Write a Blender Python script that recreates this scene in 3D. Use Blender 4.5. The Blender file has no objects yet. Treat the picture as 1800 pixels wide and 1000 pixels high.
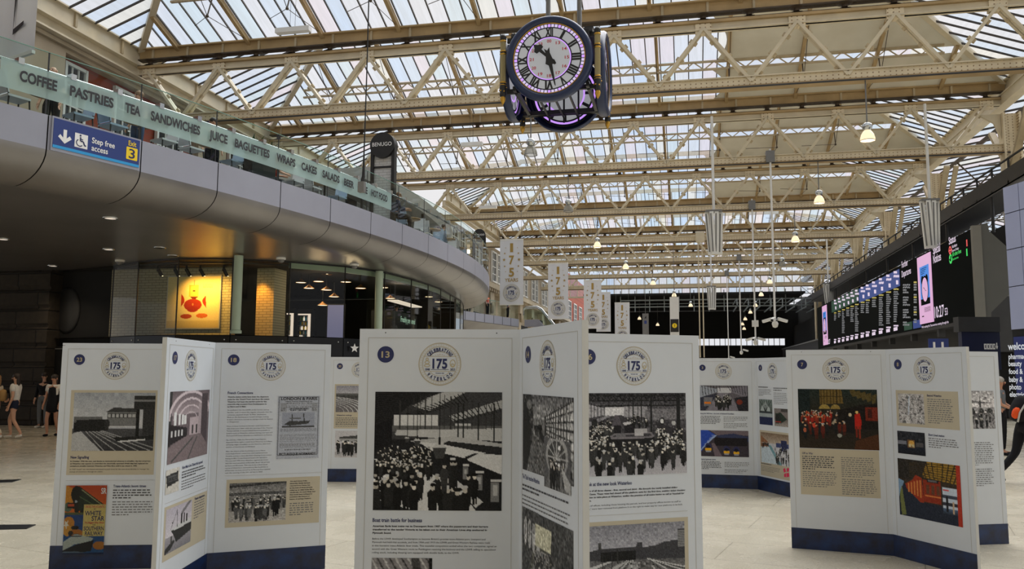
import bpy, bmesh, math, random
import numpy as np
from mathutils import Vector, Matrix
random.seed(7)
rng = np.random.default_rng(7)
scene = bpy.context.scene
COL = scene.collection

# ------------------------------------------------------------------ camera
FPX, HORIZON, YAW, ROLL, EYE = 1450.0, 657.0, math.radians(12.0), 0.0048, 1.74
PITCH = math.atan((HORIZON - 500) / FPX)
_f0 = Vector((-math.sin(YAW), math.cos(YAW), 0))
_r0 = Vector((math.cos(YAW), math.sin(YAW), 0))
FWD = _f0 * math.cos(PITCH) + Vector((0, 0, math.sin(PITCH)))
_u0 = -_f0 * math.sin(PITCH) + Vector((0, 0, math.cos(PITCH)))
RGT = _r0 * math.cos(ROLL) + _u0 * math.sin(ROLL)
UPV = _u0 * math.cos(ROLL) - _r0 * math.sin(ROLL)
CAMP = Vector((0, 0, EYE))
cam_data = bpy.data.cameras.new('camera')
cam_data.sensor_width = 36.0
cam_data.lens = 36.0 * FPX / 1800.0
cam_data.clip_start = 0.1
cam_data.clip_end = 600
cam = bpy.data.objects.new('camera', cam_data)
COL.objects.link(cam)
cam.matrix_world = Matrix((
    (RGT.x, UPV.x, -FWD.x, 0), (RGT.y, UPV.y, -FWD.y, 0), (RGT.z, UPV.z, -FWD.z, EYE), (0, 0, 0, 1)))
scene.camera = cam

# survey helpers: where the sight line through a photograph pixel meets a plane of the station
def sight(x, y): return FWD + RGT * ((x - 900) / FPX) + UPV * ((500 - y) / FPX)
def atz(x, y, z): r = sight(x, y); return CAMP + r * ((z - EYE) / r.z)
def aty(x, y, Y): r = sight(x, y); return CAMP + r * (Y / r.y)
def atx(x, y, X): r = sight(x, y); return CAMP + r * (X / r.x)
def atd(x, y, D): r = sight(x, y); return CAMP + r * (D / r.dot(_f0))

# ------------------------------------------------------------------ sky, daylight, exposure
world = bpy.data.worlds.new('overcast_sky')
scene.world = world
world.use_nodes = True
wn, wl = world.node_tree.nodes, world.node_tree.links
wn.clear()
w_out = wn.new('ShaderNodeOutputWorld'); w_bg = wn.new('ShaderNodeBackground')
w_tc = wn.new('ShaderNodeTexCoord'); w_noise = wn.new('ShaderNodeTexNoise'); w_ramp = wn.new('ShaderNodeValToRGB')
w_noise.inputs['Scale'].default_value = 2.6; w_noise.inputs['Detail'].default_value = 5
w_ramp.color_ramp.elements[0].position = 0.38; w_ramp.color_ramp.elements[0].color = (0.74, 0.83, 0.98, 1)
w_ramp.color_ramp.elements[1].position = 0.60; w_ramp.color_ramp.elements[1].color = (0.98, 0.97, 0.98, 1)
wl.new(w_tc.outputs['Generated'], w_noise.inputs['Vector']); wl.new(w_noise.outputs['Fac'], w_ramp.inputs['Fac'])
wl.new(w_ramp.outputs['Color'], w_bg.inputs['Color'])
w_bg.inputs['Strength'].default_value = 1.0
wl.new(w_bg.outputs['Background'], w_out.inputs['Surface'])

sun_data = bpy.data.lights.new('hazy_sun', 'SUN')
sun_data.energy = 6.6; sun_data.angle = math.radians(70); sun_data.color = (1.0, 0.985, 0.95)
sun = bpy.data.objects.new('hazy_sun', sun_data); COL.objects.link(sun)
sun.rotation_euler = (math.radians(-26), math.radians(14), 0)

scene.view_settings.view_transform = 'Standard'
scene.view_settings.look = 'None'
scene.view_settings.gamma = 1.0
scene.view_settings.use_curve_mapping = False
scene.view_settings.exposure = -0.22
scene.cycles.max_bounces = 8
scene.cycles.diffuse_bounces = 4
scene.cycles.glossy_bounces = 3
scene.cycles.transmission_bounces = 4
scene.cycles.transparent_max_bounces = 16
scene.cycles.sample_clamp_indirect = 6.0
scene.cycles.caustics_reflective = False
scene.cycles.caustics_refractive = False

# ------------------------------------------------------------------ materials
def srgb(r, g=None, b=None):
    if g is None: r, g, b = r
    f = lambda c: (c / 255) / 12.92 if c <= 10 else ((c / 255 + 0.055) / 1.055) ** 2.4
    return (f(r), f(g), f(b), 1.0)
class NT:
    def __init__(s, m): s.t = m.node_tree; s.n = s.t.nodes; s.l = s.t.links
    def new(s, k, **kw):
        n = s.n.new(k)
        for a, v in kw.items(): setattr(n, a, v)
        return n
    def put(s, sock, v):
        if hasattr(v, 'is_output'): s.l.new(v, sock)
        else: sock.default_value = v
    def math(s, op, a, b=0.0, c=0.0):
        n = s.new('ShaderNodeMath', operation=op)
        for i, v in enumerate((a, b, c)): s.put(n.inputs[i], v)
        return n.outputs[0]
    def mix(s, f, a, b):
        n = s.new('ShaderNodeMix', data_type='RGBA')
        s.put(n.inputs[0], f); s.put(n.inputs[6], a); s.put(n.inputs[7], b)
        return n.outputs[2]
    def noise(s, scale, detail=3, rough=0.5, vec=None):
        n = s.new('ShaderNodeTexNoise')
        n.inputs['Scale'].default_value = scale; n.inputs['Detail'].default_value = detail; n.inputs['Roughness'].default_value = rough
        if vec is None: vec = s.new('ShaderNodeTexCoord').outputs['Object']
        s.l.new(vec, n.inputs['Vector'])
        return n.outputs['Fac']
    def rng(s, v, a, b, c=0.0, d=1.0):
        n = s.new('ShaderNodeMapRange')
        for i, x in enumerate((v, a, b, c, d)): s.put(n.inputs[i], x)
        return n.outputs[0]
def base(name):
    m = bpy.data.materials.new(name); m.use_nodes = True
    return m, NT(m), m.node_tree.nodes['Principled BSDF']
def mat(name, c, rough=0.5, metal=0.0, var=0.12, scale=3.0, bump=0.0, bscale=40.0, spec=0.5, dark=None):
    """plain coat with a little procedural unevenness"""
    m, t, p = base(name)
    if var:
        f = t.rng(t.noise(scale, 4), 0.3, 0.7)
        d = dark or tuple(x * (1 - var) for x in c[:3]) + (1,)
        t.put(p.inputs['Base Color'], t.mix(f, d, c))
    else: p.inputs['Base Color'].default_value = c
    p.inputs['Roughness'].default_value = rough; p.inputs['Metallic'].default_value = metal
    p.inputs['Specular IOR Level'].default_value = spec
    if bump:
        b = t.new('ShaderNodeBump'); b.inputs['Strength'].default_value = bump; b.inputs['Distance'].default_value = 0.02
        t.put(b.inputs['Height'], t.noise(bscale, 4)); t.put(p.inputs['Normal'], b.outputs[0])
    return m
def glow(name, c, s, rough=0.4):
    m, t, p = base(name)
    p.inputs['Base Color'].default_value = tuple(x * 0.3 for x in c[:3]) + (1,)
    p.inputs['Emission Color'].default_value = c; p.inputs['Emission Strength'].default_value = s
    p.inputs['Roughness'].default_value = rough
    return m
def glassmat(name, tint, through=0.85, rough=0.02, coat=None, fres=1.35):
    """thin pane: mostly see-through, Fresnel reflection, optional frosting"""
    m = bpy.data.materials.new(name); m.use_nodes = True
    t = NT(m); t.n.clear()
    o = t.new('ShaderNodeOutputMaterial'); tr = t.new('ShaderNodeBsdfTransparent'); gl = t.new('ShaderNodeBsdfGlossy')
    tr.inputs['Color'].default_value = tint; gl.inputs['Roughness'].default_value = rough
    fr = t.new('ShaderNodeFresnel'); fr.inputs['IOR'].default_value = fres
    mx = t.new('ShaderNodeMixShader'); t.put(mx.inputs[0], fr.outputs[0]); t.put(mx.inputs[1], tr.outputs[0]); t.put(mx.inputs[2], gl.outputs[0])
    last = mx.outputs[0]
    if coat:
        df = t.new('ShaderNodeBsdfDiffuse'); df.inputs['Color'].default_value = coat
        tl = t.new('ShaderNodeBsdfTranslucent'); tl.inputs['Color'].default_value = coat
        ad = t.new('ShaderNodeMixShader'); ad.inputs[0].default_value = 0.4; t.put(ad.inputs[1], df.outputs[0]); t.put(ad.inputs[2], tl.outputs[0])
        m2 = t.new('ShaderNodeMixShader'); m2.inputs[0].default_value = 1 - through; t.put(m2.inputs[1], last); t.put(m2.inputs[2], ad.outputs[0])
        last = m2.outputs[0]
    t.put(o.inputs['Surface'], last)
    return m

M = {}
M['steel'] = mat('cream_painted_steel', srgb(214, 202, 176), 0.5, 0, 0.18, 1.3, 0.1, 25, 0.3)
M['steel_dull'] = mat('dull_cream_steel', srgb(190, 174, 144), 0.55, 0, 0.25, 2.0, 0.1, 25, 0.3)
M['iron'] = mat('dark_brown_iron', srgb(74, 60, 44), 0.6, 0, 0.3, 4)
M['tan'] = mat('tan_grimy_shaded_steel', srgb(184, 158, 116), 0.55, 0, 0.3, 1.1, 0.1, 25, 0.2)  # grime, plus the brown shade of gutters and flange undersides painted in
def rivet_mat():
    m, t, p = base('riveted_cream_steel')
    tc = t.new('ShaderNodeTexCoord'); sx = t.new('ShaderNodeSeparateXYZ'); t.put(sx.inputs[0], tc.outputs['Object'])
    a = t.math('MULTIPLY', t.math('SUBTRACT', t.math('FRACT', t.math('DIVIDE', sx.outputs[0], 0.17)), 0.5), 0.17)
    b = t.math('MULTIPLY', t.math('SUBTRACT', t.math('FRACT', t.math('DIVIDE', sx.outputs[2], 0.12)), 0.5), 0.12)
    d = t.math('SQRT', t.math('ADD', t.math('MULTIPLY', a, a), t.math('MULTIPLY', b, b)))
    k = t.rng(d, 0.014, 0.026, 1.0, 0.0)
    n = t.rng(t.noise(1.6, 4), 0.3, 0.7)
    basec = t.mix(n, srgb(204, 190, 162), srgb(226, 212, 182))
    t.put(p.inputs['Base Color'], t.mix(k, basec, srgb(140, 114, 82)))
    p.inputs['Roughness'].default_value = 0.5
    bp = t.new('ShaderNodeBump'); bp.inputs['Strength'].default_value = 0.6; bp.inputs['Distance'].default_value = 0.02
    t.put(bp.inputs['Height'], k); t.put(p.inputs['Normal'], bp.outputs[0])
    return m
M['rivet'] = rivet_mat()
def sheet_mat():
    m = bpy.data.materials.new('cream_roof_lining'); m.use_nodes = True
    t = NT(m); t.n.clear()
    o = t.new('ShaderNodeOutputMaterial'); d = t.new('ShaderNodeBsdfDiffuse'); l = t.new('ShaderNodeBsdfTranslucent'); mx = t.new('ShaderNodeMixShader'); mx.inputs[0].default_value = .22
    c = t.mix(t.rng(t.noise(.8, 4), .3, .7), srgb(202, 196, 180), srgb(214, 209, 195)); t.put(d.inputs[0], c); t.put(l.inputs[0], c)
    t.put(mx.inputs[1], d.outputs[0]); t.put(mx.inputs[2], l.outputs[0]); t.put(o.inputs[0], mx.outputs[0])
    return m
M['cream_sheet'] = sheet_mat()
def pane_mat():
    m = bpy.data.materials.new('dirty_roof_glass'); m.use_nodes = True
    t = NT(m); t.n.clear()
    o = t.new('ShaderNodeOutputMaterial'); tr = t.new('ShaderNodeBsdfTransparent'); tl = t.new('ShaderNodeBsdfTranslucent')
    g = t.new('ShaderNodeNewGeometry'); rp = t.new('ShaderNodeValToRGB'); t.put(rp.inputs[0], g.outputs['Random Per Island'])
    e = rp.color_ramp.elements; rp.color_ramp.interpolation = 'CONSTANT'
    cols = [(0, (.78, .85, .93)), (.2, (.90, .89, .90)), (.38, (.93, .84, .86)), (.52, (.74, .84, .97)), (.64, (.86, .88, .92)), (.78, (.95, .91, .82)), (.9, (.80, .88, .90))]
    e[0].position = 0; e[0].color = cols[0][1] + (1,); e[1].position = .2; e[1].color = cols[1][1] + (1,)
    for q, c in cols[2:]:
        x = e.new(q); x.color = c + (1,)
    tc = t.new('ShaderNodeTexCoord'); mp = t.new('ShaderNodeMapping'); mp.inputs['Scale'].default_value = (6, .5, .5)
    t.put(mp.inputs[0], tc.outputs['Object'])
    f = t.rng(t.noise(1.2, 5, .6, mp.outputs[0]), .35, .75)
    c = t.mix(t.math('ADD', t.math('MULTIPLY', f, .30), .08), rp.outputs[0], (.55, .54, .50, 1))
    t.put(tr.inputs[0], c); t.put(tl.inputs[0], c)
    mx = t.new('ShaderNodeMixShader'); mx.inputs[0].default_value = 0.12
    t.put(mx.inputs[1], tr.outputs[0]); t.put(mx.inputs[2], tl.outputs[0]); t.put(o.inputs[0], mx.outputs[0])
    return m
M['pane'] = pane_mat()
M['bar'] = mat('dark_glazing_bar', srgb(58, 52, 46), 0.6, 0, 0)
M['glass'] = glassmat('clear_green_glass', (.80, .90, .86, 1))
M['glass_edge'] = mat('green_glass_edge', srgb(120, 158, 146), 0.2, 0, 0)
M['frost'] = glassmat('mint_frosted_glass', (.78, .92, .88, 1), 0.30, 0.1, srgb(196, 222, 220))
M['shopglass'] = glassmat('shop_glass', (.90, .93, .88, 1), fres=1.3)
M['black'] = mat('black_paint', srgb(24, 24, 26), 0.45, 0, 0.2)
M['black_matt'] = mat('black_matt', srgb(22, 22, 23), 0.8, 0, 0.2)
M['dark'] = mat('dark_grey_metal', srgb(52, 52, 54), 0.5, 0, 0.2)
M['grey'] = mat('mid_grey_metal', srgb(120, 120, 120), 0.45, 0.2, 0.15)
M['galv'] = mat('galvanised_steel', srgb(150, 160, 165), 0.45, 0.4, 0.2)
M['chrome'] = mat('stainless_steel', srgb(200, 204, 204), 0.22, 0.9, 0.05)
M['white'] = mat('white_paint', srgb(225, 225, 222), 0.5, 0, 0.05)
M['lilac'] = mat('lilac_grey_panel', srgb(150, 152, 166), 0.42, 0, 0.05, 2)
M['seam'] = mat('dark_panel_joint', srgb(45, 44, 44), 0.8, 0, 0)
def soffit_mat():
    m, t, p = base('satin_metal_soffit')
    n = t.rng(t.noise(0.7, 3), .3, .7)
    t.put(p.inputs['Base Color'], t.mix(n, srgb(124, 121, 120), srgb(138, 135, 133)))
    p.inputs['Metallic'].default_value = 0.55; p.inputs['Roughness'].default_value = 0.30
    return m
M['soffit'] = soffit_mat()
M['board_white'] = mat('white_display_board', srgb(202, 207, 214), 0.5, 0, 0.03, 6)
M['board_edge'] = mat('board_edge', srgb(196, 196, 193), 0.6, 0, 0.1)
M['navy'] = mat('navy_ink', srgb(22, 32, 84), 0.5, 0, 0)
M['ink'] = mat('black_ink', srgb(38, 38, 42), 0.6, 0, 0)
M['gold'] = mat('old_gold_ink', srgb(170, 140, 72), 0.5, 0, 0.1, 30)
M['gold_pale'] = mat('pale_gold_ink', srgb(182, 168, 132), 0.5, 0, 0.1, 30)
M['line'] = mat('thin_grey_line_ink', srgb(176, 174, 168), 0.6, 0, 0)
M['beige'] = mat('beige_card', srgb(184, 174, 152), 0.6, 0, 0.05, 4)
def band_mat():
    m, t, p = base('navy_marbled_band')
    n = t.rng(t.noise(5.0, 5, .65), .38, .68)
    t.put(p.inputs['Base Color'], t.mix(n, srgb(8, 16, 44), srgb(12, 44, 92)))
    p.inputs['Roughness'].default_value = 0.35
    return m
M['band'] = band_mat()
def photo_mat():
    m, t, p = base('printed_photograph')
    a = t.new('ShaderNodeAttribute', attribute_name='print')
    t.put(p.inputs['Base Color'], a.outputs['Color']); p.inputs['Roughness'].default_value = 0.45; p.inputs['Specular IOR Level'].default_value = 0.15
    return m
M['photo'] = photo_mat()
def photo_glow():
    m, t, p = base('lit_screen_picture')
    a = t.new('ShaderNodeAttribute', attribute_name='print')
    p.inputs['Base Color'].default_value = (.02, .02, .02, 1)
    t.put(p.inputs['Emission Color'], a.outputs['Color']); p.inputs['Emission Strength'].default_value = 0.9
    return m
M['screenpic'] = photo_glow()

# ------------------------------------------------------------------ mesh builder
_txt = {}
def text_mesh(s, bold=0.0):
    k = (s, bold)
    if k not in _txt:
        cu = bpy.data.curves.new('lettering', 'FONT'); cu.body = s; cu.resolution_u = 2 if len(s) > 12 else 4; cu.offset = bold
        ob = bpy.data.objects.new('lettering', cu); me = ob.to_mesh()
        v = [(a.co.x, a.co.y) for a in me.vertices]; f = [tuple(p.vertices) for p in me.polygons]
        ob.to_mesh_clear(); bpy.data.objects.remove(ob); bpy.data.curves.remove(cu)
        _txt[k] = (v, f)
    return _txt[k]
class MB:
    def __init__(s): s.v = []; s.f = []; s.mi = []; s.sm = []; s.mats = []
    def m(s, mm):
        if mm not in s.mats: s.mats.append(mm)
        return s.mats.index(mm)
    def add(s, vs, fs, mm, smooth=False):
        o = len(s.v); i = s.m(mm)
        s.v += [tuple(v) for v in vs]
        for f in fs: s.f.append(tuple(o + k for k in f)); s.mi.append(i); s.sm.append(smooth)
        return s
    def box(s, a, b, mm):
        x0, y0, z0 = a; x1, y1, z1 = b
        return s.add([(x0, y0, z0), (x1, y0, z0), (x1, y1, z0), (x0, y1, z0), (x0, y0, z1), (x1, y0, z1), (x1, y1, z1), (x0, y1, z1)],
                     [(0, 3, 2, 1), (4, 5, 6, 7), (0, 1, 5, 4), (1, 2, 6, 5), (2, 3, 7, 6), (3, 0, 4, 7)], mm)
    def beam(s, p, q, w, h, mm, up=(0, 0, 1)):
        p = Vector(p); q = Vector(q); d = (q - p).normalized(); u = Vector(up)
        sd = d.cross(u)
        if sd.length < 1e-4: sd = d.cross(Vector((0, 1, 0)))
        sd.normalize(); u = sd.cross(d)
        vs = [e + sd * (w / 2 * a) + u * (h / 2 * b) for e in (p, q) for a, b in ((-1, -1), (1, -1), (1, 1), (-1, 1))]
        return s.add(vs, [(0, 1, 2, 3)[::-1], (4, 5, 6, 7), (0, 1, 5, 4), (1, 2, 6, 5), (2, 3, 7, 6), (3, 0, 4, 7)], mm)
    def tube(s, pts, r, mm, n=8, caps=True, smooth=True):
        pts = [Vector(p) for p in pts]; rs = r if isinstance(r, (list, tuple)) else [r] * len(pts)
        vs = []; up = None
        for i, p in enumerate(pts):
            d = (pts[min(i + 1, len(pts) - 1)] - pts[max(i - 1, 0)]).normalized()
            if up is None: up = Vector((0, 0, 1)) if abs(d.z) < 0.9 else Vector((0, 1, 0))
            a = d.cross(up).normalized(); b = a.cross(d).normalized(); up = b
            vs += [p + a * (rs[i] * math.cos(2 * math.pi * k / n)) + b * (rs[i] * math.sin(2 * math.pi * k / n)) for k in range(n)]
        fs = [(i * n + k, i * n + (k + 1) % n, (i + 1) * n + (k + 1) % n, (i + 1) * n + k) for i in range(len(pts) - 1) for k in range(n)]
        s.add(vs, fs, mm, smooth)
        if caps: s.add(vs[:n], [tuple(range(n))[::-1]], mm); s.add(vs[-n:], [tuple(range(n))], mm)
        return s
    def lathe(s, prof, mm, c=(0, 0, 0), n=20, smooth=True, axis='z'):
        vs = []
        for r, h in prof:
            for k in range(n):
                a = 2 * math.pi * k / n; x, y = r * math.cos(a), r * math.sin(a)
                vs.append((c[0] + x, c[1] + y, c[2] + h) if axis == 'z' else (c[0] + x, c[1] + h, c[2] + y) if axis == 'y' else (c[0] + h, c[1] + x, c[2] + y))
        fs = [(i * n + k, i * n + (k + 1) % n, (i + 1) * n + (k + 1) % n, (i + 1) * n + k) for i in range(len(prof) - 1) for k in range(n)]
        return s.add(vs, fs, mm, smooth)
    def ngon(s, pts, mm): return s.add(pts, [tuple(range(len(pts)))], mm)
    def prism(s, pts, vec, mm):
        n = len(pts); v = Vector(vec); a = [Vector(p) for p in pts]
        return s.add(a + [p + v for p in a], [tuple(range(n))[::-1], tuple(range(n, 2 * n))] + [(k, (k + 1) % n, n + (k + 1) % n, n + k) for k in range(n)], mm)
    def ball(s, c, r, mm, n=10):
        rr = (r, r, r) if not isinstance(r, (tuple, list)) else r
        m_ = n // 2 + 1; vs = []
        for i in range(m_ + 1):
            t = math.pi * i / m_
            vs += [(c[0] + rr[0] * math.sin(t) * math.cos(2 * math.pi * k / n), c[1] + rr[1] * math.sin(t) * math.sin(2 * math.pi * k / n), c[2] + rr[2] * math.cos(t)) for k in range(n)]
        return s.add(vs, [(i * n + k, (i + 1) * n + k, (i + 1) * n + (k + 1) % n, i * n + (k + 1) % n) for i in range(m_) for k in range(n)], mm, True)
    def text(s, body, o, xd, yd, h, mm, width=None, align='l', bold=0.0, xs=1.0):
        """lettering of cap height h on the plane o + xd, yd; width squeezes or stretches it to fit"""
        v, f = text_mesh(body, bold)
        if not v: return s
        o, xd, yd = Vector(o), Vector(xd).normalized(), Vector(yd).normalized()
        k = h / 0.70; x0 = min(a for a, b in v); x1 = max(a for a, b in v); w = (x1 - x0) * k * xs
        sx = k * xs
        if width: sx = width / (x1 - x0); w = width
        sh = {'l': 0, 'c': -w / 2, 'r': -w}[align]
        return s.add([o + xd * ((a - x0) * sx + sh) + yd * (b * k) for a, b in v], f, mm)
    def build(s, name, parent=None, loc=None):
        me = bpy.data.meshes.new(name); me.from_pydata(s.v, [], s.f)
        for mm in s.mats: me.materials.append(M[mm] if isinstance(mm, str) else mm)
        me.polygons.foreach_set('material_index', s.mi); me.polygons.foreach_set('use_smooth', s.sm); me.update()
        return link(name, me, parent, loc)
def link(name, me, parent=None, loc=None):
    o = bpy.data.objects.new(name, me); COL.objects.link(o)
    if parent is not None: o.parent = parent
    if loc is not None: o.location = loc
    return o
def tag(o, label=None, cat=None, group=None, kind=None):
    if label: o['label'] = label
    if cat: o['category'] = cat
    if group: o['group'] = group
    if kind: o['kind'] = kind
    return o
def thing(name, label, cat, loc=(0, 0, 0), rz=0.0, group=None):
    o = link(name, None); o.location = loc; o.rotation_euler = (0, 0, rz)
    return tag(o, label, cat, group)
def struct(o, label=None): return tag(o, label, None, None, 'structure')
def copy_tree(o, parent=None):
    c = o.copy(); COL.objects.link(c)
    if parent is not None: c.parent = parent
    for ch in list(o.children): copy_tree(ch, c)
    return c
ORD = ['nearest', 'second', 'third', 'fourth', 'fifth', 'sixth', 'seventh', 'eighth', 'ninth', 'tenth', 'eleventh', 'twelfth']
def star_pts(cx, cy, r, n=5, k=0.42, rot=math.pi / 2):
    return [(cx + (r if i % 2 == 0 else r * k) * math.cos(rot + math.pi * i / n), cy + (r if i % 2 == 0 else r * k) * math.sin(rot + math.pi * i / n)) for i in range(2 * n)]
# ------------------------------------------------------------------ floor
def floor_mat():
    m, t, p = base('pale_terrazzo')
    tc = t.new('ShaderNodeTexCoord'); mp = t.new('ShaderNodeMapping'); mp.inputs['Rotation'].default_value = (0, 0, math.radians(14))
    t.put(mp.inputs[0], tc.outputs['Object'])
    br = t.new('ShaderNodeTexBrick'); br.offset = 0.5
    for k, v in (('Scale', 1.0), ('Mortar Size', 0.006), ('Mortar Smooth', 0.3), ('Brick Width', 1.8), ('Row Height', 0.9)): br.inputs[k].default_value = v
    br.inputs['Color1'].default_value = (1, 1, 1, 1); br.inputs['Color2'].default_value = (.93, .93, .93, 1); br.inputs['Mortar'].default_value = (.55, .54, .52, 1)
    t.put(br.inputs['Vector'], mp.outputs[0])
    n1 = t.rng(t.noise(0.35, 4), .3, .7); n2 = t.rng(t.noise(55, 3, .7), .42, .62)
    c = t.mix(n1, srgb(200, 190, 168), srgb(222, 214, 196))
    c = t.mix(t.math('MULTIPLY', t.math('SUBTRACT', 1.0, n2), .34), c, srgb(140, 128, 104))
    mm = t.new('ShaderNodeMix', data_type='RGBA', blend_type='MULTIPLY'); mm.inputs[0].default_value = 1.0
    t.put(mm.inputs[6], c); t.put(mm.inputs[7], br.outputs['Color'])
    t.put(p.inputs['Base Color'], mm.outputs[2])
    t.put(p.inputs['Roughness'], t.rng(t.noise(2.2, 3), .3, .7, .20, .34)); p.inputs['Specular IOR Level'].default_value = 0.35
    return m
M['floor'] = floor_mat()
struct(MB().box((-45, -24, -0.2), (45, 140, 0), 'floor').build('floor'), 'pale speckled terrazzo concourse floor')
for i, (pp, lab) in enumerate((
        ([(-70, 933), (47, 930), (63, 923), (-50, 924)], 'long dark slotted drain grate in the floor left of the boards'),
        ([(-40, 850), (22, 848), (38, 843), (-20, 845)], 'smaller grey drain cover in the floor nearer the dark wall'))):
    b = MB(); pts = [atz(x, y, 0.0) for x, y in pp]
    b.prism([Vector((p.x, p.y, 0.001)) for p in pts], (0, 0, 0.006), 'dark' if i == 0 else 'grey')
    d = thing('floor_drain', lab, 'drain', pts[0])
    o = b.build('drain_frame', d); o.matrix_parent_inverse = Matrix.Translation(pts[0]).inverted()
    sl = MB(); a, c2, c3, c4 = pts
    for k in range(1, 14):
        u = k / 14; sl.beam(a.lerp(c4, u) + Vector((0, 0, .009)), c2.lerp(c3, u) + Vector((0, 0, .009)), 0.012, 0.006, 'black')
    o = sl.build('slots', d); o.matrix_parent_inverse = Matrix.Translation(pts[0]).inverted()

# ------------------------------------------------------------------ roof: lattice trusses, gutters, glazing
XL, XR, PITCHX = -20.4, 13.25, 2.95
TY = [27.0, 37.2, 47.8, 58.6, 69.2, 79.8, 90.2]
ZG0, ZG1, ZRIDGE = 13.60, 14.05, 15.9
def truss_meshes(xl):
    P = {}
    b = MB()
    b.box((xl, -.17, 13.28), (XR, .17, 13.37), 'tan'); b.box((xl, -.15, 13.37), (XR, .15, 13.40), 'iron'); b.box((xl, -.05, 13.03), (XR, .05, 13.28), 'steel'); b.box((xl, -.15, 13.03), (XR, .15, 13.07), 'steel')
    x = .7
    while x - PITCHX > xl: x -= PITCHX
    tops = []
    while x < XR: tops.append(x); x += PITCHX
    for x in tops: b.box((x - .26, -.11, 12.92), (x + .26, .11, 13.27), 'rivet')
    P['top_chord'] = b
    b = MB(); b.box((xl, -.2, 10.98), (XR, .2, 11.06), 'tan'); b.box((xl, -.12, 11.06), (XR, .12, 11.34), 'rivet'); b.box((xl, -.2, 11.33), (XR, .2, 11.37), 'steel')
    P['bottom_chord'] = b
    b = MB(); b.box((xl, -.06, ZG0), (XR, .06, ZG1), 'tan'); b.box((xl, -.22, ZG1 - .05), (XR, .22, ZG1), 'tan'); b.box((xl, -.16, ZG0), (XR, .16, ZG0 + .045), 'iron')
    x = xl + .6
    while x < XR: b.box((x - .04, -.12, ZG0 + .05), (x + .04, .12, ZG1 - .05), 'steel_dull'); x += PITCHX / 2
    P['gutter_beam'] = b
    P['cable_tray'] = MB().tube([(xl, -.24, 10.98), (XR, -.24, 10.98)], .03, 'dark', 6)
    br = MB(); br.lathe([(.24, 13.40), (.17, 13.43), (.10, 13.46), (.09, 13.54), (.17, 13.57), (.25, 13.60)], 'iron', (0, 0, 0), 8)
    P['bracket'] = br
    for nm, s in (('l', -1), ('r', 1)):
        d = MB()
        for w in (-.07, .07): d.beam((0, w, 13.1), (s * PITCHX / 2, w, 11.2), .1, .2, 'steel', (0, 1, 0))
        for k in range(3):
            u = .2 + .3 * k; p = Vector((0, 0, 13.1)).lerp(Vector((s * PITCHX / 2, 0, 11.2)), u); q = Vector((0, 0, 13.1)).lerp(Vector((s * PITCHX / 2, 0, 11.2)), u + .05)
            d.beam(p, q, .26, .1, 'steel_dull', (0, 1, 0))
        P['diag_' + nm] = d
    return P, tops
TLAB = ['nearest cream lattice roof truss, right behind the hanging clock', 'second cream lattice truss counting back from the clock', 'third cream lattice truss counting back from the clock',
        'fourth cream lattice truss back, above the far end of the balcony', 'fifth cream lattice truss back from the clock', 'sixth cream lattice truss back, among the far lamps', 'last and farthest cream lattice roof truss, before the dark far hall']
def build_truss(i, Y, P, tops, cache, nearby):
    t = thing('roof_truss', TLAB[i], 'roof truss', (0, Y, 0), 0, 'lattice trusses across the concourse')
    def put(name, key, x=0.0):
        if key not in cache: o = P[key].build(name, t); cache[key] = o.data
        else: o = link(name, cache[key], t)
        o.location.x = x; return o
    for k in ('top_chord', 'bottom_chord', 'gutter_beam', 'cable_tray'): put(k, k)
    for x in tops:
        if x - PITCHX / 2 > P['xl']: put('diagonal', 'diag_l', x)
        if x + PITCHX / 2 < XR: put('diagonal', 'diag_r', x)
    x = tops[0] - PITCHX / 2
    while x < XR:
        if x > P['xl'] + .2: put('bracket', 'bracket', x)
        x += PITCHX / 2
    return t
cacheA, cacheB = {}, {}
PA, topsA = truss_meshes(XL); PA['xl'] = XL
PB, topsB = truss_meshes(-15.8); PB['xl'] = -15.8
for i, Y in enumerate(TY):
    if Y < 50: build_truss(i, Y, PA, topsA, cacheA, True)
    else: build_truss(i, Y, PB, topsB, cacheB, True)

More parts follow.
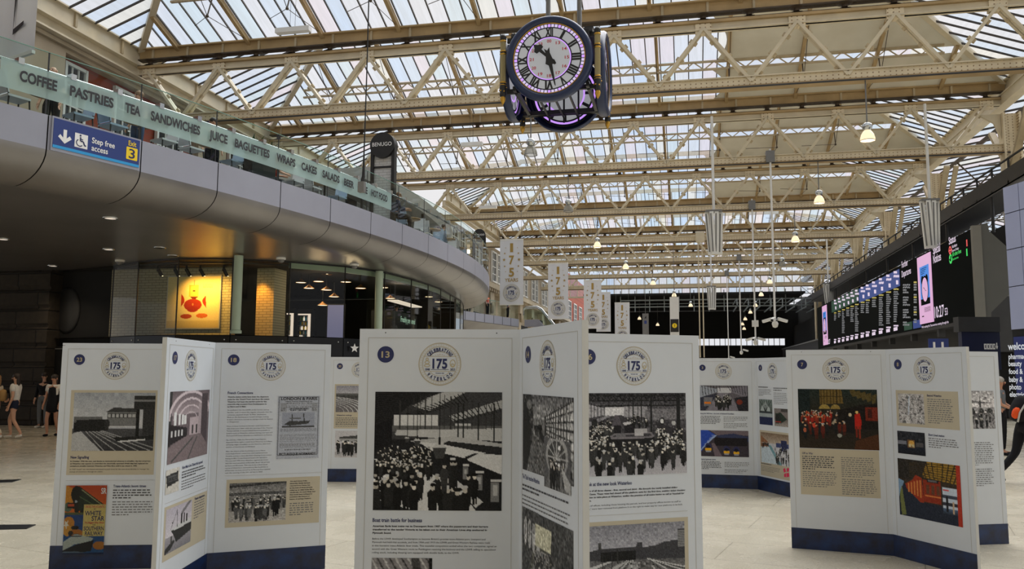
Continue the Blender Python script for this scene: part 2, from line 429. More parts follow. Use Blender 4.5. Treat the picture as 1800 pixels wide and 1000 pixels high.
def slope_z(t): return ZG1 + .03 + (ZRIDGE - ZG1) * t
def glazing(n, y0, y1, xl, cream, hip=5.0):
    """far slope of one ridge-and-furrow bay plus its two hipped ends; y0, y1 the gutters before and behind"""
    ym = (y0 + y1) / 2
    pane, bars = MB(), MB()
    W = PITCHX / 5
    nx = int((XR - xl) / W)
    lim = lambda x: max(0.0, min(1.0, (XR - x) / hip, (x - xl) / hip))
    pt = lambda x, t, dz=0.0: (x, y1 + (ym - y1) * t, slope_z(t) + dz)
    xs = [xl + (XR - xl) * k / nx for k in range(nx + 1)]
    for a, c in zip(xs, xs[1:]):
        if cream and a > 1.6 and c < XR - 6: continue
        for t0, t1 in ((0.0, .5), (.5, 1.0)):
            ta, tc = min(t1, lim(a)), min(t1, lim(c))
            if max(ta, tc) <= t0 + .01: continue
            ta, tc = max(ta, t0), max(tc, t0)
            g = .02
            pane.add([pt(a + g, t0), pt(c - g, t0), pt(c - g, tc), pt(a + g, ta)], [(0, 1, 2, 3)], 'pane')
    for x in xs:
        if lim(x) > .03 and not (cream and x > 1.6): bars.beam(pt(x, 0, -.02), pt(x, lim(x), -.02), .04, .07, 'bar')
    # hipped ends
    for xe, s in ((xl, 1), (XR, -1)):
        ny = int((y1 - y0) / .62)
        ys = [y0 + (y1 - y0) * k / ny for k in range(ny + 1)]
        hl = lambda y: 1 - abs(y - ym) / ((y1 - y0) / 2)
        hp = lambda y, t, dz=0.0: (xe + s * hip * t, y, slope_z(t) + dz)
        for a, c in zip(ys, ys[1:]):
            pane.add([hp(a + .02, 0), hp(c - .02, 0), hp(c - .02, hl(c)), hp(a + .02, hl(a))], [(0, 1, 2, 3)], 'pane')
        for y in ys[1:-1]: bars.beam(hp(y, 0, -.03), hp(y, hl(y), -.03), .045, .07, 'bar')
    w = struct(pane.build('window_%d' % n), 'sloping glazed roof light of bay %d behind the clock' % n if n > 1 else 'sloping glazed roof light in front of the clock truss')
    bars.build('glazing_bars', w)
    # ridge, purlin lattice, rafters, ties
    r = MB(); r.beam((xl + hip, ym, ZRIDGE + .02), (XR - hip, ym, ZRIDGE + .02), .2, .25, 'steel'); r.build('ridge_beam', w)
    for xe, s in ((xl, 1), (XR, -1)):
        for yy in (y0, y1):
            h = MB(); h.beam((xe, yy, ZG1 + .0), (xe + s * hip, ym, ZRIDGE - .02), .22, .24, 'steel'); h.build('hip_rafter', w)
    p = MB(); pa, pb = pt(xl + hip * .6, .5, -.10), pt(XR - hip * .6, .5, -.10)
    for dz in (0, -.34): p.beam((pa[0], pa[1], pa[2] + dz), (pb[0], pb[1], pb[2] + dz), .1, .075, 'steel_dull')
    L = pb[0] - pa[0]; k = int(L / .42)
    for j in range(k):
        x0, x1 = pa[0] + L * j / k, pa[0] + L * (j + 1) / k; z = pa[2]
        p.beam((x0, pa[1], z - (.34 if j % 2 else 0)), (x1, pa[1], z - (0 if j % 2 else .34)), .05, .04, 'steel_dull')
    p.build('lattice_purlin', w)
    x = .7 + 1.2
    while x - PITCHX > xl + 1: x -= PITCHX
    while x < XR - .8:
        tt = lim(x)
        if tt > .25:
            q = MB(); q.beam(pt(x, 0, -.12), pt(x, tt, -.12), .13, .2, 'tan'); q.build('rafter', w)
            if tt > .6:
                q = MB(); mid = Vector(pt(x, .5, -.45)); low = mid + Vector((0, -.25, -.75))
                q.tube([mid, low], .025, 'iron', 5); q.ball(low, .06, 'iron', 6)
                for e in (pt(x, .03, -.1), pt(x, tt, -.2), pt(x - PITCHX * .5, .25, -.3)): q.tube([low, e], .014, 'iron', 4)
                q.build('tie_rod', w)
        x += PITCHX
    if cream:
        for t0, t1, sg in ((.03, .39, 1), (.47, .97, 1)):
            c = MB(); n_ = 10; pts = []
            for j in range(n_ + 1):
                u = j / n_; t = t0 + (t1 - t0) * u
                pts.append(pt(1.25 + .5 * math.sin(math.pi * u) + .1 * (1 - u), t, -.07))
            xr0, xr1 = XR - hip * t1 - .1, XR - hip * t0 - .1
            pts += [pt(xr0, t1, -.07), pt(xr1, t0, -.07)]
            c.prism(pts, (0, 0, .03), 'cream_sheet'); c.build('lining_sheet', w)
    return w
ys_ = [TY[0] - 10.2] + TY + [TY[-1] + 10]
for n in range(len(ys_) - 1):
    glazing(n + 1, ys_[n], ys_[n + 1], XL if ys_[n + 1] < 50 else -15.8, n in (1, 2, 3))

# eaves girders, columns
for nm, x, y0, y1, lab in (('eaves_girder', XL - .15, 6, 53, 'long cream plate girder along the left eaves above the stone facade'),
                           ('eaves_girder', -15.9, 53.2, 99, 'farther cream girder along the left eaves'),
                           ('eaves_girder', XR + .1, 12, 99, 'long cream plate girder along the right eaves over the columns')):
    g = thing(nm, lab, 'girder', (x, y0, 0))
    b = MB(); L = y1 - y0
    b.box((-.06, 0, 13.5), (.06, L, 14.1), 'steel'); b.box((-.2, 0, 14.05), (.2, L, 14.1), 'steel'); b.build('upper_plate', g)
    b = MB(); b.box((-.3, 0, 13.06), (-.1, L, 13.46), 'steel'); b.box((-.34, 0, 13.02), (.1, L, 13.08), 'steel'); b.box((-.34, 0, 13.44), (.15, L, 13.5), 'steel'); b.build('lower_plate', g)
    b = MB(); yy = .8
    while yy < L: b.box((.06, yy - .05, 13.55), (.14, yy + .05, 14.05), 'steel_dull'); yy += 2.4
    b.build('stiffeners', g)
CLAB = ['nearest riveted cream column at the right edge over the retail block', 'second riveted cream column along the right side', 'third riveted cream column along the right side', 'fourth riveted cream column along the right side', 'fifth riveted cream column along the right side', 'sixth riveted cream column along the right side']
for i, Y in enumerate(TY[1:]):
    c = thing('roof_column', CLAB[i], 'column', (XR + .12, Y, 0), 0, 'columns carrying the right side of the roof')
    b = MB()
    for s in (-1, 1): b.box((s * .3 - .05, -.28, 0), (s * .3 + .05, .28, 12.68), 'rivet')
    b.box((-.3, -.06, 0), (.3, .06, 12.68), 'rivet'); b.build('shaft', c)
    b = MB()
    for s in (-1, 1):
        b.beam((s * 0, .1, 10.2), (s * .1, s * 2.4, 12.5), .16, .26, 'steel_dull', (1, 0, 0))
    b.build('knee_brace', c)
    b = MB(); b.prism([(-.36, -.07, 12.66), (-1.2, -.07, 12.68), (-1.0, -.07, 12.55), (-.62, -.07, 12.3), (-.36, -.07, 11.6)], (0, .14, 0), 'steel'); b.build('spandrel', c)
    for s in (-1, 1):
        b = MB(); b.beam((.1, s * .3, 8.9), (.4, s * 2.2, 12.55), .14, .22, 'steel_dull', (1, 0, 0)); b.build('outer_strut', c)

# train-shed glazing beyond the columns
def shed(n, y0, y1, xa, za, xb, zb):
    pane, bars = MB(), MB()
    k = int((y1 - y0) / 1.35)
    for j in range(k):
        a, c = y0 + (y1 - y0) * j / k, y0 + (y1 - y0) * (j + 1) / k
        pane.add([(xa, a + .03, za), (xb, a + .03, zb), (xb, c - .03, zb), (xa, c - .03, za)], [(0, 1, 2, 3)], 'pane')
        bars.beam((xa, a, za - .04), (xb, a, zb - .04), .09, .08, 'bar')
    w = struct(pane.build('window_%d' % n), 'glazed train shed roof beyond the right hand columns')
    bars.build('glazing_bars', w)
    p = MB()
    for u in (.05, .4, .75): p.beam((xa + (xb - xa) * u, y0, za + (zb - za) * u - .3), (xa + (xb - xa) * u, y1, za + (zb - za) * u - .3), .1, .2, 'iron')
    p.build('purlins', w)
    q = MB(); yy = y0 + 1
    while yy < y1:
        for u0, u1 in ((.05, .3), (.3, .55), (.55, .8)):
            xm = xa + (xb - xa) * (u0 + u1) / 2; z0 = za + (zb - za) * u0 - .4; z1 = za + (zb - za) * u1 - .4
            q.tube([(xa + (xb - xa) * u0, yy, z0), (xm, yy + 1, z0 - 1.3), (xa + (xb - xa) * u1, yy, z1)], .05, 'iron', 5)
        q.tube([(xa, yy, za - 1.7), (xb, yy, za - 1.5)], .05, 'iron', 5)
        yy += 5.2
    q.build('shed_trusses', w)
shed(10, 20, 62, 13.6, 13.3, 27, 15.6)
shed(11, 62, 110, 13.6, 13.3, 27, 15.6)
shed(12, 20, 110, 27.2, 15.6, 44, 10.5)

# ------------------------------------------------------------------ left hand stone facades
def stone_mat():
    m, t, p = base('pale_portland_stone')
    br = t.new('ShaderNodeTexBrick'); tc = t.new('ShaderNodeTexCoord'); mp = t.new('ShaderNodeMapping'); mp.inputs['Rotation'].default_value = (math.radians(90), 0, math.radians(90))
    t.put(mp.inputs[0], tc.outputs['Object'])
    for k, v in (('Scale', 1.0), ('Mortar Size', .012), ('Brick Width', 1.5), ('Row Height', .55)): br.inputs[k].default_value = v
    br.inputs['Color1'].default_value = srgb(172, 158, 136); br.inputs['Color2'].default_value = srgb(160, 146, 124); br.inputs['Mortar'].default_value = srgb(130, 116, 96)
    t.put(br.inputs['Vector'], mp.outputs[0])
    t.put(p.inputs['Base Color'], t.mix(t.rng(t.noise(.8, 4), .4, .8, 0, .5), br.outputs[0], srgb(140, 126, 104))); p.inputs['Roughness'].default_value = .85
    return m
M['stone'] = stone_mat()
M['stone_plain'] = mat('plain_stone_moulding', srgb(186, 172, 148), 0.85, 0, 0.2, 1.5)
def brick_mat(nm, c1, c2, mo, rot=(90, 0, 90), sc=1.0):
    m, t, p = base(nm)
    br = t.new('ShaderNodeTexBrick'); tc = t.new('ShaderNodeTexCoord'); mp = t.new('ShaderNodeMapping'); mp.inputs['Rotation'].default_value = tuple(math.radians(a) for a in rot)
    t.put(mp.inputs[0], tc.outputs['Object'])
    for k, v in (('Scale', sc), ('Mortar Size', .01), ('Brick Width', .26), ('Row Height', .085)): br.inputs[k].default_value = v
    br.inputs['Color1'].default_value = c1; br.inputs['Color2'].default_value = c2; br.inputs['Mortar'].default_value = mo
    t.put(br.inputs['Vector'], mp.outputs[0]); t.put(p.inputs['Base Color'], br.outputs[0]); p.inputs['Roughness'].default_value = .8
    return m
M['brick'] = brick_mat('red_brick', srgb(150, 62, 34), srgb(132, 52, 30), srgb(120, 84, 62))
XF = -20.95
def yx(px, py, X=XF): return atx(px, py, X).y
# wall behind the balcony: brick field with stone piers, cornice and windows
b = MB(); b.box((XF - .6, 5, 5.4), (XF - .25, 53, 12.9), 'brick')
wl_ = struct(b.build('wall_left'), 'red brick and stone building front behind the balcony')
b = MB(); b.box((XF - .3, 5, 12.72), (XF + .1, 53, 12.86), 'stone_plain'); b.box((XF - .3, 5, 12.86), (XF + .25, 53, 13.0), 'stone_plain'); b.build('cornice', wl_)
y1 = yx(108, 80)
pier = MB(); pier.box((XF - .3, 12, 5.4), (XF + .2, y1, 12.72), 'stone'); pier.build('stone_pier', wl_)
for a in (y1 + 8, y1 + 16, y1 + 23):
    p = MB(); p.box((XF - .3, a, 5.4), (XF + .2, a + 2.2, 12.72), 'stone'); p.build('stone_pier', wl_)
M['dark_glass'] = mat('dark_window_glass', srgb(52, 58, 62), 0.1, 0, 0.4, 2, spec=.8)
def sash(parent, y0, y1, z0, z1, X=XF - .2, cols=3, rows=4, name='window_frame'):
    w = MB(); w.box((X, y0, z0), (X + .04, y1, z1), 'dark_glass'); g = w.build('window_pane', parent)
    f = MB(); t_ = .09
    for a, c in ((y0 - t_, y0 + .02), (y1 - .02, y1 + t_)): f.box((X, a, z0), (X + .14, c, z1 + t_), 'white')
    f.box((X, y0, z1 - .02), (X + .14, y1, z1 + t_), 'white'); f.box((X, y0 - .1, z0 - .12), (X + .2, y1 + .1, z0), 'white')
    for k in range(1, cols): yy = y0 + (y1 - y0) * k / cols; f.box((X + .03, yy - .025, z0), (X + .09, yy + .025, z1), 'white')
    for k in range(1, rows): zz = z0 + (z1 - z0) * k / rows; f.box((X + .03, y0, zz - .025), (X + .1, y1, zz + .025), 'white')
    f.build(name, g)
sash(wl_, y1 + .42, y1 + 1.35, 9.6, 12.45); sash(wl_, y1 + 3.0, y1 + 4.4, 9.6, 12.45); sash(wl_, y1 + 5.6, y1 + 7.2, 9.6, 12.45); sash(wl_, y1 + 11, y1 + 14, 9.6, 12.4); sash(wl_, y1 + 19, y1 + 22, 9.6, 12.4)

# farther facade past the balcony nose
XG = -16.4
b = MB(); b.box((XG - .6, 53.4, 0), (XG, 112, 12.7), 'stone')
wf = struct(b.build('wall_left.001'), 'ornate pale stone office front beyond the balcony')
b = MB(); b.box((XG, 53.4, 8.55), (XG + .35, 112, 8.8), 'stone_plain'); b.box((XG, 53.4, 8.8), (XG + .8, 112, 9.15), 'stone_plain'); b.box((XG, 53.4, 9.15), (XG + .5, 112, 9.35), 'stone_plain')
yy = 54
while yy < 112: b.box((XG + .3, yy, 8.55), (XG + .7, yy + .3, 8.8), 'stone_plain'); yy += .75
b.build('dentil_cornice', wf)
for k in range(9):
    yy = 56 + k * 6.2
    sash(wf, yy, yy + 1.5, 9.7, 12.2, XG + .02, 2, 4); sash(wf, yy + 2.1, yy + 3.4, 9.7, 12.2, XG + .02, 2, 4)
    p = MB(); p.box((XG, yy + 4.3, 0), (XG + .35, yy + 5.3, 8.5), 'stone_plain'); p.box((XG, yy + 4.1, 7.6), (XG + .5, yy + 5.5, 8.5), 'stone_plain'); p.ball((XG + .5, yy + 4.8, 7.2), (.2, .3, .5), 'stone_plain', 8); p.build('pilaster', wf)
M['teal'] = mat('teal_shop_panel', srgb(0, 140, 170), 0.4, 0, 0.1)
for k in range(8):
    yy = 56 + k * 6.2
    p = MB(); p.box((XG, yy + .2, 3.2), (XG + .1, yy + 3.9, 6.6), 'black_matt'); d = p.build('shop_opening', wf)
    if k in (5, 6): MB().box((XG + .1, yy + .4, 4.0), (XG + .2, yy + 3.7, 5.6), 'teal').build('shop_panel', d)
b = MB(); b.box((XG - .6, 112.2, 0), (XG + .1, 134, 16), 'brick'); wb = struct(b.build('wall_left.002'), 'red brick building front with white windows at the far left end')
for k in range(3): sash(wb, 114 + k * 6, 117 + k * 6, 9.2, 12.0, XG + .12, 3, 4)
p = MB(); p.box((XG + .1, 112.2, 6.6), (XG + 1.2, 134, 8.0), 'iron'); p.build('iron_balcony', wb)

# ------------------------------------------------------------------ dark far hall
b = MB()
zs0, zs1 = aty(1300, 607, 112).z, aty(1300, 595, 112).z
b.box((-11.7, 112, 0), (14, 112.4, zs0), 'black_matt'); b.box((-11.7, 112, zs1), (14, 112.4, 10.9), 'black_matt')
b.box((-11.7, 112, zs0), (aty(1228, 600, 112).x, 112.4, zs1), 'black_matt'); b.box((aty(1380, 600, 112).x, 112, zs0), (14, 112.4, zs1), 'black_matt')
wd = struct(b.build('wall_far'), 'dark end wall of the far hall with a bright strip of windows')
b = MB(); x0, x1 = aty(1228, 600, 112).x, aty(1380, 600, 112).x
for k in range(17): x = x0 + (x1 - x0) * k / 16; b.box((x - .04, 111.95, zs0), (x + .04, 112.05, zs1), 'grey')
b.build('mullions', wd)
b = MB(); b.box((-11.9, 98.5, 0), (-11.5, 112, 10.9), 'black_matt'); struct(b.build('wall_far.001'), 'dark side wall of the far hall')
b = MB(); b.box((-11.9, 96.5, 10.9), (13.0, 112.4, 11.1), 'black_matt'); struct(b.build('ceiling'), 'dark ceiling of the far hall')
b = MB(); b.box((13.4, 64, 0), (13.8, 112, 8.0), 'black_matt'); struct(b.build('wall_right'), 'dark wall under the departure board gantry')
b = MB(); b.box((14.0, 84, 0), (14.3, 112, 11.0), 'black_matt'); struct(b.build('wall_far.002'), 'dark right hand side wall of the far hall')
# glazed gable closing the roof above the dark hall, and unseen light blockers behind the camera
b = MB(); br_ = MB(); x = -15.8
while x < 13.2:
    zt_ = 13.9 if int(x) % 2 else 13.9; b.add([(x + .04, 100.3, 11.15), (x + .86, 100.3, 11.15), (x + .86, 100.3, 13.95), (x + .04, 100.3, 13.95)], [(0, 1, 2, 3)], 'pane'); br_.box((x - .04, 100.22, 11.1), (x + .04, 100.32, 13.95), 'steel'); x += .9
br_.box((-15.8, 100.2, 12.4), (13.2, 100.34, 12.55), 'steel'); br_.box((-15.8, 100.2, 11.0), (13.2, 100.34, 11.2), 'steel')
gw = struct(b.build('window_13'), 'glazed end screen of the roof above the dark hall'); br_.build('mullions', gw)
b = MB(); b.box((-45, -24.4, 0), (45, -24, 14), 'stone_plain'); struct(b.build('wall_back_blocker'), 'unseen wall added behind the viewer to block back light')  # unseen wall, added to keep sky light from behind off the boards
b = MB(); bb = MB(); y = -24.0
while y < 16.6: bb.box((-24, y, 14.0), (24, y + 1.1, 14.2), 'steel_dull'); b.add([(-24, y + 1.1, 14.1), (24, y + 1.1, 14.1), (24, y + 2.4, 14.1), (-24, y + 2.4, 14.1)], [(0, 1, 2, 3)], 'pane'); y += 2.4
gw = struct(b.build('window_14'), 'unseen striped glass roof added over the viewer to cut sky light'); bb.build('blocker_strips', gw)  # unseen roof, its opaque strips added to dim sky light above the camera
# galvanised service gantry hung in front of it
g = thing('service_gantry', 'galvanised service walkway hung across the front of the dark far hall', 'gantry', (0, 98, -1.15))
xa, xb = aty(1090, 520, 98).x, aty(1440, 520, 98).x
b = MB(); b.box((xa, 0, 10.75), (xb, .8, 10.85), 'galv'); b.box((xa, 0, 11.5), (xb, .08, 11.65), 'galv')
b.build('walkway_deck', g)
b = MB(); x = xa
while x < xb: b.box((x, -.02, 10.2), (x + .1, .1, 12.7), 'galv'); b.box((x, 0, 10.3), (x + .06, .8, 10.4), 'dark'); x += 1.7
b.box((xa, 0, 11.1), (xb, .04, 11.16), 'galv'); b.box((xa, 0, 10.2), (xb, .06, 10.3), 'dark'); b.build('guard_rail', g)
b = MB()
for k in range(9):
    x = xb - 9.5 + k * 1.15; b.box((x, -8, 10.1 - k * .03), (x + .12, 0, 10.2 - k * .03), 'galv'); b.box((x, -8, 10.9), (x + .1, 0, 10.98), 'galv'); b.box((x, -8, 10.1), (x + .1, -7.9, 10.98), 'galv')
b.build('outrigger_frames', g)
# ------------------------------------------------------------------ mezzanine balcony on its curve
PC = [-3.5206190453646013e-06, 0.0003194763647226953, -0.02116100806716495, 0.7545609229357623, -17.489304315516446]
def edge_x(y): return float(np.polyval(PC, y))
_pts = [(edge_x(y), y) for y in np.arange(5.0, 38.01, .1)]
_c = [(-9.25, 38.2), (-9.8, 40.2), (-10.75, 42.0), (-12.3, 43.4), (-14.2, 44.1), (-17, 44.4), (-20.7, 44.5)]
def catmull(ps, n=8):
    out = []
    for i in range(1, len(ps) - 2):
        p0, p1, p2, p3 = [np.array(q) for q in ps[i - 1:i + 3]]
        for k in range(n):
            t = k / n; out.append(tuple(.5 * (2 * p1 + (p2 - p0) * t + (2 * p0 - 5 * p1 + 4 * p2 - p3) * t * t + (3 * p1 - p0 - 3 * p2 + p3) * t ** 3)))
    return out + [ps[-2]]
_pts += catmull([_pts[-2]] + _c + [(-22, 44.5)])
EP = np.array(_pts); ES = np.concatenate([[0], np.cumsum(np.linalg.norm(np.diff(EP, axis=0), axis=1))])
def E(s, inset=0.0):
    x, y = np.interp(s, ES, EP[:, 0]), np.interp(s, ES, EP[:, 1])
    x2, y2 = np.interp(s + .15, ES, EP[:, 0]), np.interp(s + .15, ES, EP[:, 1]); x1, y1_ = np.interp(s - .15, ES, EP[:, 0]), np.interp(s - .15, ES, EP[:, 1])
    t = np.array((x2 - x1, y2 - y1_)); t /= np.linalg.norm(t)
    return Vector((x - t[1] * inset, y + t[0] * inset, 0))
def S(y): return float(np.interp(y, EP[:331, 1], ES[:331]))
def tang(s): d = E(s + .1) - E(s - .1); return d.normalized()
ZT, ZB, ZS = 6.24, 5.62, 5.07
joints = [S(y) for y in (6.9, 8.6, 10.36, 12.14, 13.89, 15.72, 17.62, 19.54, 21.5, 23.42, 25.45, 27.37, 29.45, 31.49, 33.77, 35.8, 37.7)]
while joints[-1] + 1.9 < ES[-1]: joints.append(joints[-1] + 1.9)
smp = np.linspace(0, ES[-1], 90)
b = MB(); inner = [E(s, 1.0) for s in smp]
b.ngon([(p.x, p.y, ZS) for p in inner] + [(-30, 44.5, ZS), (-30, 5, ZS)], 'soffit')
mez = struct(b.build('mezzanine_soffit'), 'flat dark metal underside of the curved balcony')
b = MB(); b.ngon([(p.x, p.y, 6.2) for p in [E(s, .03) for s in smp]] + [(XF, 44.5, 6.2), (XF, 5, 6.2)], 'grey')
struct(b.build('mezzanine_floor'), 'floor of the curved balcony')
COVE = [(1 - math.cos(a), ZB - (ZB - ZS) * math.sin(a)) for a in np.linspace(0, math.pi / 2, 9)]
b = MB()
for s0, s1 in zip(smp, smp[1:]):
    q = [(E(s, .05 + i), z) for s in (s0, s1) for i, z in ((0, ZT - .01), (0, ZB + .02))]
    b.add([(p.x, p.y, z) for p, z in q], [(0, 1, 3, 2)], 'seam')
    for (i0, z0), (i1, z1) in zip(COVE, COVE[1:]):
        q = [(E(s, i + .04), z + .03) for s in (s0, s1) for i, z in ((i0, z0), (i1, z1))]
        b.add([(p.x, p.y, z) for p, z in q], [(0, 1, 3, 2)], 'seam')
b.build('joint_backing', mez)
for a, c in zip(joints, joints[1:]):
    f, k = MB(), MB(); n = 7; g = .012; ss = [a + g + (c - a - 2 * g) * i / n for i in range(n + 1)]
    for s0, s1 in zip(ss, ss[1:]):
        f.add([tuple(E(s, 0).xy) + (z,) for s in (s0, s1) for z in (ZB, ZT)] , [(0, 2, 3, 1)], 'lilac', True)
        f.add([tuple(E(s, i).xy) + (ZT,) for s in (s0, s1) for i in (0, .06)], [(0, 2, 3, 1)], 'lilac')
        k.add([tuple(E(s, i).xy) + (z,) for s in (s0, s1) for i, z in COVE], [(j, j + 1, j + 10, j + 9) for j in range(8)], 'soffit', True)
    f.build('fascia_panel', mez); k.build('cove_panel', mez)
def at_e(s, inset, z): p = E(s, inset); return Vector((p.x, p.y, z))
# recessed lights and domes in the soffit
M['lamp_warm'] = glow('warm_lamp', (1.0, .74, .45, 1), 3.5); M['lamp_dim'] = glow('dim_lamp', (1.0, .85, .7, 1), .9)
for px, py, on, lab in ((194, 383, 1, 'lit round downlight in the dark soffit nearest the blue exit sign'), (191, 438, 1, 'lit round downlight farther back under the balcony'), (5, 420, 1, 'lit round downlight at the left edge of the soffit'),
                   (93, 467, 1, 'dim round downlight deep under the balcony above the dark wall'), (281, 435, 0, 'unlit round downlight in the golden part of the soffit'), (304, 449, 0, 'small round sensor on the golden soffit by the glass')):
    p = atz(px, py, ZS); d = thing('downlight', lab, 'light', p)
    MB().lathe([(.16, -.001), (.16, -.02), (.12, -.02)], 'chrome', (0, 0, 0), 16).build('trim_ring', d)
    MB().lathe([(.12, -.012), (.001, -.012)], 'lamp_dim' if on else 'dark', (0, 0, 0), 16).build('lens', d)
for px, py, lab in ((494, 453, 'small white dome camera under the soffit left of the column'), (623, 464, 'small white dome camera under the soffit near the pale column'), (211, 457, 'small pale dome camera at the left end of the glass')):
    p = atz(px, py, ZS); d = thing('dome_camera', lab, 'camera', p)
    MB().lathe([(.14, 0), (.14, -.05), (.11, -.06)], 'white', (0, 0, 0), 14).build('housing', d); MB().ball((0, 0, -.06), .1, 'grey', 12).build('dome', d)

# glass balustrade with frosted strip and lettering
bal = thing('glass_balustrade', 'curved glass balustrade with a mint lettered strip along the balcony edge', 'balustrade', (0, 0, 0))
gj = [S(y) for y in (6.9, 8.6, 10.36, 12.11, 13.86, 15.67, 17.55, 19.45, 21.34, 23.22, 25.16, 27.2, 29.2, 31.2, 33.3, 35.3, 37.3)]
while gj[-1] + 1.9 < ES[-1]: gj.append(gj[-1] + 1.9)
for a, c in zip(gj, gj[1:]):
    g = MB(); n = 4; ss = [a + .008 + (c - a - .016) * i / n for i in range(n + 1)]
    for s0, s1 in zip(ss, ss[1:]):
        g.add([at_e(s, .05, z) for s in (s0, s1) for z in (6.2, 7.38)], [(0, 2, 3, 1)], 'glass')
        g.beam(at_e(s0, .05, 7.38), at_e(s1, .05, 7.38), .018, .012, 'glass_edge')
    for s in (ss[0], ss[-1]): g.beam(at_e(s, .05, 6.2), at_e(s, .05, 7.38), .010, .010, 'dark', (0, 1, 0))
    g.build('glass_pane', bal)
    for u in (.25, .75):
        s = a + (c - a) * u; q = MB(); p = at_e(s, .1, 7.07); t = tang(s); n_ = Vector((t.y, -t.x, 0))
        q.beam(p - t * .05, p + t * .05, .14, .11, 'chrome'); q.build('rail_clamp', bal)
q = MB(); q.tube([at_e(s, .17, 7.07) for s in np.linspace(S(6.9), ES[-1] - .5, 70)], .03, 'chrome', 8); q.build('handrail', bal)
fr = MB(); s0, s1 = S(11.36), S(22.74); ss = np.linspace(s0, s1, 30)
for a, c in zip(ss, ss[1:]): fr.add([at_e(s, .04, z) for s in (a, c) for z in (6.53, 7.03)], [(0, 2, 3, 1)], 'frost')
fro = fr.build('frosted_strip', bal)
for wd_, ya, yb in (('COFFEE', 11.64, 12.25), ('PASTRIES', 12.47, 13.28), ('TEA', 13.51, 13.83), ('SANDWICHES', 14.05, 15.21), ('JUICE', 15.45, 15.94), ('BAGUETTES', 16.15, 17.21), ('WRAPS', 17.44, 18.10), ('CAKES', 18.33, 18.93), ('SALADS', 19.16, 19.90), ('BEER', 20.11, 20.58), ('WINE', 20.80, 21.28), ('HOT FOOD', 21.49, 22.42)):
    pa, pb = at_e(S(ya), .0, 6.71), at_e(S(yb), .0, 6.71); d = pb - pa
    MB().text(wd_, pa, d, (0, 0, 1), .18, 'ink', d.length, bold=.04).build('lettering', fro)

# step-free sign on the fascia
sa, sb = S(12.19), S(13.85); A = at_e(sa, -.035, ZB); D_ = at_e(sb, -.035, ZB) - A; LW = D_.length; D_.normalize(); NN = Vector((D_.y, -D_.x, 0)); UZ = Vector((0, 0, 1)); H_ = ZT - ZB
M['sign_blue'] = mat('sign_blue', srgb(36, 56, 124), 0.4, 0, 0.04); M['sky_blue'] = mat('sky_blue_stripe', srgb(40, 150, 214), 0.4, 0, 0); M['yellow'] = mat('sign_yellow', srgb(242, 208, 30), 0.4, 0, 0); M['sign_white'] = mat('sign_white', srgb(236, 236, 236), 0.5, 0, 0)
def sp(u, v, o=0.0): return A + D_ * (LW * u) + UZ * (H_ * v) + NN * o
sg = thing('wayfinding_sign', 'blue step free access and exit sign on the grey balcony fascia', 'sign', (0, 0, 0))
MB().prism([sp(.0, .0), sp(1, .0), sp(1, 1), sp(0, 1)], NN * -.05, 'lilac').build('sign_frame', sg)
MB().prism([sp(.015, .09, .006), sp(.985, .09, .006), sp(.985, .95, .006), sp(.015, .95, .006)], NN * -.004, 'sign_blue').build('sign_face', sg)
MB().prism([sp(.015, .09, .01), sp(.985, .09, .01), sp(.985, .175, .01), sp(.015, .175, .01)], NN * -.003, 'sky_blue').build('stripe', sg)
a = MB(); AX = .116 + .02
a.prism([sp(AX + x * H_ / LW, y, .01) for x, y in ((-.05, .68), (.05, .68), (.05, .43), (.14, .52), (.20, .44), (0, .27), (-.20, .44), (-.14, .52), (-.05, .43))], NN * -.003, 'sign_white'); a.build('arrow', sg)
w = MB(); w.prism([sp(x, y, .01) for x, y in ((.24, .26), (.38, .26), (.38, .68), (.24, .68))], NN * -.003, 'sign_white'); pic = w.build('access_symbol', sg)
w = MB(); hk = lambda x, y, o=.014: sp(.31 + x * H_ / LW, .46 + y, o)
w.ngon([hk(.03 * math.cos(t) - .035, .165 + .03 * math.sin(t)) for t in np.linspace(0, 2 * math.pi, 13)[:-1]], 'navy')
def stroke(pts, wd, f, o=.014):
    for (x0, y0), (x1, y1_) in zip(pts, pts[1:]):
        L = math.hypot(x1 - x0, y1_ - y0); nx, ny = -(y1_ - y0) / L * wd / 2, (x1 - x0) / L * wd / 2
        w.ngon([f(x0 + nx, y0 + ny, o), f(x0 - nx, y0 - ny, o), f(x1 - nx, y1_ - ny, o), f(x1 + nx, y1_ + ny, o)], 'navy')
stroke([(-.03, .12), (-.025, .0), (.06, .0), (.11, -.12), (.15, -.10)], .04, hk); stroke([(-.03, .06), (.05, .05)], .03, hk)
stroke([(-.045 + .10 * math.cos(t), -.055 + .10 * math.sin(t)) for t in np.linspace(2.1, 5.6, 14)], .028, hk); w.build('wheelchair_figure', pic)
t_ = MB(); t_.text('Step free', sp(.425, .50, .012), D_, UZ, .105, 'sign_white', .26 * LW, bold=.015); t_.text('access', sp(.425, .27, .012), D_, UZ, .105, 'sign_white', .185 * LW, bold=.015); t_.build('lettering', sg)
t_ = MB(); t_.text('Exit', sp(.892, .72, .012), D_, UZ, .095, 'yellow', .095 * LW, 'c', bold=.015); t_.build('exit_word', sg)
w = MB(); w.prism([sp(x, y, .01) for x, y in ((.83, .28), (.955, .28), (.96, .31), (.96, .64), (.955, .67), (.83, .67), (.825, .64), (.825, .31))], NN * -.003, 'yellow'); w.text('3', sp(.892, .33, .014), D_, UZ, .18, 'navy', .072 * LW, 'c', bold=.01); w.build('exit_number_plate', sg)

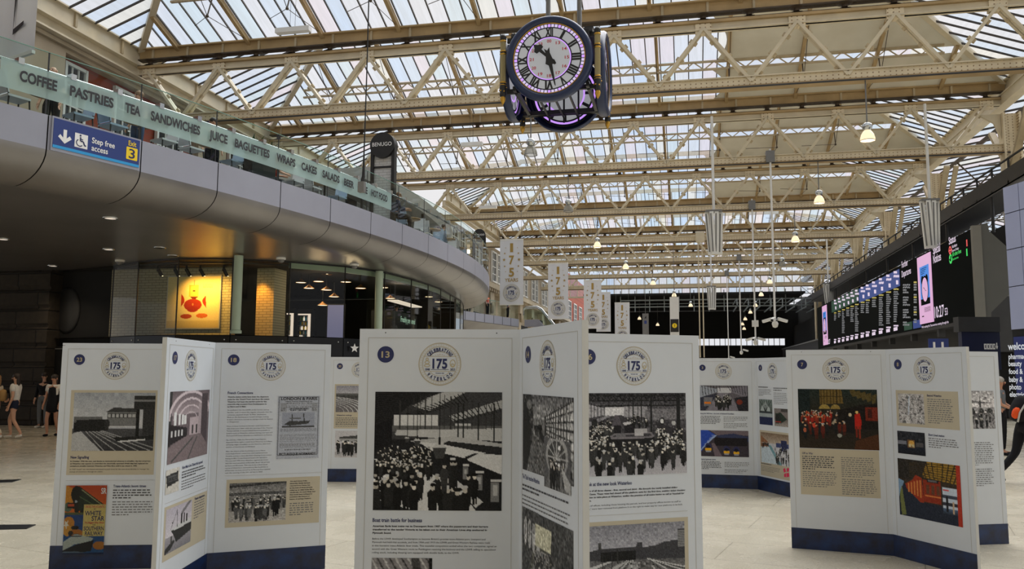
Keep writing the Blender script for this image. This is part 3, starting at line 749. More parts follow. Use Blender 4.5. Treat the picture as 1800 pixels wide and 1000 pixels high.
# round cafe totems
def totem(name, label, px, py, Y, r, rz, bars):
    c = aty(px, py, Y); t = thing(name, label, 'sign', (c.x, c.y, 6.2), rz); z = c.z - 6.2
    MB().lathe([(.001, -.16), (r, -.16), (r, .16), (.001, .16)], 'black', (0, 0, z), 40, False, 'y').build('disc', t)
    q = MB(); q.text('BENUGO', (0, -.168, z - r * .09), (1, 0, 0), (0, 0, 1), r * .30, 'sign_white', r * 1.6, 'c', .008); q.build('lettering', t)
    for s in (-1, 1): MB().box((s * r * .86 - .05, -.1, 0), (s * r * .86 + .05, .1, z), 'black').build('post', t)
    if bars:
        q = MB(); q.box((-r * .8, -.03, .05), (r * .8, .05, z - .2), 'tile'); q.build('tiled_panel', t)
        MB().box((-r * .86, -.06, z - r * 1.75), (r * .86, .06, z - r * 1.6), 'black').build('cross_bar', t)
M['tile'] = brick_mat('pale_grey_tile', srgb(206, 206, 206), srgb(214, 214, 214), srgb(176, 176, 176), (90, 0, 0))
totem('cafe_totem', 'black round BENUGO sign on a tiled frame behind the balcony glass', 675, 257, 23.6, .40, math.radians(-2), True)
totem('cafe_totem', 'small black round BENUGO sign near the far balcony end', 843, 414, 38.6, .30, math.radians(10), False)

# kiosk canopy on the balcony
k0, k1 = S(24.6), S(38.0); ss = np.linspace(k0, k1, 14)
kio = thing('cafe_kiosk', 'grey canopied cafe kiosk along the back of the balcony', 'kiosk', (0, 0, 0))
b = MB()
for a, c in zip(ss, ss[1:]):
    b.add([at_e(s, i, z) for s in (a, c) for i, z in ((1.9, 8.02), (1.75, 8.42), (5.5, 8.5), (5.5, 7.9))], [(0, 4, 5, 1), (1, 5, 6, 2), (3, 7, 4, 0)], 'canopy')
M['canopy'] = mat('pale_grey_canopy', srgb(190, 188, 184), 0.5, 0, 0.08)
for mm in range(len(b.mats)): b.mats[mm] = 'canopy'
b.add([at_e(k0, i, z) for i, z in ((1.9, 8.02), (1.75, 8.42), (5.5, 8.5), (5.5, 7.9))], [(0, 1, 2, 3)], 'canopy')
b.build('canopy', kio)
b = MB()
for a, c in zip(ss, ss[1:]): b.add([at_e(s, 3.6, z) for s in (a, c) for z in (6.2, 8.0)], [(0, 2, 3, 1)], 'tile' if int(a * 2) % 3 else 'dark')
b.build('back_wall', kio)
b = MB()
for a, c in zip(ss[1:-3], ss[2:-2]): b.add([at_e(s, i, z) for s in (a, c) for i, z in ((2.9, 6.2), (2.9, 7.2), (3.4, 7.2))], [(0, 3, 4, 1), (1, 4, 5, 2)], 'dark')
b.build('counter', kio)
b = MB()
for s in ss[::3]: b.tube([at_e(s, 2.0, 6.2), at_e(s, 2.0, 8.05)], .05, 'black', 8)
b.build('posts', kio)
# left part of the cafe: low partition, upstand and dark bar behind the glass
bar = thing('cafe_bar', 'dark cafe bar counter behind the lettered glass', 'counter', (0, 0, 0))
b = MB(); ss2 = np.linspace(S(8), S(22.6), 12)
for a, c in zip(ss2, ss2[1:]): b.add([at_e(s, i, z) for s in (a, c) for i, z in ((4.2, 6.2), (4.2, 7.15), (4.9, 7.15))], [(0, 3, 4, 1), (1, 4, 5, 2)], 'dark')
b.build('counter_front', bar)
b = MB()
for a, c in zip(ss2, ss2[1:]): b.beam(at_e(a, 4.5, 7.2), at_e(c, 4.5, 7.2), .8, .06, 'steel_dull')
b.build('worktop', bar)

# tables and chairs along the glass
M['wood'] = mat('light_wood', srgb(176, 140, 92), 0.5, 0, 0.25, 8); M['seat_white'] = mat('white_seat', srgb(222, 222, 226), 0.4, 0, 0.03); M['seat_blue'] = mat('pale_blue_seat', srgb(170, 190, 214), 0.4, 0, 0.03)
def cafe_table(i, s, inset, label):
    p = at_e(s, inset, 6.2); t = thing('cafe_table', label, 'table', p, 0, 'cafe tables on the balcony')
    if i == 0:
        cafe_table.me = []
        for nm, b in (('tabletop', MB().lathe([(.001, .72), (.34, .72), (.34, .75), (.001, .75)], 'wood', n=24)), ('stem', MB().tube([(0, 0, .02), (0, 0, .72)], .03, 'black')), ('foot', MB().lathe([(.24, 0), (.24, .02), (.03, .04)], 'black', n=16))):
            cafe_table.me.append((nm, b.build(nm, t).data))
    else:
        for nm, me in cafe_table.me: link(nm, me, t)
def cafe_chair(i, s, inset, rz, label, colour):
    p = at_e(s, inset, 6.2); t = thing('cafe_chair', label, 'chair', p, rz, 'cafe chairs on the balcony')
    key = colour
    if key not in cafe_chair.me:
        L = []
        b = MB(); b.box((-.2, -.2, .44), (.2, .2, .48), colour); L.append(('seat', b.build('seat', t).data))
        b = MB(); b.prism([(-.2, .18, .5), (.2, .18, .5), (.19, .26, .92), (-.19, .26, .92)], (0, .025, 0), colour); L.append(('backrest', b.build('backrest', t).data))
        for x in (-.18, .18):
            for y in (-.18, .18): b = MB(); b.tube([(x * 1.15, y * 1.15, 0), (x, y, .45)], .014, 'black', 6); L.append(('leg', b.build('leg', t).data))
        b = MB()
        for x in (-.18, .18): b.tube([(x, .18, .45), (x, .24, .7)], .014, 'black', 6)
        L.append(('back_support', b.build('back_support', t).data)); cafe_chair.me[key] = L
    else:
        for nm, me in cafe_chair.me[key]: link(nm, me, t)
cafe_chair.me = {}
spots = [8.9, 10.6, 12.6, 14.5, 16.4, 18.6, 20.6, 26.2, 28.4, 30.6, 33.0, 35.4]
beside = ['COFFEE at the left picture edge', 'COFFEE', 'PASTRIES', 'SANDWICHES', 'BAGUETTES', 'CAKES', 'BEER', None, None, None, None, None]
WORDS = ['left of COFFEE', 'under COFFEE', 'under PASTRIES', 'under SANDWICHES', 'under BAGUETTES', 'under WRAPS', 'under BEER', 'just past the tiled totem', 'second past the totem', 'midway along the clear glass', 'near the far balcony bend', 'at the far balcony bend']
for i, y in enumerate(spots):
    s = S(y); cafe_table(i, s, .95, 'small round wooden cafe table behind the glass, ' + WORDS[i])
    rz = math.atan2(tang(s).y, tang(s).x) - math.pi / 2
    c1, c2 = ('seat_white', 'seat_blue') if i % 2 else ('seat_blue', 'seat_white')
    cafe_chair(i, s + .62, .95, rz, ('white' if c1 == 'seat_white' else 'pale blue') + ' cafe chair on the far side of the table ' + WORDS[i], c1)
    cafe_chair(i, s - .62, .95, rz + math.pi, ('white' if c2 == 'seat_white' else 'pale blue') + ' cafe chair on the near side of the table ' + WORDS[i], c2)
# planter by the rail
p = at_e(S(17.5), .55, 6.2); pl = thing('planter', 'leafy green plant in a dark trough behind the balcony rail', 'plant', p, math.atan2(tang(S(17.5)).y, tang(S(17.5)).x))
MB().box((-.4, -.13, 0), (.4, .13, .72), 'dark').build('trough', pl)
M['leaf'] = mat('leaf_green', srgb(70, 112, 44), 0.5, 0, 0.35, 6)
b = MB()
for k in range(46):
    a = random.uniform(0, 6.28); x = random.uniform(-.36, .36); L = random.uniform(.25, .5); d = Vector((math.cos(a) * .6, math.sin(a) * .4, 1)).normalized()
    p0 = Vector((x, 0, .7)); p1 = p0 + d * L * .6; p2 = p0 + d * L + Vector((math.cos(a), math.sin(a), -.2)) * .14; sd = d.cross(Vector((0, 0, 1))).normalized() * .028
    b.add([p0, p1 + sd, p2, p1 - sd], [(0, 1, 2, 3)], 'leaf')
tag(b.build('foliage', pl), kind='stuff')

# farther landing of the mezzanine past the nose
L0, L1 = atz(780, 541, ZT), atz(912, 561, ZT)
lan = struct(MB().prism([(L0.x, L0.y, ZB), (L1.x, L1.y, ZB), (L1.x - 3, L1.y + 1.5, ZB), (L0.x - 3, L0.y + 3, ZB)], (0, 0, ZT - ZB), 'lilac').build('mezzanine_landing'), 'farther landing of the mezzanine beyond the balcony nose')
b = MB(); d = (L1 - L0)
for k in range(1, 8): p = L0.lerp(L1, k / 8); b.beam((p.x, p.y - .02, ZB), (p.x, p.y - .02, ZT), .03, .03, 'seam', (0, 1, 0))
b.build('panel_joints', lan)
b = MB(); b.prism([(L0.x, L0.y, ZB), (L1.x, L1.y, ZB), (L1.x - 1.2, L1.y + 2, 4.6), (L0.x - 1.2, L0.y + 2, 4.6)], (0, 0, -.05), 'soffit'); b.build('cove', lan)
gb = thing('glass_balustrade', 'small clear glass balustrade on the farther landing above the nose', 'balustrade', (0, 0, 0))
for k in range(6):
    p, q = L0.lerp(L1, k / 6 + .01), L0.lerp(L1, (k + 1) / 6 - .01)
    MB().add([p, q, q + Vector((0, 0, 1.15)), p + Vector((0, 0, 1.15))], [(0, 1, 2, 3)], 'glass').beam(p + Vector((0, 0, 1.15)), q + Vector((0, 0, 1.15)), .03, .03, 'glass_edge').build('glass_pane', gb)
# escalator running down from the landing
e0 = L1 + Vector((1.5, -.3, 0)); es = thing('escalator', 'escalator with a curved steel handrail descending behind the white banners', 'escalator', e0)
dv = Vector((5.3, -2.5, -5.72))
q = MB()
for o in (0, 1.3):
    oo = Vector((-o * .2, o, 0)); q.prism([oo + Vector((-1, .2, -.55)), oo + Vector((-1, .2, -.05)), oo + Vector((.2, 0, -.05)), oo + dv + Vector((0, 0, .2)), oo + dv + Vector((0, 0, -.5)), oo + Vector((.1, 0, -.6))], (0, .12, 0), 'lilac')
q.build('side_panel', es)
for o in (0, 1.3):
    oo = Vector((-o * .2, o, 0)); MB().tube([oo + Vector((-1.1, .25, .4)), oo + Vector((-1.1, .25, .85)), oo + Vector((-.9, .2, 1.0)), oo + Vector((.1, 0, 1.0)), oo + Vector((.5, -.2, .8)), oo + dv + Vector((0, 0, 1.0))], .07, 'chrome').build('handrail', es)
    MB().add([oo + Vector((-1.1, .25, 0)), oo + Vector((.3, 0, 0)), oo + dv + Vector((0, 0, .2)), oo + dv + Vector((0, 0, .95)), oo + Vector((.5, -.2, .75)), oo + Vector((-1.1, .25, .9))], [(0, 1, 2, 3, 4, 5)], 'glass').build('glass_side', es)
q = MB()
for k in range(14): p = dv * (k / 14); q.box((p.x, .1, p.z - .4), (p.x + .34, 1.25, p.z - .1), 'dark')
q.build('steps', es)
# ------------------------------------------------------------------ dark passage wall and the shop under the balcony
def rustic_mat():
    m, t, p = base('dark_rusticated_stone')
    br = t.new('ShaderNodeTexBrick'); tc = t.new('ShaderNodeTexCoord'); mp = t.new('ShaderNodeMapping'); mp.inputs['Rotation'].default_value = (math.radians(90), 0, 0)
    t.put(mp.inputs[0], tc.outputs['Object'])
    for k, v in (('Scale', 1.0), ('Mortar Size', .03), ('Mortar Smooth', .8), ('Brick Width', 1.6), ('Row Height', .62)): br.inputs[k].default_value = v
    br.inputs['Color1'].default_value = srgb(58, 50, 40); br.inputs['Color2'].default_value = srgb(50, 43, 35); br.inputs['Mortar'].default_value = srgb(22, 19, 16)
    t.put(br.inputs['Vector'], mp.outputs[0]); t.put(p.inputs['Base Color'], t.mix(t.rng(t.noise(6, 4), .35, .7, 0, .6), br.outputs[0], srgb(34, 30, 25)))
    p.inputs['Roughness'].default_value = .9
    bp = t.new('ShaderNodeBump'); bp.inputs['Strength'].default_value = 1; bp.inputs['Distance'].default_value = .08; t.put(bp.inputs['Height'], t.math('SUBTRACT', 1.0, br.outputs['Fac'])); t.put(p.inputs['Normal'], bp.outputs[0])
    return m
M['rustic'] = rustic_mat()
WY = 23.2
xr = aty(84, 600, WY).x
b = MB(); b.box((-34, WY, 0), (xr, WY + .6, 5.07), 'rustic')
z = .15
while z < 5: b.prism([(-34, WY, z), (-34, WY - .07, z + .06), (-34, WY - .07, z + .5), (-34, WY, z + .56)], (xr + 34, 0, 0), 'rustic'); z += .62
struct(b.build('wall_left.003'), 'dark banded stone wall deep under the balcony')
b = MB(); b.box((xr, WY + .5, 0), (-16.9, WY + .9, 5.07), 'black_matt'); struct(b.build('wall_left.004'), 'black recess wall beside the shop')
fm = thing('poster_frame', 'tall dark framed panel in the black recess behind board 23', 'frame', (0, 0, 0))
a, c = aty(89, 608, WY + .4), aty(150, 608, WY + .4)
MB().box((a.x, WY + .35, .1), (c.x, WY + .42, a.z), 'black').build('frame_board', fm)
MB().box((a.x + .08, WY + .33, .1), (a.x + .11, WY + .36, a.z - .08), 'grey').box((a.x + .08, WY + .33, a.z - .11), (c.x, WY + .36, a.z - .08), 'grey').build('inner_trim', fm)
ov = aty(115, 545, WY + .4); MB_ = MB().lathe([(.001, -.05), (.55, -.05), (.62, 0), (.62, .06)], 'dark', (0, 0, 0), 24, True, 'y')
o = MB_.build('wall_roundel'); o.location = (ov.x, WY + .48, ov.z); o.scale = (.8, 1, 1.25); tag(o, 'dark oval plaque on the black recess wall', 'plaque')

GL = [(-17.55, 22.52), (-16.17, 21.83), (-14.58, 21.48), (-12.99, 21.76), (-11.64, 22.69), (-10.43, 23.97), (-9.74, 25.6), (-9.52, 27.66), (-9.45, 29.37), (-9.47, 31.05), (-9.76, 33.37), (-10.1, 36.2), (-10.75, 39.1), (-12.5, 41.2)]
ZF, ZG = 2.83, 5.06
sf = thing('curved_shopfront', 'curved glazed shop front under the balcony, dark panels below', 'shop front', (0, 0, 0))
M['pale_green'] = mat('pale_green_paint', srgb(178, 196, 176), 0.5, 0, 0.05)
for i, (a, c) in enumerate(zip(GL, GL[1:])):
    a3, c3 = Vector(a + (0,)), Vector(c + (0,)); d = (c3 - a3).normalized(); n_ = Vector((d.y, -d.x, 0)); e = d * .012
    MB().add([a3 + e + Vector((0, 0, ZF)), c3 - e + Vector((0, 0, ZF)), c3 - e + Vector((0, 0, ZG)), a3 + e + Vector((0, 0, ZG))], [(0, 1, 2, 3)], 'shopglass').build('glass_pane', sf)
    q = MB(); q.prism([a3 + e, c3 - e, c3 - e + Vector((0, 0, ZF - .02)), a3 + e + Vector((0, 0, ZF - .02))], n_ * -.05, 'stall')
    M['stall'] = M.get('stall') or mat('black_glass_panel', srgb(14, 14, 16), 0.3, 0, 0, spec=.25)
    o = q.build('stall_panel', sf)
    for u in (.1, .9):
        p = a3.lerp(c3, u) + Vector((0, 0, ZF - .14)) + n_ * .01; MB().ball(p, .025, 'chrome', 8).build('fixing_bolt', sf)
    MB().beam(a3 + Vector((0, 0, ZF)), a3 + Vector((0, 0, ZG)), .03, .03, 'black', (0, 1, 0)).build('joint_mullion', sf)
    q = MB(); q.beam(a3 + Vector((0, 0, ZG - .01)), c3 + Vector((0, 0, ZG - .01)), .06, .03, 'black')
    q.beam(a3 - n_ * .12 + Vector((0, 0, ZG - .1)), c3 - n_ * .12 + Vector((0, 0, ZG - .1)), .05, .16 if i > 3 else .05, 'pale_green' if i > 3 else 'black'); q.build('head_rail', sf)
t_ = MB(); p = atd(206, 606, 23.2); t_.text('ANT', Vector((p.x, 22.0, 2.42)), (1, -.25, 0), (0, 0, 1), .2, 'sign_white', .26, bold=.02)
t_.build('shop_lettering', sf)
# star on the dark panel
a3, c3 = Vector(GL[5] + (0,)), Vector(GL[6] + (0,)); a2, c2 = Vector(GL[4] + (0,)), Vector(GL[5] + (0,)); d = (c2 - a2).normalized(); n_ = Vector((d.y, -d.x, 0))
r = sight(623, 612); tt = ((a2 - CAMP).dot(n_)) / r.dot(n_); c = CAMP + r * tt
MB().ngon([c + d * x + Vector((0, 0, y)) + n_ * .012 for x, y in star_pts(0, 0, .15)], 'sign_white').build('star', sf)

# interior shell
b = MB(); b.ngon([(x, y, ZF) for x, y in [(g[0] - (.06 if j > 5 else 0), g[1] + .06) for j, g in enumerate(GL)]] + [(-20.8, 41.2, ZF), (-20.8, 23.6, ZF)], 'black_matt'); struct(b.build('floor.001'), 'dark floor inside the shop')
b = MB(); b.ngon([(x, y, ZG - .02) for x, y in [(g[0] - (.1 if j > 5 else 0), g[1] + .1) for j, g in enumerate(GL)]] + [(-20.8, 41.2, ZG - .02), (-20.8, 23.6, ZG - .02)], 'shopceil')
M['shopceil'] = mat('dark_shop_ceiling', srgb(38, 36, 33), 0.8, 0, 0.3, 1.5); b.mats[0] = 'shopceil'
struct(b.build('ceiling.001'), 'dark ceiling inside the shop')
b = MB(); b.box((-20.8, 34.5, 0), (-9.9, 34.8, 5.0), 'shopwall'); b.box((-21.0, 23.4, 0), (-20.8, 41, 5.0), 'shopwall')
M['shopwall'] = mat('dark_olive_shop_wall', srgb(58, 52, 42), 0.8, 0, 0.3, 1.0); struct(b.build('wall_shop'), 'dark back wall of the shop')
M['white_brick'] = brick_mat('white_painted_brick', srgb(176, 168, 142), srgb(168, 160, 134), srgb(126, 118, 98), (90, 0, 0))
PY = 23.35
b = MB(); x0, x1 = aty(196, 500, PY).x, aty(409, 500, PY).x
b.box((x0, PY, ZF), (x1, PY + .25, ZG), 'white_brick'); struct(b.build('wall_shop.001'), 'white painted brick wall behind the shop glass')
b = MB(); b.box((x1 + .55, PY + .5, ZF), (x1 + 1.15, PY + 1.3, ZG), 'white_brick'); struct(b.build('wall_shop.002'), 'brick pier washed with orange light in the shop')
for px, dd, lab in ((417, 23.15, 'pale green round column inside the shop beside the lit picture'), (666, 26.6, 'pale green round column inside the shop at the right bend')):
    p = atd(px, 520, dd); o = thing('shop_column', lab, 'column', (p.x, p.y, ZF)); MB().tube([(0, 0, 0), (0, 0, ZG - ZF - .03)], .125, 'pale_green', 20).build('shaft', o); MB().lathe([(.16, 0), (.16, .08), (.125, .1)], 'pale_green', n=20).build('base_ring', o)
# track light
ta, tb = aty(272, 466, PY - .85), aty(407, 480, PY - .85); tb.z = ta.z - .06
tr = thing('track_light', 'black ceiling track with five spotlights in front of the lit picture', 'light', ta)
MB().beam((0, 0, 0), tb - ta, .04, .04, 'black').tube([(.8, 0, 0), (.8, 0, ZG - ta.z)], .01, 'black').tube([(2.0, 0, 0), (2.0, 0, ZG - ta.z)], .01, 'black').build('track', tr)
M['spot_face'] = glow('spot_face', (1, .8, .5, 1), 6)
for u in (.05, .27, .42, .6, .9):
    p = (tb - ta) * u; q = MB(); q.tube([p, p + Vector((0, 0, -.12))], .035, 'black'); q.tube([p + Vector((.0, -.02, -.12)), p + Vector((.06, .1, -.32))], .055, 'black', 10); o = q.build('spotlight', tr)
    MB().lathe([(.045, 0), (.001, 0)], 'spot_face', tuple(p + Vector((.063, .105, -.325))), 10).build('lens', o)
def spot(name, loc, to, watts, col, size, blend=.6, r=.05):
    l = bpy.data.lights.new(name, 'SPOT'); l.energy = watts; l.color = col; l.spot_size = math.radians(size); l.spot_blend = blend; l.shadow_soft_size = r
    o = bpy.data.objects.new(name, l); COL.objects.link(o); o.location = loc; o.rotation_euler = (Vector(to) - Vector(loc)).to_track_quat('-Z', 'Y').to_euler(); return o
for u, w_ in ((.27, 90), (.6, 100), (.42, 80)):
    p = ta + (tb - ta) * u + Vector((.1, .12, -.38)); spot('picture_spot', p, (p.x + .25, PY, 3.9), w_, (1, .54, .10), 125, 1.0)
spot('pier_spot', (x1 + .7, PY + .1, ZG - .15), (x1 + .85, PY + .55, 3.2), 200, (1, .36, .03), 70, .9)

# pendants inside
M['brass'] = mat('brass_shade', srgb(170, 120, 60), 0.35, 0.6, 0.1)
PEND = [(575, 482), (529, 497), (543, 507), (560, 495), (574, 510), (608, 496), (634, 507), (587, 522), (567, 537), (674, 506), (686, 525), (702, 493), (754, 522), (771, 531)]
NEAR = ['above the lit drinks fridges at left', 'lowest left of the shop', 'topmost in the shop']
for i, (px, py) in enumerate(PEND):
    p = atd(px, py, 27.5 if px < 660 else 29.0 if px < 740 else 35)
    t = thing('pendant_lamp', 'small warm pendant lamp glowing inside the dark shop', 'lamp', p, 0, 'pendant lamps inside the shop')
    if i == 0:
        pm = [('shade', MB().lathe([(.03, .13), (.05, .1), (.17, .02), (.19, 0)], 'brass', n=16).build('shade', t).data), ('bulb', MB().lathe([(.17, .012), (.001, .005)], 'lamp_warm', n=16).build('bulb', t).data), ('cord', MB().tube([(0, 0, .12), (0, 0, .5)], .008, 'black', 5).build('cord', t).data)]
    else:
        for nm, me in pm: link(nm, me, t)
def pt_light(name, loc, w, col, r=.1):
    l = bpy.data.lights.new(name, 'POINT'); l.energy = w; l.color = col; l.shadow_soft_size = r
    o = bpy.data.objects.new(name, l); COL.objects.link(o); o.location = loc; return o
pt_light('shop_lamp', atd(560, 500, 27.5) + Vector((0, 0, -.15)), 14, (1, .7, .4), .35); pt_light('shop_lamp', atd(620, 510, 27.5) + Vector((0, 0, -.15)), 14, (1, .75, .45), .35); pt_light('shop_lamp', atd(700, 505, 30.5), 14, (1, .8, .6), .35)
for px_, py_ in ((194, 383), (191, 438), (5, 420), (93, 467)):
    q_ = atz(px_, py_, ZS) + Vector((0, 0, -.06)); spot('downlight_beam', q_, (q_.x, q_.y, 0), 110, (1, .80, .56), 120, .8, .1)
# lit fridges
M['fridge_light'] = glow('fridge_strip', (1, .60, .16, 1), 1.0); M['fridge_white'] = glow('fridge_strip_white', (1, .82, .68, 1), .9)
for px0, px1, py0, lab, lm in ((466, 483, 535, 'narrow drinks fridge with a bright yellow edge inside the shop', 'fridge_light'), (504, 516, 547, 'dim drinks fridge between two brighter ones in the shop', 'fridge_white'), (524, 546, 548, 'drinks fridge with a white light strip, rightmost in the shop', 'fridge_white')):
    D0 = 30.0; a, c = atd(px0, py0, D0), atd(px1, py0, D0); w_ = (c - a).length; h = a.z - ZF
    f = thing('display_fridge', lab, 'fridge', (a.x, a.y, ZF), YAW)
    MB().box((-.06, 0, 0), (w_ + .06, .5, .08), 'black').box((-.06, 0, h - .06), (w_ + .06, .5, h + .1), 'black').box((-.06, .42, 0), (w_ + .06, .5, h), 'black').box((-.06, 0, 0), (-.02, .5, h), 'black').box((w_ + .02, 0, 0), (w_ + .06, .5, h), 'black').build('cabinet', f)
    MB().box((w_ - .09, -.01, .1), (w_, .04, h - .1), lm).box((0, -.0, h - .12), (w_, .04, h - .07), lm).build('light_strip', f)
    for k in range(5):
        z = .12 + k * (h - .3) / 5; o = MB().box((0, .05, z), (w_, .4, z + .02), 'grey').build('shelf', f)
        q = MB()
        for j in range(5): q.lathe([(.03, 0), (.03, .1), (.012, .14), (.012, .17)], random.choice(['lamp_dim', 'yellow', 'sign_white', 'teal', 'leaf']), (.06 + j * (w_ - .2) / 4, .15, z + .02), 8)
        tag(q.build('bottles', o), kind='stuff')
a, c = atd(575, 534, 28.5), atd(607, 534, 28.5)
M['screen_purple'] = glow('screen_lilac', (.36, .36, .62, 1), .35)
f = thing('advert_screen', 'tall lilac lit screen standing inside the shop', 'screen', (a.x, a.y, ZF), YAW)
MB().box((0, 0, .0), ((c - a).length, .08, a.z - ZF), 'black').build('case', f); MB().box((.03, -.01, .05), ((c - a).length - .03, 0, a.z - ZF - .04), 'screen_purple').build('display', f)
# food counter with pale green lettering near the bend
a, c = atd(690, 545, 29.5), atd(733, 552, 32.5)
f = thing('food_counter', 'dark food counter with pale green lettering inside the bend of the shop', 'counter', (0, 0, 0))
d = Vector((c.x - a.x, c.y - a.y, 0)); n_ = Vector((d.y, -d.x, 0)).normalized(); z0, z1 = ZF, a.z
MB().prism([(a.x, a.y, z0), (c.x, c.y, z0), (c.x, c.y, z1), (a.x, a.y, z1)], -n_ * .8, 'dark').build('counter_front', f)
M['mint_ink'] = glow('mint_letters', (.55, .85, .65, 1), .5)
MB().text('Freshly prepared', Vector((a.x, a.y, z1 - .35)) + n_ * .02 + d * .3, d, (0, 0, 1), .2, 'mint_ink', d.length * .6, bold=.02).build('lettering', f)
MB().beam(Vector((a.x, a.y, z1 + .35)), Vector((c.x, c.y, z1 + .35)), .4, .04, 'lamp_dim').build('lit_shelf', f)
a, c = atd(783, 519, 36.5), atd(791, 520, 37.5)
o = MB().prism([(a.x, a.y, ZF), (c.x + .15, c.y, ZF), (c.x + .15, c.y, a.z), (a.x, a.y, a.z)], (-.1, .3, 0), 'white').build('wall_panel'); tag(o, 'pale blank panel standing inside the far end of the shop', 'panel')
a = atd(753, 550, 35); q = MB(); o = thing('menu_panel', 'small pale green lit menu panel at the food counter', 'sign', (a.x, a.y, ZF), math.radians(70))
MB().box((-.1, 0, 0), (.6, .05, .9), 'dark').build('backboard', o); MB().text('Hot', (0, -.02, .4), (1, 0, 0), (0, 0, 1), .3, 'mint_ink', .45, bold=.03).build('lettering', o)
# ------------------------------------------------------------------ anniversary roundel used on boards and banners
def roundel(b, cx, cy, r, off, P):
    """rings, curved words and the big 175, drawn flat; P(u, v, off) gives the 3-D point"""
    def ring(r0, r1, mm, o=0.0, n=48):
        vs = [P(cx + q * math.cos(2 * math.pi * k / n), cy + q * math.sin(2 * math.pi * k / n), off + o) for k in range(n) for q in (r0 * r, r1 * r)]
        b.add(vs, [(2 * k, 2 * k + 1, (2 * k + 3) % (2 * n), (2 * k + 2) % (2 * n)) for k in range(n)], mm)
    ring(.97, 1.0, 'gold_pale'); ring(.80, .818, 'gold_pale'); ring(.83, .955, 'roundel_tint', -.0004)
    for k in range(48):
        a = 2 * math.pi * k / 48; c, s = math.cos(a), math.sin(a)
        b.ngon([P(cx + r * (q * c - w * s), cy + r * (q * s + w * c), off + .0004) for q, w in ((.865, -.026), (.925, -.026), (.925, .026), (.865, .026))], 'board_white')
    def bar(x0, x1, y, h, mm): b.ngon([P(cx + r * x, cy + r * yy, off) for x, yy in ((x0, y - h), (x1, y - h), (x1, y + h), (x0, y + h))], mm)
    bar(-.76, .76, .36, .010, 'gold_pale'); bar(-.72, .72, -.34, .010, 'gold_pale'); bar(-.42, .42, -.26, .010, 'navy')
    for sg in (1, -1):
        n = 16; a0 = math.radians(38)
        y0 = .36 if sg > 0 else -.34
        pts = [(.44 * math.cos(t), (.22 * math.sin(t)) * sg + y0) for t in np.linspace(.0, math.pi, n)]
        for (xa, ya), (xb, yb) in zip(pts, pts[1:]):
            b.ngon([P(cx + r * xa, cy + r * ya, off), P(cx + r * xb, cy + r * yb, off), P(cx + r * xb * .96, cy + r * (yb - .018 * sg), off), P(cx + r * xa * .96, cy + r * (ya - .018 * sg), off)], 'gold_pale')
    O = P(0, 0, 0); X = P(1, 0, 0) - O; Y = P(0, 1, 0) - O
    for word, a0, a1, rad, flip in (('CELEBRATING', 141, 39, .66, False), ('WATERLOO', 223, 317, .72, True)):
        for k, ch in enumerate(word):
            a = math.radians(a0 + (a1 - a0) * k / (len(word) - 1)); ra = rad if not flip else rad
            xd, yd = (X * math.sin(a) - Y * math.cos(a), X * math.cos(a) + Y * math.sin(a))
            if flip: xd, yd = -xd, -yd
            q = P(cx + r * (ra - (.065 if not flip else -.065)) * math.cos(a), cy + r * (ra - (.065 if not flip else -.065)) * math.sin(a), off)
            b.text(ch, q, xd, yd, .165 * r, 'navy', r * (.045 if ch == 'I' else .105), 'c', .045)
    b.text('175', P(cx, cy - .20 * r, off), X, Y, .44 * r, 'navy', .70 * r, 'c', .035)
    b.text('1848', P(cx - .58 * r, cy - .30 * r, off), X, Y, .10 * r, 'navy', .22 * r, 'c', .02); b.text('2023', P(cx + .60 * r, cy - .30 * r, off), X, Y, .10 * r, 'navy', .22 * r, 'c', .02)
    b.text('YEARS OF', P(cx, cy - .46 * r, off), X, Y, .06 * r, 'navy', .42 * r, 'c', .01)
    for k in range(5): b.ngon([P(cx + r * x, cy + r * y, off) for x, y in star_pts((k - 2) * .1, .45 - abs(k - 2) * .02, .035 - abs(k - 2) * .006)], 'gold')
    # little stacked coat-of-arms shape and train front
    def loop(x, y, rx, ry, w=.018, n=14):
        vs = [P(cx + r * (x + (rx + e) * math.cos(2 * math.pi * k / n)), cy + r * (y + (ry + e) * math.sin(2 * math.pi * k / n)), off) for k in range(n) for e in (-w, w)]
        b.add(vs, [(2 * k, 2 * k + 1, (2 * k + 3) % (2 * n), (2 * k + 2) % (2 * n)) for k in range(n)], 'gold_pale')
    loop(-.6, -.07, .13, .06); loop(-.6, .08, .10, .07); loop(-.6, .22, .05, .06); loop(.6, .03, .12, .17); loop(.6, -.05, .07, .06)
M['roundel_tint'] = mat('roundel_rim_tint', srgb(196, 195, 190), 0.6, 0, 0)

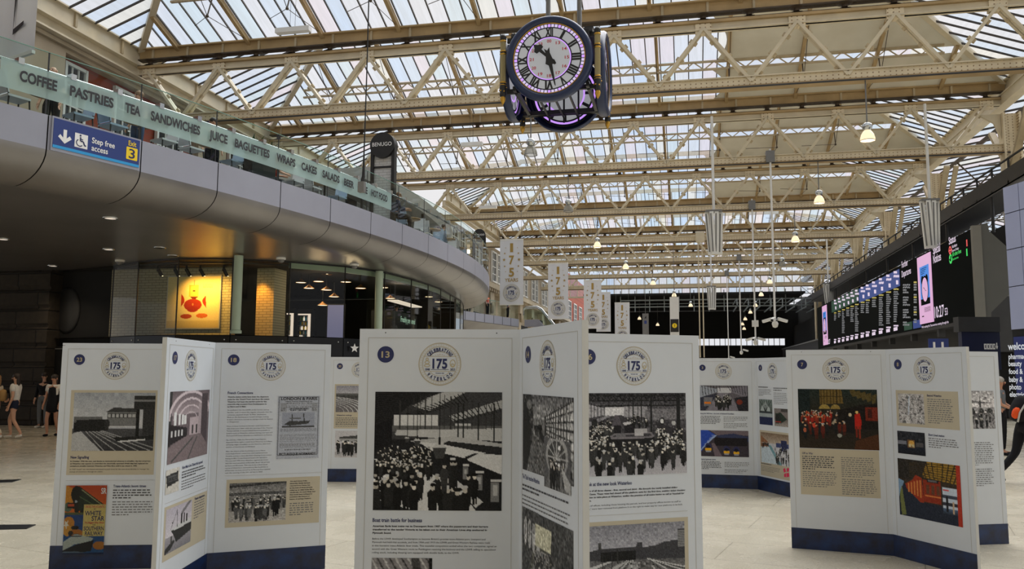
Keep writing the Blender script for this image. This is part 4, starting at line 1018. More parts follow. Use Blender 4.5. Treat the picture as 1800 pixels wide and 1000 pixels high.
# ------------------------------------------------------------------ hanging four-faced clock
cc = atd(965, 102, 17.05); CX, CY, CZ = cc.x, cc.y + 1.2, cc.z
clock = thing('hanging_clock', 'large four faced clock with a dark blue rim hanging from the roof', 'clock', (CX, CY, CZ))
M['clock_blue'] = mat('clock_navy_enamel', srgb(24, 40, 78), 0.3, 0, 0.08); M['gilt'] = mat('gilt', srgb(204, 158, 60), 0.3, 0.5, 0.1); M['fluted'] = mat('fluted_buff_column', srgb(170, 158, 120), 0.45, 0, 0.1)
M['dial'] = glow('opal_dial', (.80, .82, .86, 1), .33, .5); M['violet'] = glow('violet_led', (.62, .32, 1.0, 1), 1.1); M['violet_pale'] = glow('violet_white_led', (.78, .66, 1.0, 1), .85); M['red_ink'] = mat('red_ink', srgb(190, 40, 50), 0.5, 0, 0)
RR = .945; F0 = -1.20
parts = []
b = MB(); b.lathe([(RR - .02, .16), (RR, .12), (RR, .0), (RR - .03, -.05), (RR - .10, -.07), (RR - .135, -.03), (RR - .16, -.01), (RR - .16, .12)], 'clock_blue', (0, F0, 0), 64, True, 'y')
b.lathe([(RR - .155, -.005), (RR - .17, -.012), (RR - .18, -.005)], 'gilt', (0, F0, 0), 64, True, 'y')
ring = b.build('face_ring', clock)
dr = MB().lathe([(.001, .03), (RR - .17, .03)], 'dial', (0, F0, 0), 64, False, 'y').build('dial', ring)
def pol(r, a, y): return (r * math.sin(a), y, r * math.cos(a))
b = MB(); yk = F0 + .02
def arc_band(b, r0, r1, y, mm, n=72):
    vs = [pol(q, 2 * math.pi * k / n, y) for k in range(n) for q in (r0, r1)]
    b.add(vs, [(2 * k, 2 * k + 1, (2 * k + 3) % (2 * n), (2 * k + 2) % (2 * n)) for k in range(n)], mm)
arc_band(b, .765, .785, yk, 'black'); arc_band(b, .675, .70, yk, 'black'); arc_band(b, .475, .50, yk, 'black')
for k in range(60):
    a = 2 * math.pi * (k + .5) / 60; w = .010
    b.ngon([pol(.69, a - w * .7, yk), pol(.69, a + w * .7, yk), pol(.775, a + w, yk), pol(.775, a - w, yk)], 'black')
b.build('minute_track', ring)
b = MB()
for k in range(60): a = 2 * math.pi * k / 60; w = .037; b.ngon([pol(.70, a - w, yk + .004), pol(.70, a + w, yk + .004), pol(.765, a + w, yk + .004), pol(.765, a - w, yk + .004)], 'violet_pale' if k % 3 else 'violet')
arc_band(b, .455, .475, yk, 'violet'); arc_band(b, .70, .75, F0 + .05, 'violet'); arc_band(b, .45, .49, F0 + .05, 'violet'); b.build('light_ring', ring)
b = MB(); arc_band(b, .66, .70, F0 + .055, 'black'); arc_band(b, .75, .80, F0 + .055, 'black')
for k in range(12): a = 2 * math.pi * k / 12; w = .06; b.ngon([pol(.49, a - w * 1.2, F0 + .055), pol(.49, a + w * 1.2, F0 + .055), pol(.66, a + w, F0 + .055), pol(.66, a - w, F0 + .055)], 'black')
b.build('dial_backing_frame', ring)
for k, nm in enumerate(['XII', 'I', 'II', 'III', 'IIII', 'V', 'VI', 'VII', 'VIII', 'IX', 'X', 'XI']):
    a = 2 * math.pi * k / 12; xd = Vector((math.cos(a), 0, -math.sin(a))); yd = Vector((math.sin(a), 0, math.cos(a))); b = MB()
    b.text(nm, pol(.495, a, yk - .003), xd, yd, .19, 'black', (.17, .06, .10, .16, .21, .12, .18, .22, .26, .18, .14, .18)[k], 'c', .05); b.build('roman_numeral', ring)
b = MB()
for k, nm in enumerate(['00', '13', '14', '15', '16', '17', '18', '19', '20', '21', '22', '23']):
    a = 2 * math.pi * k / 12; p = pol(.385, a, yk); b = MB(); b.text(nm, (p[0], p[1], p[2] - .03), (1, 0, 0), (0, 0, 1), .065, 'red_ink', .095, 'c', .02); b.build('inner_numeral', ring)
def hand(pts, ang, y, name):
    b = MB(); c, s = math.cos(ang), math.sin(ang)
    b.prism([(x * c + z * s, y, -x * s + z * c) for x, z in pts], (0, .012, 0), 'black'); b.build(name, ring)
ha, ma = math.radians(313.8), math.radians(167.4)
hp = [(-.02, -.2), (-.05, -.12), (-.02, 0), (-.03, .18), (-.035, .26), (-.10, .27), (-.11, .34), (-.05, .385), (0, .47), (.05, .385), (.11, .34), (.10, .27), (.035, .26), (.03, .18), (.02, 0), (.05, -.12), (.02, -.2)]
hand(hp, ha, yk - .035, 'hour_hand')
hand([(-.06, -.22), (0, -.16), (.06, -.22), (.045, -.1), (.075, .05), (.1, .12), (.04, .17), (.012, .62), (0, .66), (-.012, .62), (-.04, .17), (-.1, .12), (-.075, .05), (-.045, -.1)], ma, yk - .055, 'minute_hand')
for k in (1, 2, 3): c = copy_tree(ring, clock); c.rotation_euler.z = k * math.pi / 2; c.location.x = (0, -.10, 0, .10)[k]
col = MB(); col.lathe([(.001, .66), (.05, .66), (.075, .60), (.06, .58), (.075, .55), (.06, .53)], 'black', n=14); col.lathe([(.065, .53), (.075, .51), (.065, .49)], 'gilt', n=14)
n = 20; vs = []
for z in (.49, -.42):
    for k in range(2 * n): r_ = .062 if k % 2 else .052; a = math.pi * k / n; vs.append((r_ * math.cos(a), r_ * math.sin(a), z))
col.add(vs, [(k, (k + 1) % (2 * n), 2 * n + (k + 1) % (2 * n), 2 * n + k) for k in range(2 * n)], 'fluted')
for z in (.28, .22, -.42, -.48): col.lathe([(.06, z + .02), (.078, z), (.06, z - .02)], 'gilt', n=14)
col.lathe([(.064, .27), (.07, .25), (.064, .23)], 'black', n=14); col.lathe([(.066, -.44), (.08, -.55), (.066, -.66), (.075, -.70), (.055, -.74)], 'black', n=14)
col.lathe([(.05, -.74), (.062, -.78), (.05, -.84), (.02, -.89), (.001, -.92)], 'gilt', n=12)
for k in range(6): a = k * 1.05; col.ball((.075 * math.cos(a), .075 * math.sin(a), -.53 - .02 * k), .018, 'gilt', 6)
for i, (sx, sy) in enumerate(((-1, -1), (1, -1), (-1, 1), (1, 1))):
    if i == 0: o = col.build('corner_column', clock); cm = o.data
    else: o = link('corner_column', cm, clock)
    o.location = (sx * 1.03, sy * 1.10, -.02)
b = MB()
for z in (-.55, .62):
    for s in (-1, 1): b.beam((-1, s * .8, z), (1, s * .8, z), .07, .1, 'black').beam((s * .8, -1, z), (s * .8, 1, z), .07, .1, 'black')
for s in (-.35, 0, .35): b.beam((s, -1, -.62), (s, 1, -.62), .04, .05, 'black'); b.beam((s, 1.0, -.75), (s, 1.0, .5), .04, .04, 'black')
b.box((-.9, -.9, .66), (.9, .9, .74), 'dark'); b.beam((-.98, .95, -.55), (.98, .95, -.55), .06, .07, 'black'); b.build('inner_frame', clock)
b = MB()
for x in (-.2, .52): b.tube([(x, -.1, .7), (x, -.1, 5.2)], .055, 'grey', 10)
b.build('hanging_rods', clock)
b = MB()
for x in (.45, .7): b.box((x, -.7, .74), (x + .2, -.45, .86), 'black')
b.build('top_floodlights', clock)

# ------------------------------------------------------------------ white anniversary banners
def banner_proto():
    t = thing('hanging_banner', 'x', 'banner', (0, 0, 0), 0, '175 years banners hung down the concourse')
    w, h = 1.2, 3.27; P = lambda u, v, o: Vector((u, -.01 - o, v))
    b = MB(); nx, nz = 8, 10
    vs = [(-w / 2 + w * i / nx, .012 * math.sin(i * 1.3 + j * .4), -h * j / nz) for j in range(nz + 1) for i in range(nx + 1)]
    b.add(vs, [(j * (nx + 1) + i, j * (nx + 1) + i + 1, (j + 1) * (nx + 1) + i + 1, (j + 1) * (nx + 1) + i) for j in range(nz) for i in range(nx)], 'cloth', True)
    b.box((-w / 2, -.012, -.04), (w / 2, .03, .03), 'white').box((-w / 2, -.012, -h - .03), (w / 2, .03, -h + .02), 'white'); b.build('cloth', t)
    b = MB()
    for k, ch in enumerate('175'): b.text(ch, P(0, -.62 - .62 * k, .012), (1, 0, 0), (0, 0, 1), .42, 'gold', .15 if ch == '1' else .26, 'c', .03)
    b.text('YEARS', P(0, -2.13, .012), (1, 0, 0), (0, 0, 1), .17, 'gold', .68, 'c', .015); b.build('lettering', t)
    b = MB()
    for s in (-1, 1):
        for x, z, r_ in ((.30, -.42, .03), (.35, -.70, .06), (.38, -1.02, .09), (.35, -1.35, .06), (.30, -1.62, .03)): b.ngon([P(s * x + q[0], z + q[1], .012) for q in star_pts(0, 0, r_)], 'gold')
    b.build('stars', t)
    b = MB(); roundel(b, 0, -2.68, .43, .012, P); b.build('roundel', t)
    b = MB()
    for s in (-.5, .5): b.tube([(s, 0, .02), (s, 0, 3.5)], .008, 'grey', 5)
    b.build('hanging_wire', t)
    return t
M['cloth'] = mat('white_banner_cloth', srgb(218, 220, 226), 0.7, 0, 0.03, 2)
BL = ['nearest white 175 YEARS banner, just right of the balcony nose', 'second white 175 YEARS banner from the balcony nose', 'third white 175 YEARS banner, partly covering another one', 'white 175 YEARS banner half hidden behind the third one', 'farthest white 175 YEARS banner, its roundel cut off by a board']
bp = banner_proto()
for i, (px, py, Y) in enumerate(((899.5, 421, 37.2), (981, 463, 47.8), (1041.5, 492.5, 58.6), (1060.5, 514, 69.2), (1093.5, 532, 69.2))):
    o = bp if i == 0 else copy_tree(bp); o.location = aty(px, py, Y); o['label'] = BL[i]; o.scale = ((.93, .93, .93), (1, 1, 1), (1.05, 1.05, 1.05), (1.0, 1.0, 1.0), (1.03, 1.03, 1.03))[i]
# big banner cropped at the upper left
a, c, d_ = atd(-6, 71, 14.6), atd(59, 91, 14.0), atd(68, 0, 14.0)
w_ = (Vector((c.x, c.y, 0)) - Vector((a.x, a.y, 0))).length
t = thing('hanging_banner', 'white hanging banner with a black stroke, cropped by the top left corner', 'banner', (c.x, c.y, c.z), math.atan2(c.y - a.y, c.x - a.x))
b = MB(); nx = 14; vs = [(-w_ - .6 + (w_ + .6) * i / nx + (.06 if j else 0) * 0, .03 * math.sin(i * 1.1), 3.0 * j) for j in (0, 1) for i in range(nx + 1)]
b.add(vs, [(i, i + 1, nx + 2 + i, nx + 1 + i) for i in range(nx)], 'cloth', True); b.box((-w_ - .6, -.03, -.03), (0, .03, .03), 'white'); b.build('cloth', t)
b = MB(); b.prism([(-.62, -.045, .52), (-.30, -.045, .62), (-.30, -.045, .55), (-.62, -.045, .42)], (0, .003, 0), 'ink'); b.prism([(-.62, -.045, .52), (-.56, -.045, 1.2), (-.62, -.045, 1.2)], (0, .003, 0), 'ink'); b.build('printed_stroke', t)

# ------------------------------------------------------------------ dome pendants under the trusses
M['dome_lit'] = glow('lit_prismatic_dome', (1.0, .80, .52, 1), 1.25, .3); M['dome_off'] = glassmat('prismatic_dome', (.75, .75, .72, 1), .55, .15, srgb(170, 168, 160))
pend_cache = {}
def pendant(px, py, Y, lit, label, top):
    p = aty(px, py, Y); t = thing('dome_pendant', label, 'lamp', p, 0, 'glass dome pendants under the trusses')
    if lit not in pend_cache:
        mm = 'dome_lit' if lit else 'dome_off'; L = []
        L.append(('dome_shade', MB().lathe([(.225, -.12), (.22, -.05), (.19, .06), (.13, .16), (.09, .20)], mm, n=20).build('dome_shade', t).data))
        L.append(('rim', MB().lathe([(.225, -.12), (.235, -.13), (.225, -.14), (.215, -.13)], 'grey', n=20).build('rim', t).data))
        L.append(('gear_housing', MB().lathe([(.09, .19), (.14, .25), (.16, .32), (.14, .40), (.06, .45), (.001, .46)], 'chrome', n=16).build('gear_housing', t).data))
        pend_cache[lit] = L
    else:
        for nm, me in pend_cache[lit]: link(nm, me, t)
    MB().tube([(0, 0, .45), (0, 0, top - p.z)], .022, 'grey', 6).build('cable', t)
    if lit and Y < 60: pt_light('pendant_light', p + Vector((0, 0, -.2)), 25, (1, .78, .5), .15)
RL = ['nearest lit dome pendant, at right under the nearest truss', 'lit dome pendant on the right row under the second truss', 'lit dome pendant on the right row under the third truss', 'unlit dome pendant on the right row, between two lit ones', 'lit dome pendant on the right row under the fifth truss', 'lit dome pendant on the right row under the sixth truss', 'lit dome pendant on the right row under the last truss',
      'first lit dome pendant in front of the dark hall, right group', 'second lit dome pendant in the dark hall, right group', 'third lit dome pendant in the dark hall, right group', 'lowest lit dome pendant in the dark hall, right group']
for (px, py, Y, lit), lab in zip(((1525, 240, 26.9, 1), (1440, 352, 37.1, 1), (1398, 421, 47.7, 1), (1375, 464, 58.5, 0), (1353, 496, 69.1, 1), (1338, 518, 79.7, 1), (1328, 537, 90.1, 1), (1319, 549, 97, 1), (1310, 561, 101, 1), (1305, 570, 105, 1), (1308, 578, 109, 1)), RL): pendant(px, py, Y, lit, lab, 11.0 if Y < 91 else 10.95)
LL = ['unlit dome pendant directly below the hanging clock', 'unlit dome pendant below and right of the hanging clock', 'lit dome pendant above the second banner', 'lit dome pendant on the left row under the fourth truss', 'lit dome pendant on the left row under the fifth truss', 'lit dome pendant over the white sign with the yellow disc', 'lit dome pendant right of the white sign with the yellow disc', 'small lit dome pendant left of the grey sign in the dark hall', 'small lit dome pendant right of the grey sign in the dark hall']
for (px, py, Y, lit), lab in zip(((933, 266, 27.1, 0), (999, 367, 37.3, 0), (1050, 431, 47.9, 1), (1100, 469, 58.7, 1), (1148, 498, 69.3, 1), (1185, 519, 79.9, 1), (1214, 537, 90.3, 1), (1124, 560, 102, 1), (1156, 571, 107, 1)), LL): pendant(px, py, Y, lit, lab, 11.0 if Y < 91 else 10.95)

# white strip lights hung on wires
for px0, px1, py, Y, lab in ((486, 545, 56, 25.6, 'white strip light box hung in front of the nearest gutter'), (811, 848, 255, 36.3, 'white strip light box below and left of the clock'), (843, 873, 365, 47.7, 'small white strip light box over the balcony nose')):
    a, c = aty(px0, py, Y), aty(px1, py, Y); t = thing('strip_light', lab, 'light', a)
    L = c.x - a.x; MB().box((0, -.12, -.08), (L, .12, .09), 'white').build('housing', t)
    b = MB(); b.tube([(L * .4, 0, .08), (L * .4, 0, 2.6)], .007, 'dark', 4).tube([(L * .55, 0, .08), (L * .55, 0, 2.6)], .007, 'dark', 4); b.build('wires', t)

# black cable with a grey connector hanging in front of the balcony
a = atd(641, 0, 14.0); p1 = atd(636, 310, 14.0)
t = thing('hanging_cable', 'black cable with a grey connector box hanging before the CAKES lettering', 'cable', (p1.x, p1.y, p1.z))
MB().tube([(.03, 0, 0), (.03, 0, .4), (.045, 0, 1.8), (.05, 0, 3.6)], [.03, .013, .012, .012], 'black', 8).build('cord', t)
MB().box((-.05, -.05, -.28), (.06, .05, -.10), 'grey').tube([(.01, 0, -.12), (.03, 0, 0)], [.04, .03], 'black', 8).build('connector', t)

# ------------------------------------------------------------------ poles: cameras and loudspeakers
def pole_xy(px, py, Y): p = aty(px, py, Y); return p
def cam_head(b, p, ang, L=.42):
    d = Vector((math.cos(ang), math.sin(ang), -.25)); b.beam(p, p + d * L, .13, .12, 'white'); b.beam(p + d * L, p + d * (L + .02), .1, .1, 'black')
CAMS = ((1354, 282, 565, 36.9, 'camera pole with three white cameras, nearest of the thin poles'), (1322, 366, 598, 47.5, 'camera pole with white cameras left of the nearest camera pole'), (1299, 452, 617, 68.9, 'thin white camera pole ending over the far boards, small camera'), (1278, 500, 629, 79.5, 'faint thin grey camera pole, farthest of the camera poles'))
for i, (px, yt, yb, Y, lab) in enumerate(CAMS):
    top, bot = aty(px, yt, Y), aty(px, yb, Y); bot.x = top.x
    t = thing('camera_pole', lab, 'pole', (top.x, Y, bot.z), 0, 'camera poles hung from the trusses'); h = 11.6 - bot.z
    MB().tube([(0, 0, 0), (0, 0, h)], .045, 'white', 8).build('pole', t)
    MB().box((-.18, -.12, 11.0 - bot.z), (.18, .36, 11.5 - bot.z), 'grey').build('clamp_box', t)
    for a in ((2.6, .4, 4.4) if i < 2 else (.3,)):
        b = MB(); cam_head(b, Vector((.14 * math.cos(a), .14 * math.sin(a), .12)), a); b.tube([(0, 0, .05), (.14 * math.cos(a), .14 * math.sin(a), .12)], .03, 'grey', 6); b.build('camera', t)
    MB().lathe([(.1, 0), (.14, -.1), (.1, -.24), (.001, -.28)], 'white', n=12).build('dome', t)
    if i == 1: MB().box((-.17, -.1, .75), (.17, .1, 1.1), 'white').build('control_box', t)
a = aty(1227, 425, 58.2); bz = aty(1227, 628, 58.2).z
t = thing('twin_pole', 'pair of cream poles hanging behind the right end of board 16', 'pole', (a.x, 58.2, bz))
for x in (0, .26): MB().tube([(x, 0, 0), (x, 0, 11.3 - bz)], .04, 'steel', 8).build('pole', t)
MB().box((-.15, -.15, 10.9 - bz), (.45, .15, 11.6 - bz), 'steel').build('clamp_box', t)
SPK = ((1254, 376, 450, 36.7, 1255, 'cluster of long white column loudspeakers at centre, on a grey pole'), (1628, 357, 440, 36.7, 1626, 'cluster of long white column loudspeakers above the pink screen of the board'), (1250, 505, 545, 68.8, 1247, 'small far cluster of white column loudspeakers at centre'), (1454, 500, 538, 68.8, 1453, 'small far cluster of white column loudspeakers at the far end of the board'))
for px, yt, yb, Y, ppx, lab in SPK:
    top, bot = aty(px, yt, Y), aty(px, yb, Y); H = top.z - bot.z
    t = thing('column_loudspeaker', lab, 'loudspeaker', (top.x, Y - .5, bot.z))
    b = MB()
    MB().tube([(0, 0, H), (0, 0, 13.0 - bot.z)], .06, 'white', 8).build('pole', t)
    MB().box((-.35, -.2, H - .02), (.35, .25, H + .06), 'grey').build('bracket', t)
    for k, (x, y, dx) in enumerate(((-.3, 0, .12), (-.1, -.14, .06), (.12, -.1, -.04), (.3, .1, -.06))):
        b = MB(); b.beam((x, y, H - .02), (x + dx, y, .0), .17, .16, 'white', (0, 1, 0)); b.beam((x - .03, y - .09, H - .1), (x + dx - .03, y - .09, .1), .05, .01, 'grey', (0, 1, 0)); b.build('loudspeaker', t)

# ------------------------------------------------------------------ small hanging signs
p = aty(1129, 551, 69.2); w_ = aty(1140, 551, 69.2).x - p.x; h = p.z - aty(1129, 586, 69.2).z
t = thing('hanging_sign', 'grey hanging sign with an arrow and a blue square in the dark hall', 'sign', p)
MB().box((0, 0, -h - 1), (w_, .08, 0), 'grey').build('sign_panel', t)
MB().box((w_ * .3, -.02, -h * .52), (w_ * .7, 0, -h * .36), 'sign_blue').build('blue_square', t)
b = MB(); b.prism([(w_ * .3, -.02, -h * .25), (w_ * .65, -.02, -h * .1), (w_ * .65, -.02, -h * .25)], (0, .01, 0), 'ink'); b.build('arrow', t)
MB().tube([(w_ / 2, .04, 0), (w_ / 2, .04, 11.0 - p.z)], .02, 'grey', 5).build('rod', t)
p = aty(1177, 522, 58.6); w_ = aty(1193, 522, 58.6).x - p.x; h = p.z - aty(1177, 592, 58.6).z
t = thing('hanging_sign', 'tall white hanging sign with a yellow disc on a black square', 'sign', p)
MB().box((0, 0, -h - .6), (w_, .1, 0), 'white').build('sign_panel', t)
q = MB().box((.03, -.02, -h * .88), (w_ - .03, 0, -h * .56), 'black').build('black_square', t)
b = MB(); b.lathe([(.001, 0), (w_ * .27, 0)], 'yellow', (w_ / 2, -.03, -h * .72), 20, False, 'y'); b.text('?', (w_ / 2, -.035, -h * .755), (1, 0, 0), (0, 0, 1), .18, 'ink', None, 'c', .02); b.build('yellow_disc', q)
MB().tube([(w_ / 2, .05, 0), (w_ / 2, .05, 11.0 - p.z)], .02, 'grey', 5).build('rod', t)

# ------------------------------------------------------------------ departure board and its gantry
BX = 10.0
Y0, Y1 = atx(1717, 480, BX).y, atx(1437, 570, BX).y; Z0, Z1 = 3.78, 6.97
board = thing('departure_board', 'long black departure board with lit columns of text and pink adverts', 'departure board', (0, 0, 0))
M['led_black'] = mat('led_screen_black', srgb(20, 23, 23), 0.9, 0, 0.1, 1.0, spec=.04); M['led_white'] = glow('led_white', (.95, .80, .98, 1), .75); M['led_yellow'] = glow('led_yellow', (.75, .62, .15, 1), .6); M['led_green'] = glow('led_green', (.05, .85, .15, 1), .8); M['led_red'] = glow('led_red', (.85, .1, .1, 1), .8)
M['led_blue'] = glow('led_blue', (.030, .065, .26, 1), .8); M['led_teal'] = glow('led_dark_green', (.015, .06, .035, 1), .8); M['led_grey'] = glow('led_grey', (.35, .36, .38, 1), .5); M['led_pink'] = glow('led_pink', (.86, .50, .78, 1), .8); M['led_deep'] = glow('led_deep_blue', (.06, .28, .85, 1), .8)
b = MB(); b.box((BX, Y0, Z0), (BX + .25, Y1, Z1), 'led_black'); scr = b.build('screen', board)
hexp = [(1717, 398), (1735, 391), (1738, 406), (1773, 437), (1776, 515), (1742, 549), (1742, 557), (1717, 561)]
pts = [aty(x, y, Y0 - .02) for x, y in hexp]
for p in pts: p.x = max(p.x, BX + .06)
M['board_grey'] = mat('grey_painted_casing', srgb(86, 86, 82), 0.5, 0, 0.08)
b = MB(); b.prism([(p.x, Y0 - .05, p.z) for p in pts], (0, Y1 - Y0, 0), 'board_grey'); b.build('casing', board)
b = MB(); b.box((BX - .1, Y0 - .12, Z0 - .03), (BX + .18, Y0 + .1, Z1 + .05), 'frame_grey')
M['frame_grey'] = mat('light_grey_end_frame', srgb(120, 118, 110), 0.5, 0, 0.08); b.build('end_frame', board)
b = MB(); b.box((BX + .02, Y0, Z0 - .14), (BX + .5, Y1, Z0), 'dark')
for k in range(9): yy = Y0 + 1 + k * 4.2; b.box((BX + .1, yy, Z0 - .45), (BX + .35, yy + .25, Z0 - .1), 'dark')
b.build('lower_rail', board)
def by(px, py=540): return atx(px, py, BX).y
def panel(px0, px1, v0, v1, mm, name='colour_panel', o=.012):
    ya, yb = by(px0), by(px1); za, zb = Z0 + (Z1 - Z0) * v0, Z0 + (Z1 - Z0) * v1
    return MB().box((BX - o, yb, za), (BX - .001, ya, zb), mm).build(name, board)
def btext(b, s, px, py, h, mm, wpx=None, o=.02):
    p = atx(px, py, BX); w_ = None
    if wpx: w_ = p.y - atx(px + wpx, py, BX).y
    b.text(s, (BX - o, p.y, p.z), (0, -1, 0), (0, 0, 1), h, mm, w_, 'l', .012)
panel(1511, 1584, .70, .955, 'led_blue'); panel(1462, 1510, .735, .98, 'led_teal')
panel(1604, 1618, .02, .13, 'led_blue'); panel(1588, 1602, .02, .13, 'led_teal')
for args in (('Special', 1641, 447, .34, 'led_white', 13), ('Notices', 1641.5, 463, .34, 'led_white', 14), ('Status', 1669, 430, .28, 'led_white', 12.5), ('10:27', 1644, 559, .46, 'led_white', 17), ('53', 1662, 554, .28, 'led_white', 5), ('Further', 1586, 471, .30, 'led_white', 11),
             ('Departures', 1586, 487.5, .30, 'led_white', 16.5), ('Northern', 1674.5, 436.5, .12, 'led_white', 9), ('Severe Delays', 1674.5, 443, .09, 'led_white', 12), ('All other lines', 1675, 451, .16, 'led_green', 16), ('Good service', 1675, 458, .08, 'led_green', 11),
             ("We're asking the Train services running through the", 1621, 577, .10, 'led_white', 48), ('10:27', 1455.5, 605, .34, 'led_white', 4.5)):
    b = MB(); btext(b, *args); b.build('lit_wording', board)
b = MB(); p = atx(1671, 440, BX)
def dsk(p, r0, r1, mm, o=.02, n=20):
    vs = [(BX - o, p.y + q * math.cos(2 * math.pi * k / n), p.z + q * math.sin(2 * math.pi * k / n)) for k in range(n) for q in (r0, r1)]
    b.add(vs, [(2 * k, 2 * k + 1, (2 * k + 3) % (2 * n), (2 * k + 2) % (2 * n)) for k in range(n)], mm)
dsk(p, .09, .17, 'led_red'); b.box((BX - .02, p.y - .2, p.z - .03), (BX - .01, p.y + .2, p.z + .03), 'led_red')
p = atx(1672, 455, BX); dsk(p, .0, .19, 'led_green'); b.beam((BX - .03, p.y + .1, p.z), (BX - .03, p.y, p.z - .08), .02, .04, 'led_black'); b.beam((BX - .03, p.y, p.z - .08), (BX - .03, p.y - .1, p.z + .1), .02, .04, 'led_black')
for y0_, y1_, mm in ((421, 433, 'led_red'), (437, 450, 'led_green')): p, q = atx(1700, y0_, BX), atx(1700, y1_, BX); b.box((BX - .02, p.y - .05, q.z), (BX - .01, p.y + .05, p.z), mm)
b.build('status_symbols', board)
# service columns: destination heading, calling points, footer
random.seed(11)
def words(bb, px, py, wpx, h, mm):
    """row of unreadably small lit words"""
    x = px
    while x < px + wpx:
        L = random.uniform(.25, .55) * wpx * .6; p, q = atx(x, py, BX), atx(min(x + L, px + wpx), py, BX)
        bb.box((BX - .02, q.y, p.z), (BX - .012, p.y, p.z + h), mm); x += L + wpx * .06
cols = [1466, 1473, 1480, 1487.5, 1495, 1503, 1513, 1522, 1533, 1545, 1558, 1571]
topy = lambda px: 525.2 + (400.4 - 525.2) * (px - 1460.8) / 253.2
boty = lambda px: 612.8 + (558.8 - 612.8) * (px - 1438) / 279.6
for i, px in enumerate(cols):
    b = MB(); g = b; wpx = 4.6 + i * .45; ty, byy = topy(px), boty(px); H = byy - ty
    p = px + .6
    words(b, p, ty + H * .085, wpx * .6, .11, 'led_white'); words(b, p, ty + H * .145, wpx, .11, 'led_white'); words(b, p + wpx * .45, ty + H * .25, wpx * .4, .20, 'led_white')
    n = random.randint(3, 14) if i not in (5, 9, 10) else 14
    b.build('service_heading', board); b = MB(); g = b
    words(b, p, ty + H * .335, wpx * .9, .07, 'led_yellow')
    for k in range(n): words(g, p, ty + H * (.375 + .034 * k), wpx * random.uniform(.5, .95), .06, 'led_grey')
    b.build('calling_point_list', board); b = MB()
    words(b, p, boty(px) - H * .115, wpx * .85, .07, 'led_white'); q0, q1 = atx(p, byy - H * .045, BX), atx(p + wpx * .7, byy - H * .045, BX); b.box((BX - .02, q1.y, q0.z), (BX - .012, q0.y, q0.z + .17), 'led_white')
    b.build('service_footer', board)
g = MB()
for k in range(17):
    ty, byy = topy(1588), boty(1588); H = byy - ty
    if k % 5 != 4: words(g, 1588, ty + H * (.33 + .036 * k), random.uniform(6, 13), .07, 'led_grey'); words(g, 1607, ty + H * (.29 + .036 * k), 5, .07, 'led_yellow' if k % 6 == 0 else 'led_grey')
g.build('further_departures_list', board)
# two pink adverts with a blue alarm-clock picture
for px0, px1, v1 in ((1617, 1641, .975), (1445.5, 1453.5, .97)):
    ya, yb = by(px0), by(px1); W = ya - yb; H = (Z1 - Z0)
    o = panel(px0, px1, .06, v1, 'led_pink', 'advert', .03)
    b = MB(); P = lambda u, v, o_=.036: Vector((BX - o_, ya - W * u, Z0 + H * (.06 + (v1 - .06) * v)))
    b.ngon([P(.18, .27), P(.86, .27), P(.86, .84), P(.18, .84)], 'led_deep'); b.ngon([P(.18, .27, .038), P(.86, .27, .038), P(.86, .36, .038), P(.18, .36, .038)], 'led_black')
    n = 24; ck = lambda r0, u, v, k, o_: P(u + .22 * r0 * math.cos(2 * math.pi * k / n), v + .22 * r0 * math.sin(2 * math.pi * k / n) * W / (H * (v1 - .06)) * 1.15, o_)
    b.ngon([ck(1.15, .52, .49, k, .040) for k in range(n)], 'led_black'); b.ngon([ck(1.0, .52, .49, k, .042) for k in range(n)], 'led_pink')
    for s in (-1, 1): b.ngon([ck(.42, .52 + s * .16, .63, k, .040) for k in range(n)], 'led_black'); b.ngon([P(.52 + s * .13, .33, .041), P(.52 + s * .2, .29, .041), P(.52 + s * .24, .29, .041), P(.52 + s * .17, .35, .041)], 'led_black')
    b.ngon([P(.51, .49, .044), P(.53, .49, .044), P(.44, .53, .044), P(.42, .52, .044)], 'led_black'); b.ngon([P(.51, .49, .044), P(.53, .48, .044), P(.62, .46, .044), P(.62, .47, .044)], 'led_black')
    b.ngon([P(.2, .10), P(.35, .10), P(.35, .115), P(.2, .115)], 'led_black')
    for k in range(4): b.ngon([P(.25, .80 - k * .025), P(.7 - .06 * k, .80 - k * .025), P(.7 - .06 * k, .811 - k * .025), P(.25, .811 - k * .025)], 'led_black'); b.ngon([P(.4, .22 - k * .018), P(.85, .22 - k * .018), P(.85, .226 - k * .018), P(.4, .226 - k * .018)], 'led_black')
    b.build('alarm_clock_picture', o)
# black gantry beam above the board
g = thing('gantry_beam', 'long black overhead gantry beam running above the departure board', 'beam', (0, 0, 0))
MB().box((11.0, 22, 8.35), (11.2, 78, 8.95), 'black').box((12.3, 22, 8.35), (12.5, 78, 8.95), 'black').box((11.0, 22, 8.3), (12.5, 78, 8.4), 'dark').build('beam', g)
b = MB()
yy = 23
while yy < 78: b.box((11.0, yy, 8.35), (12.5, yy + .12, 8.5), 'grey'); b.box((11.0, yy, 8.95), (11.06, yy + .06, 9.3), 'black'); yy += 1.6
b.box((11.0, 22, 9.25), (11.06, 78, 9.3), 'black'); b.build('rail_and_rungs', g)
b = MB()
yy = 33
while yy < 68: b.tube([(11.1, yy, 7.0), (11.1, yy, 8.35)], .06, 'black', 6); yy += 5.5
b.build('hangers', g)

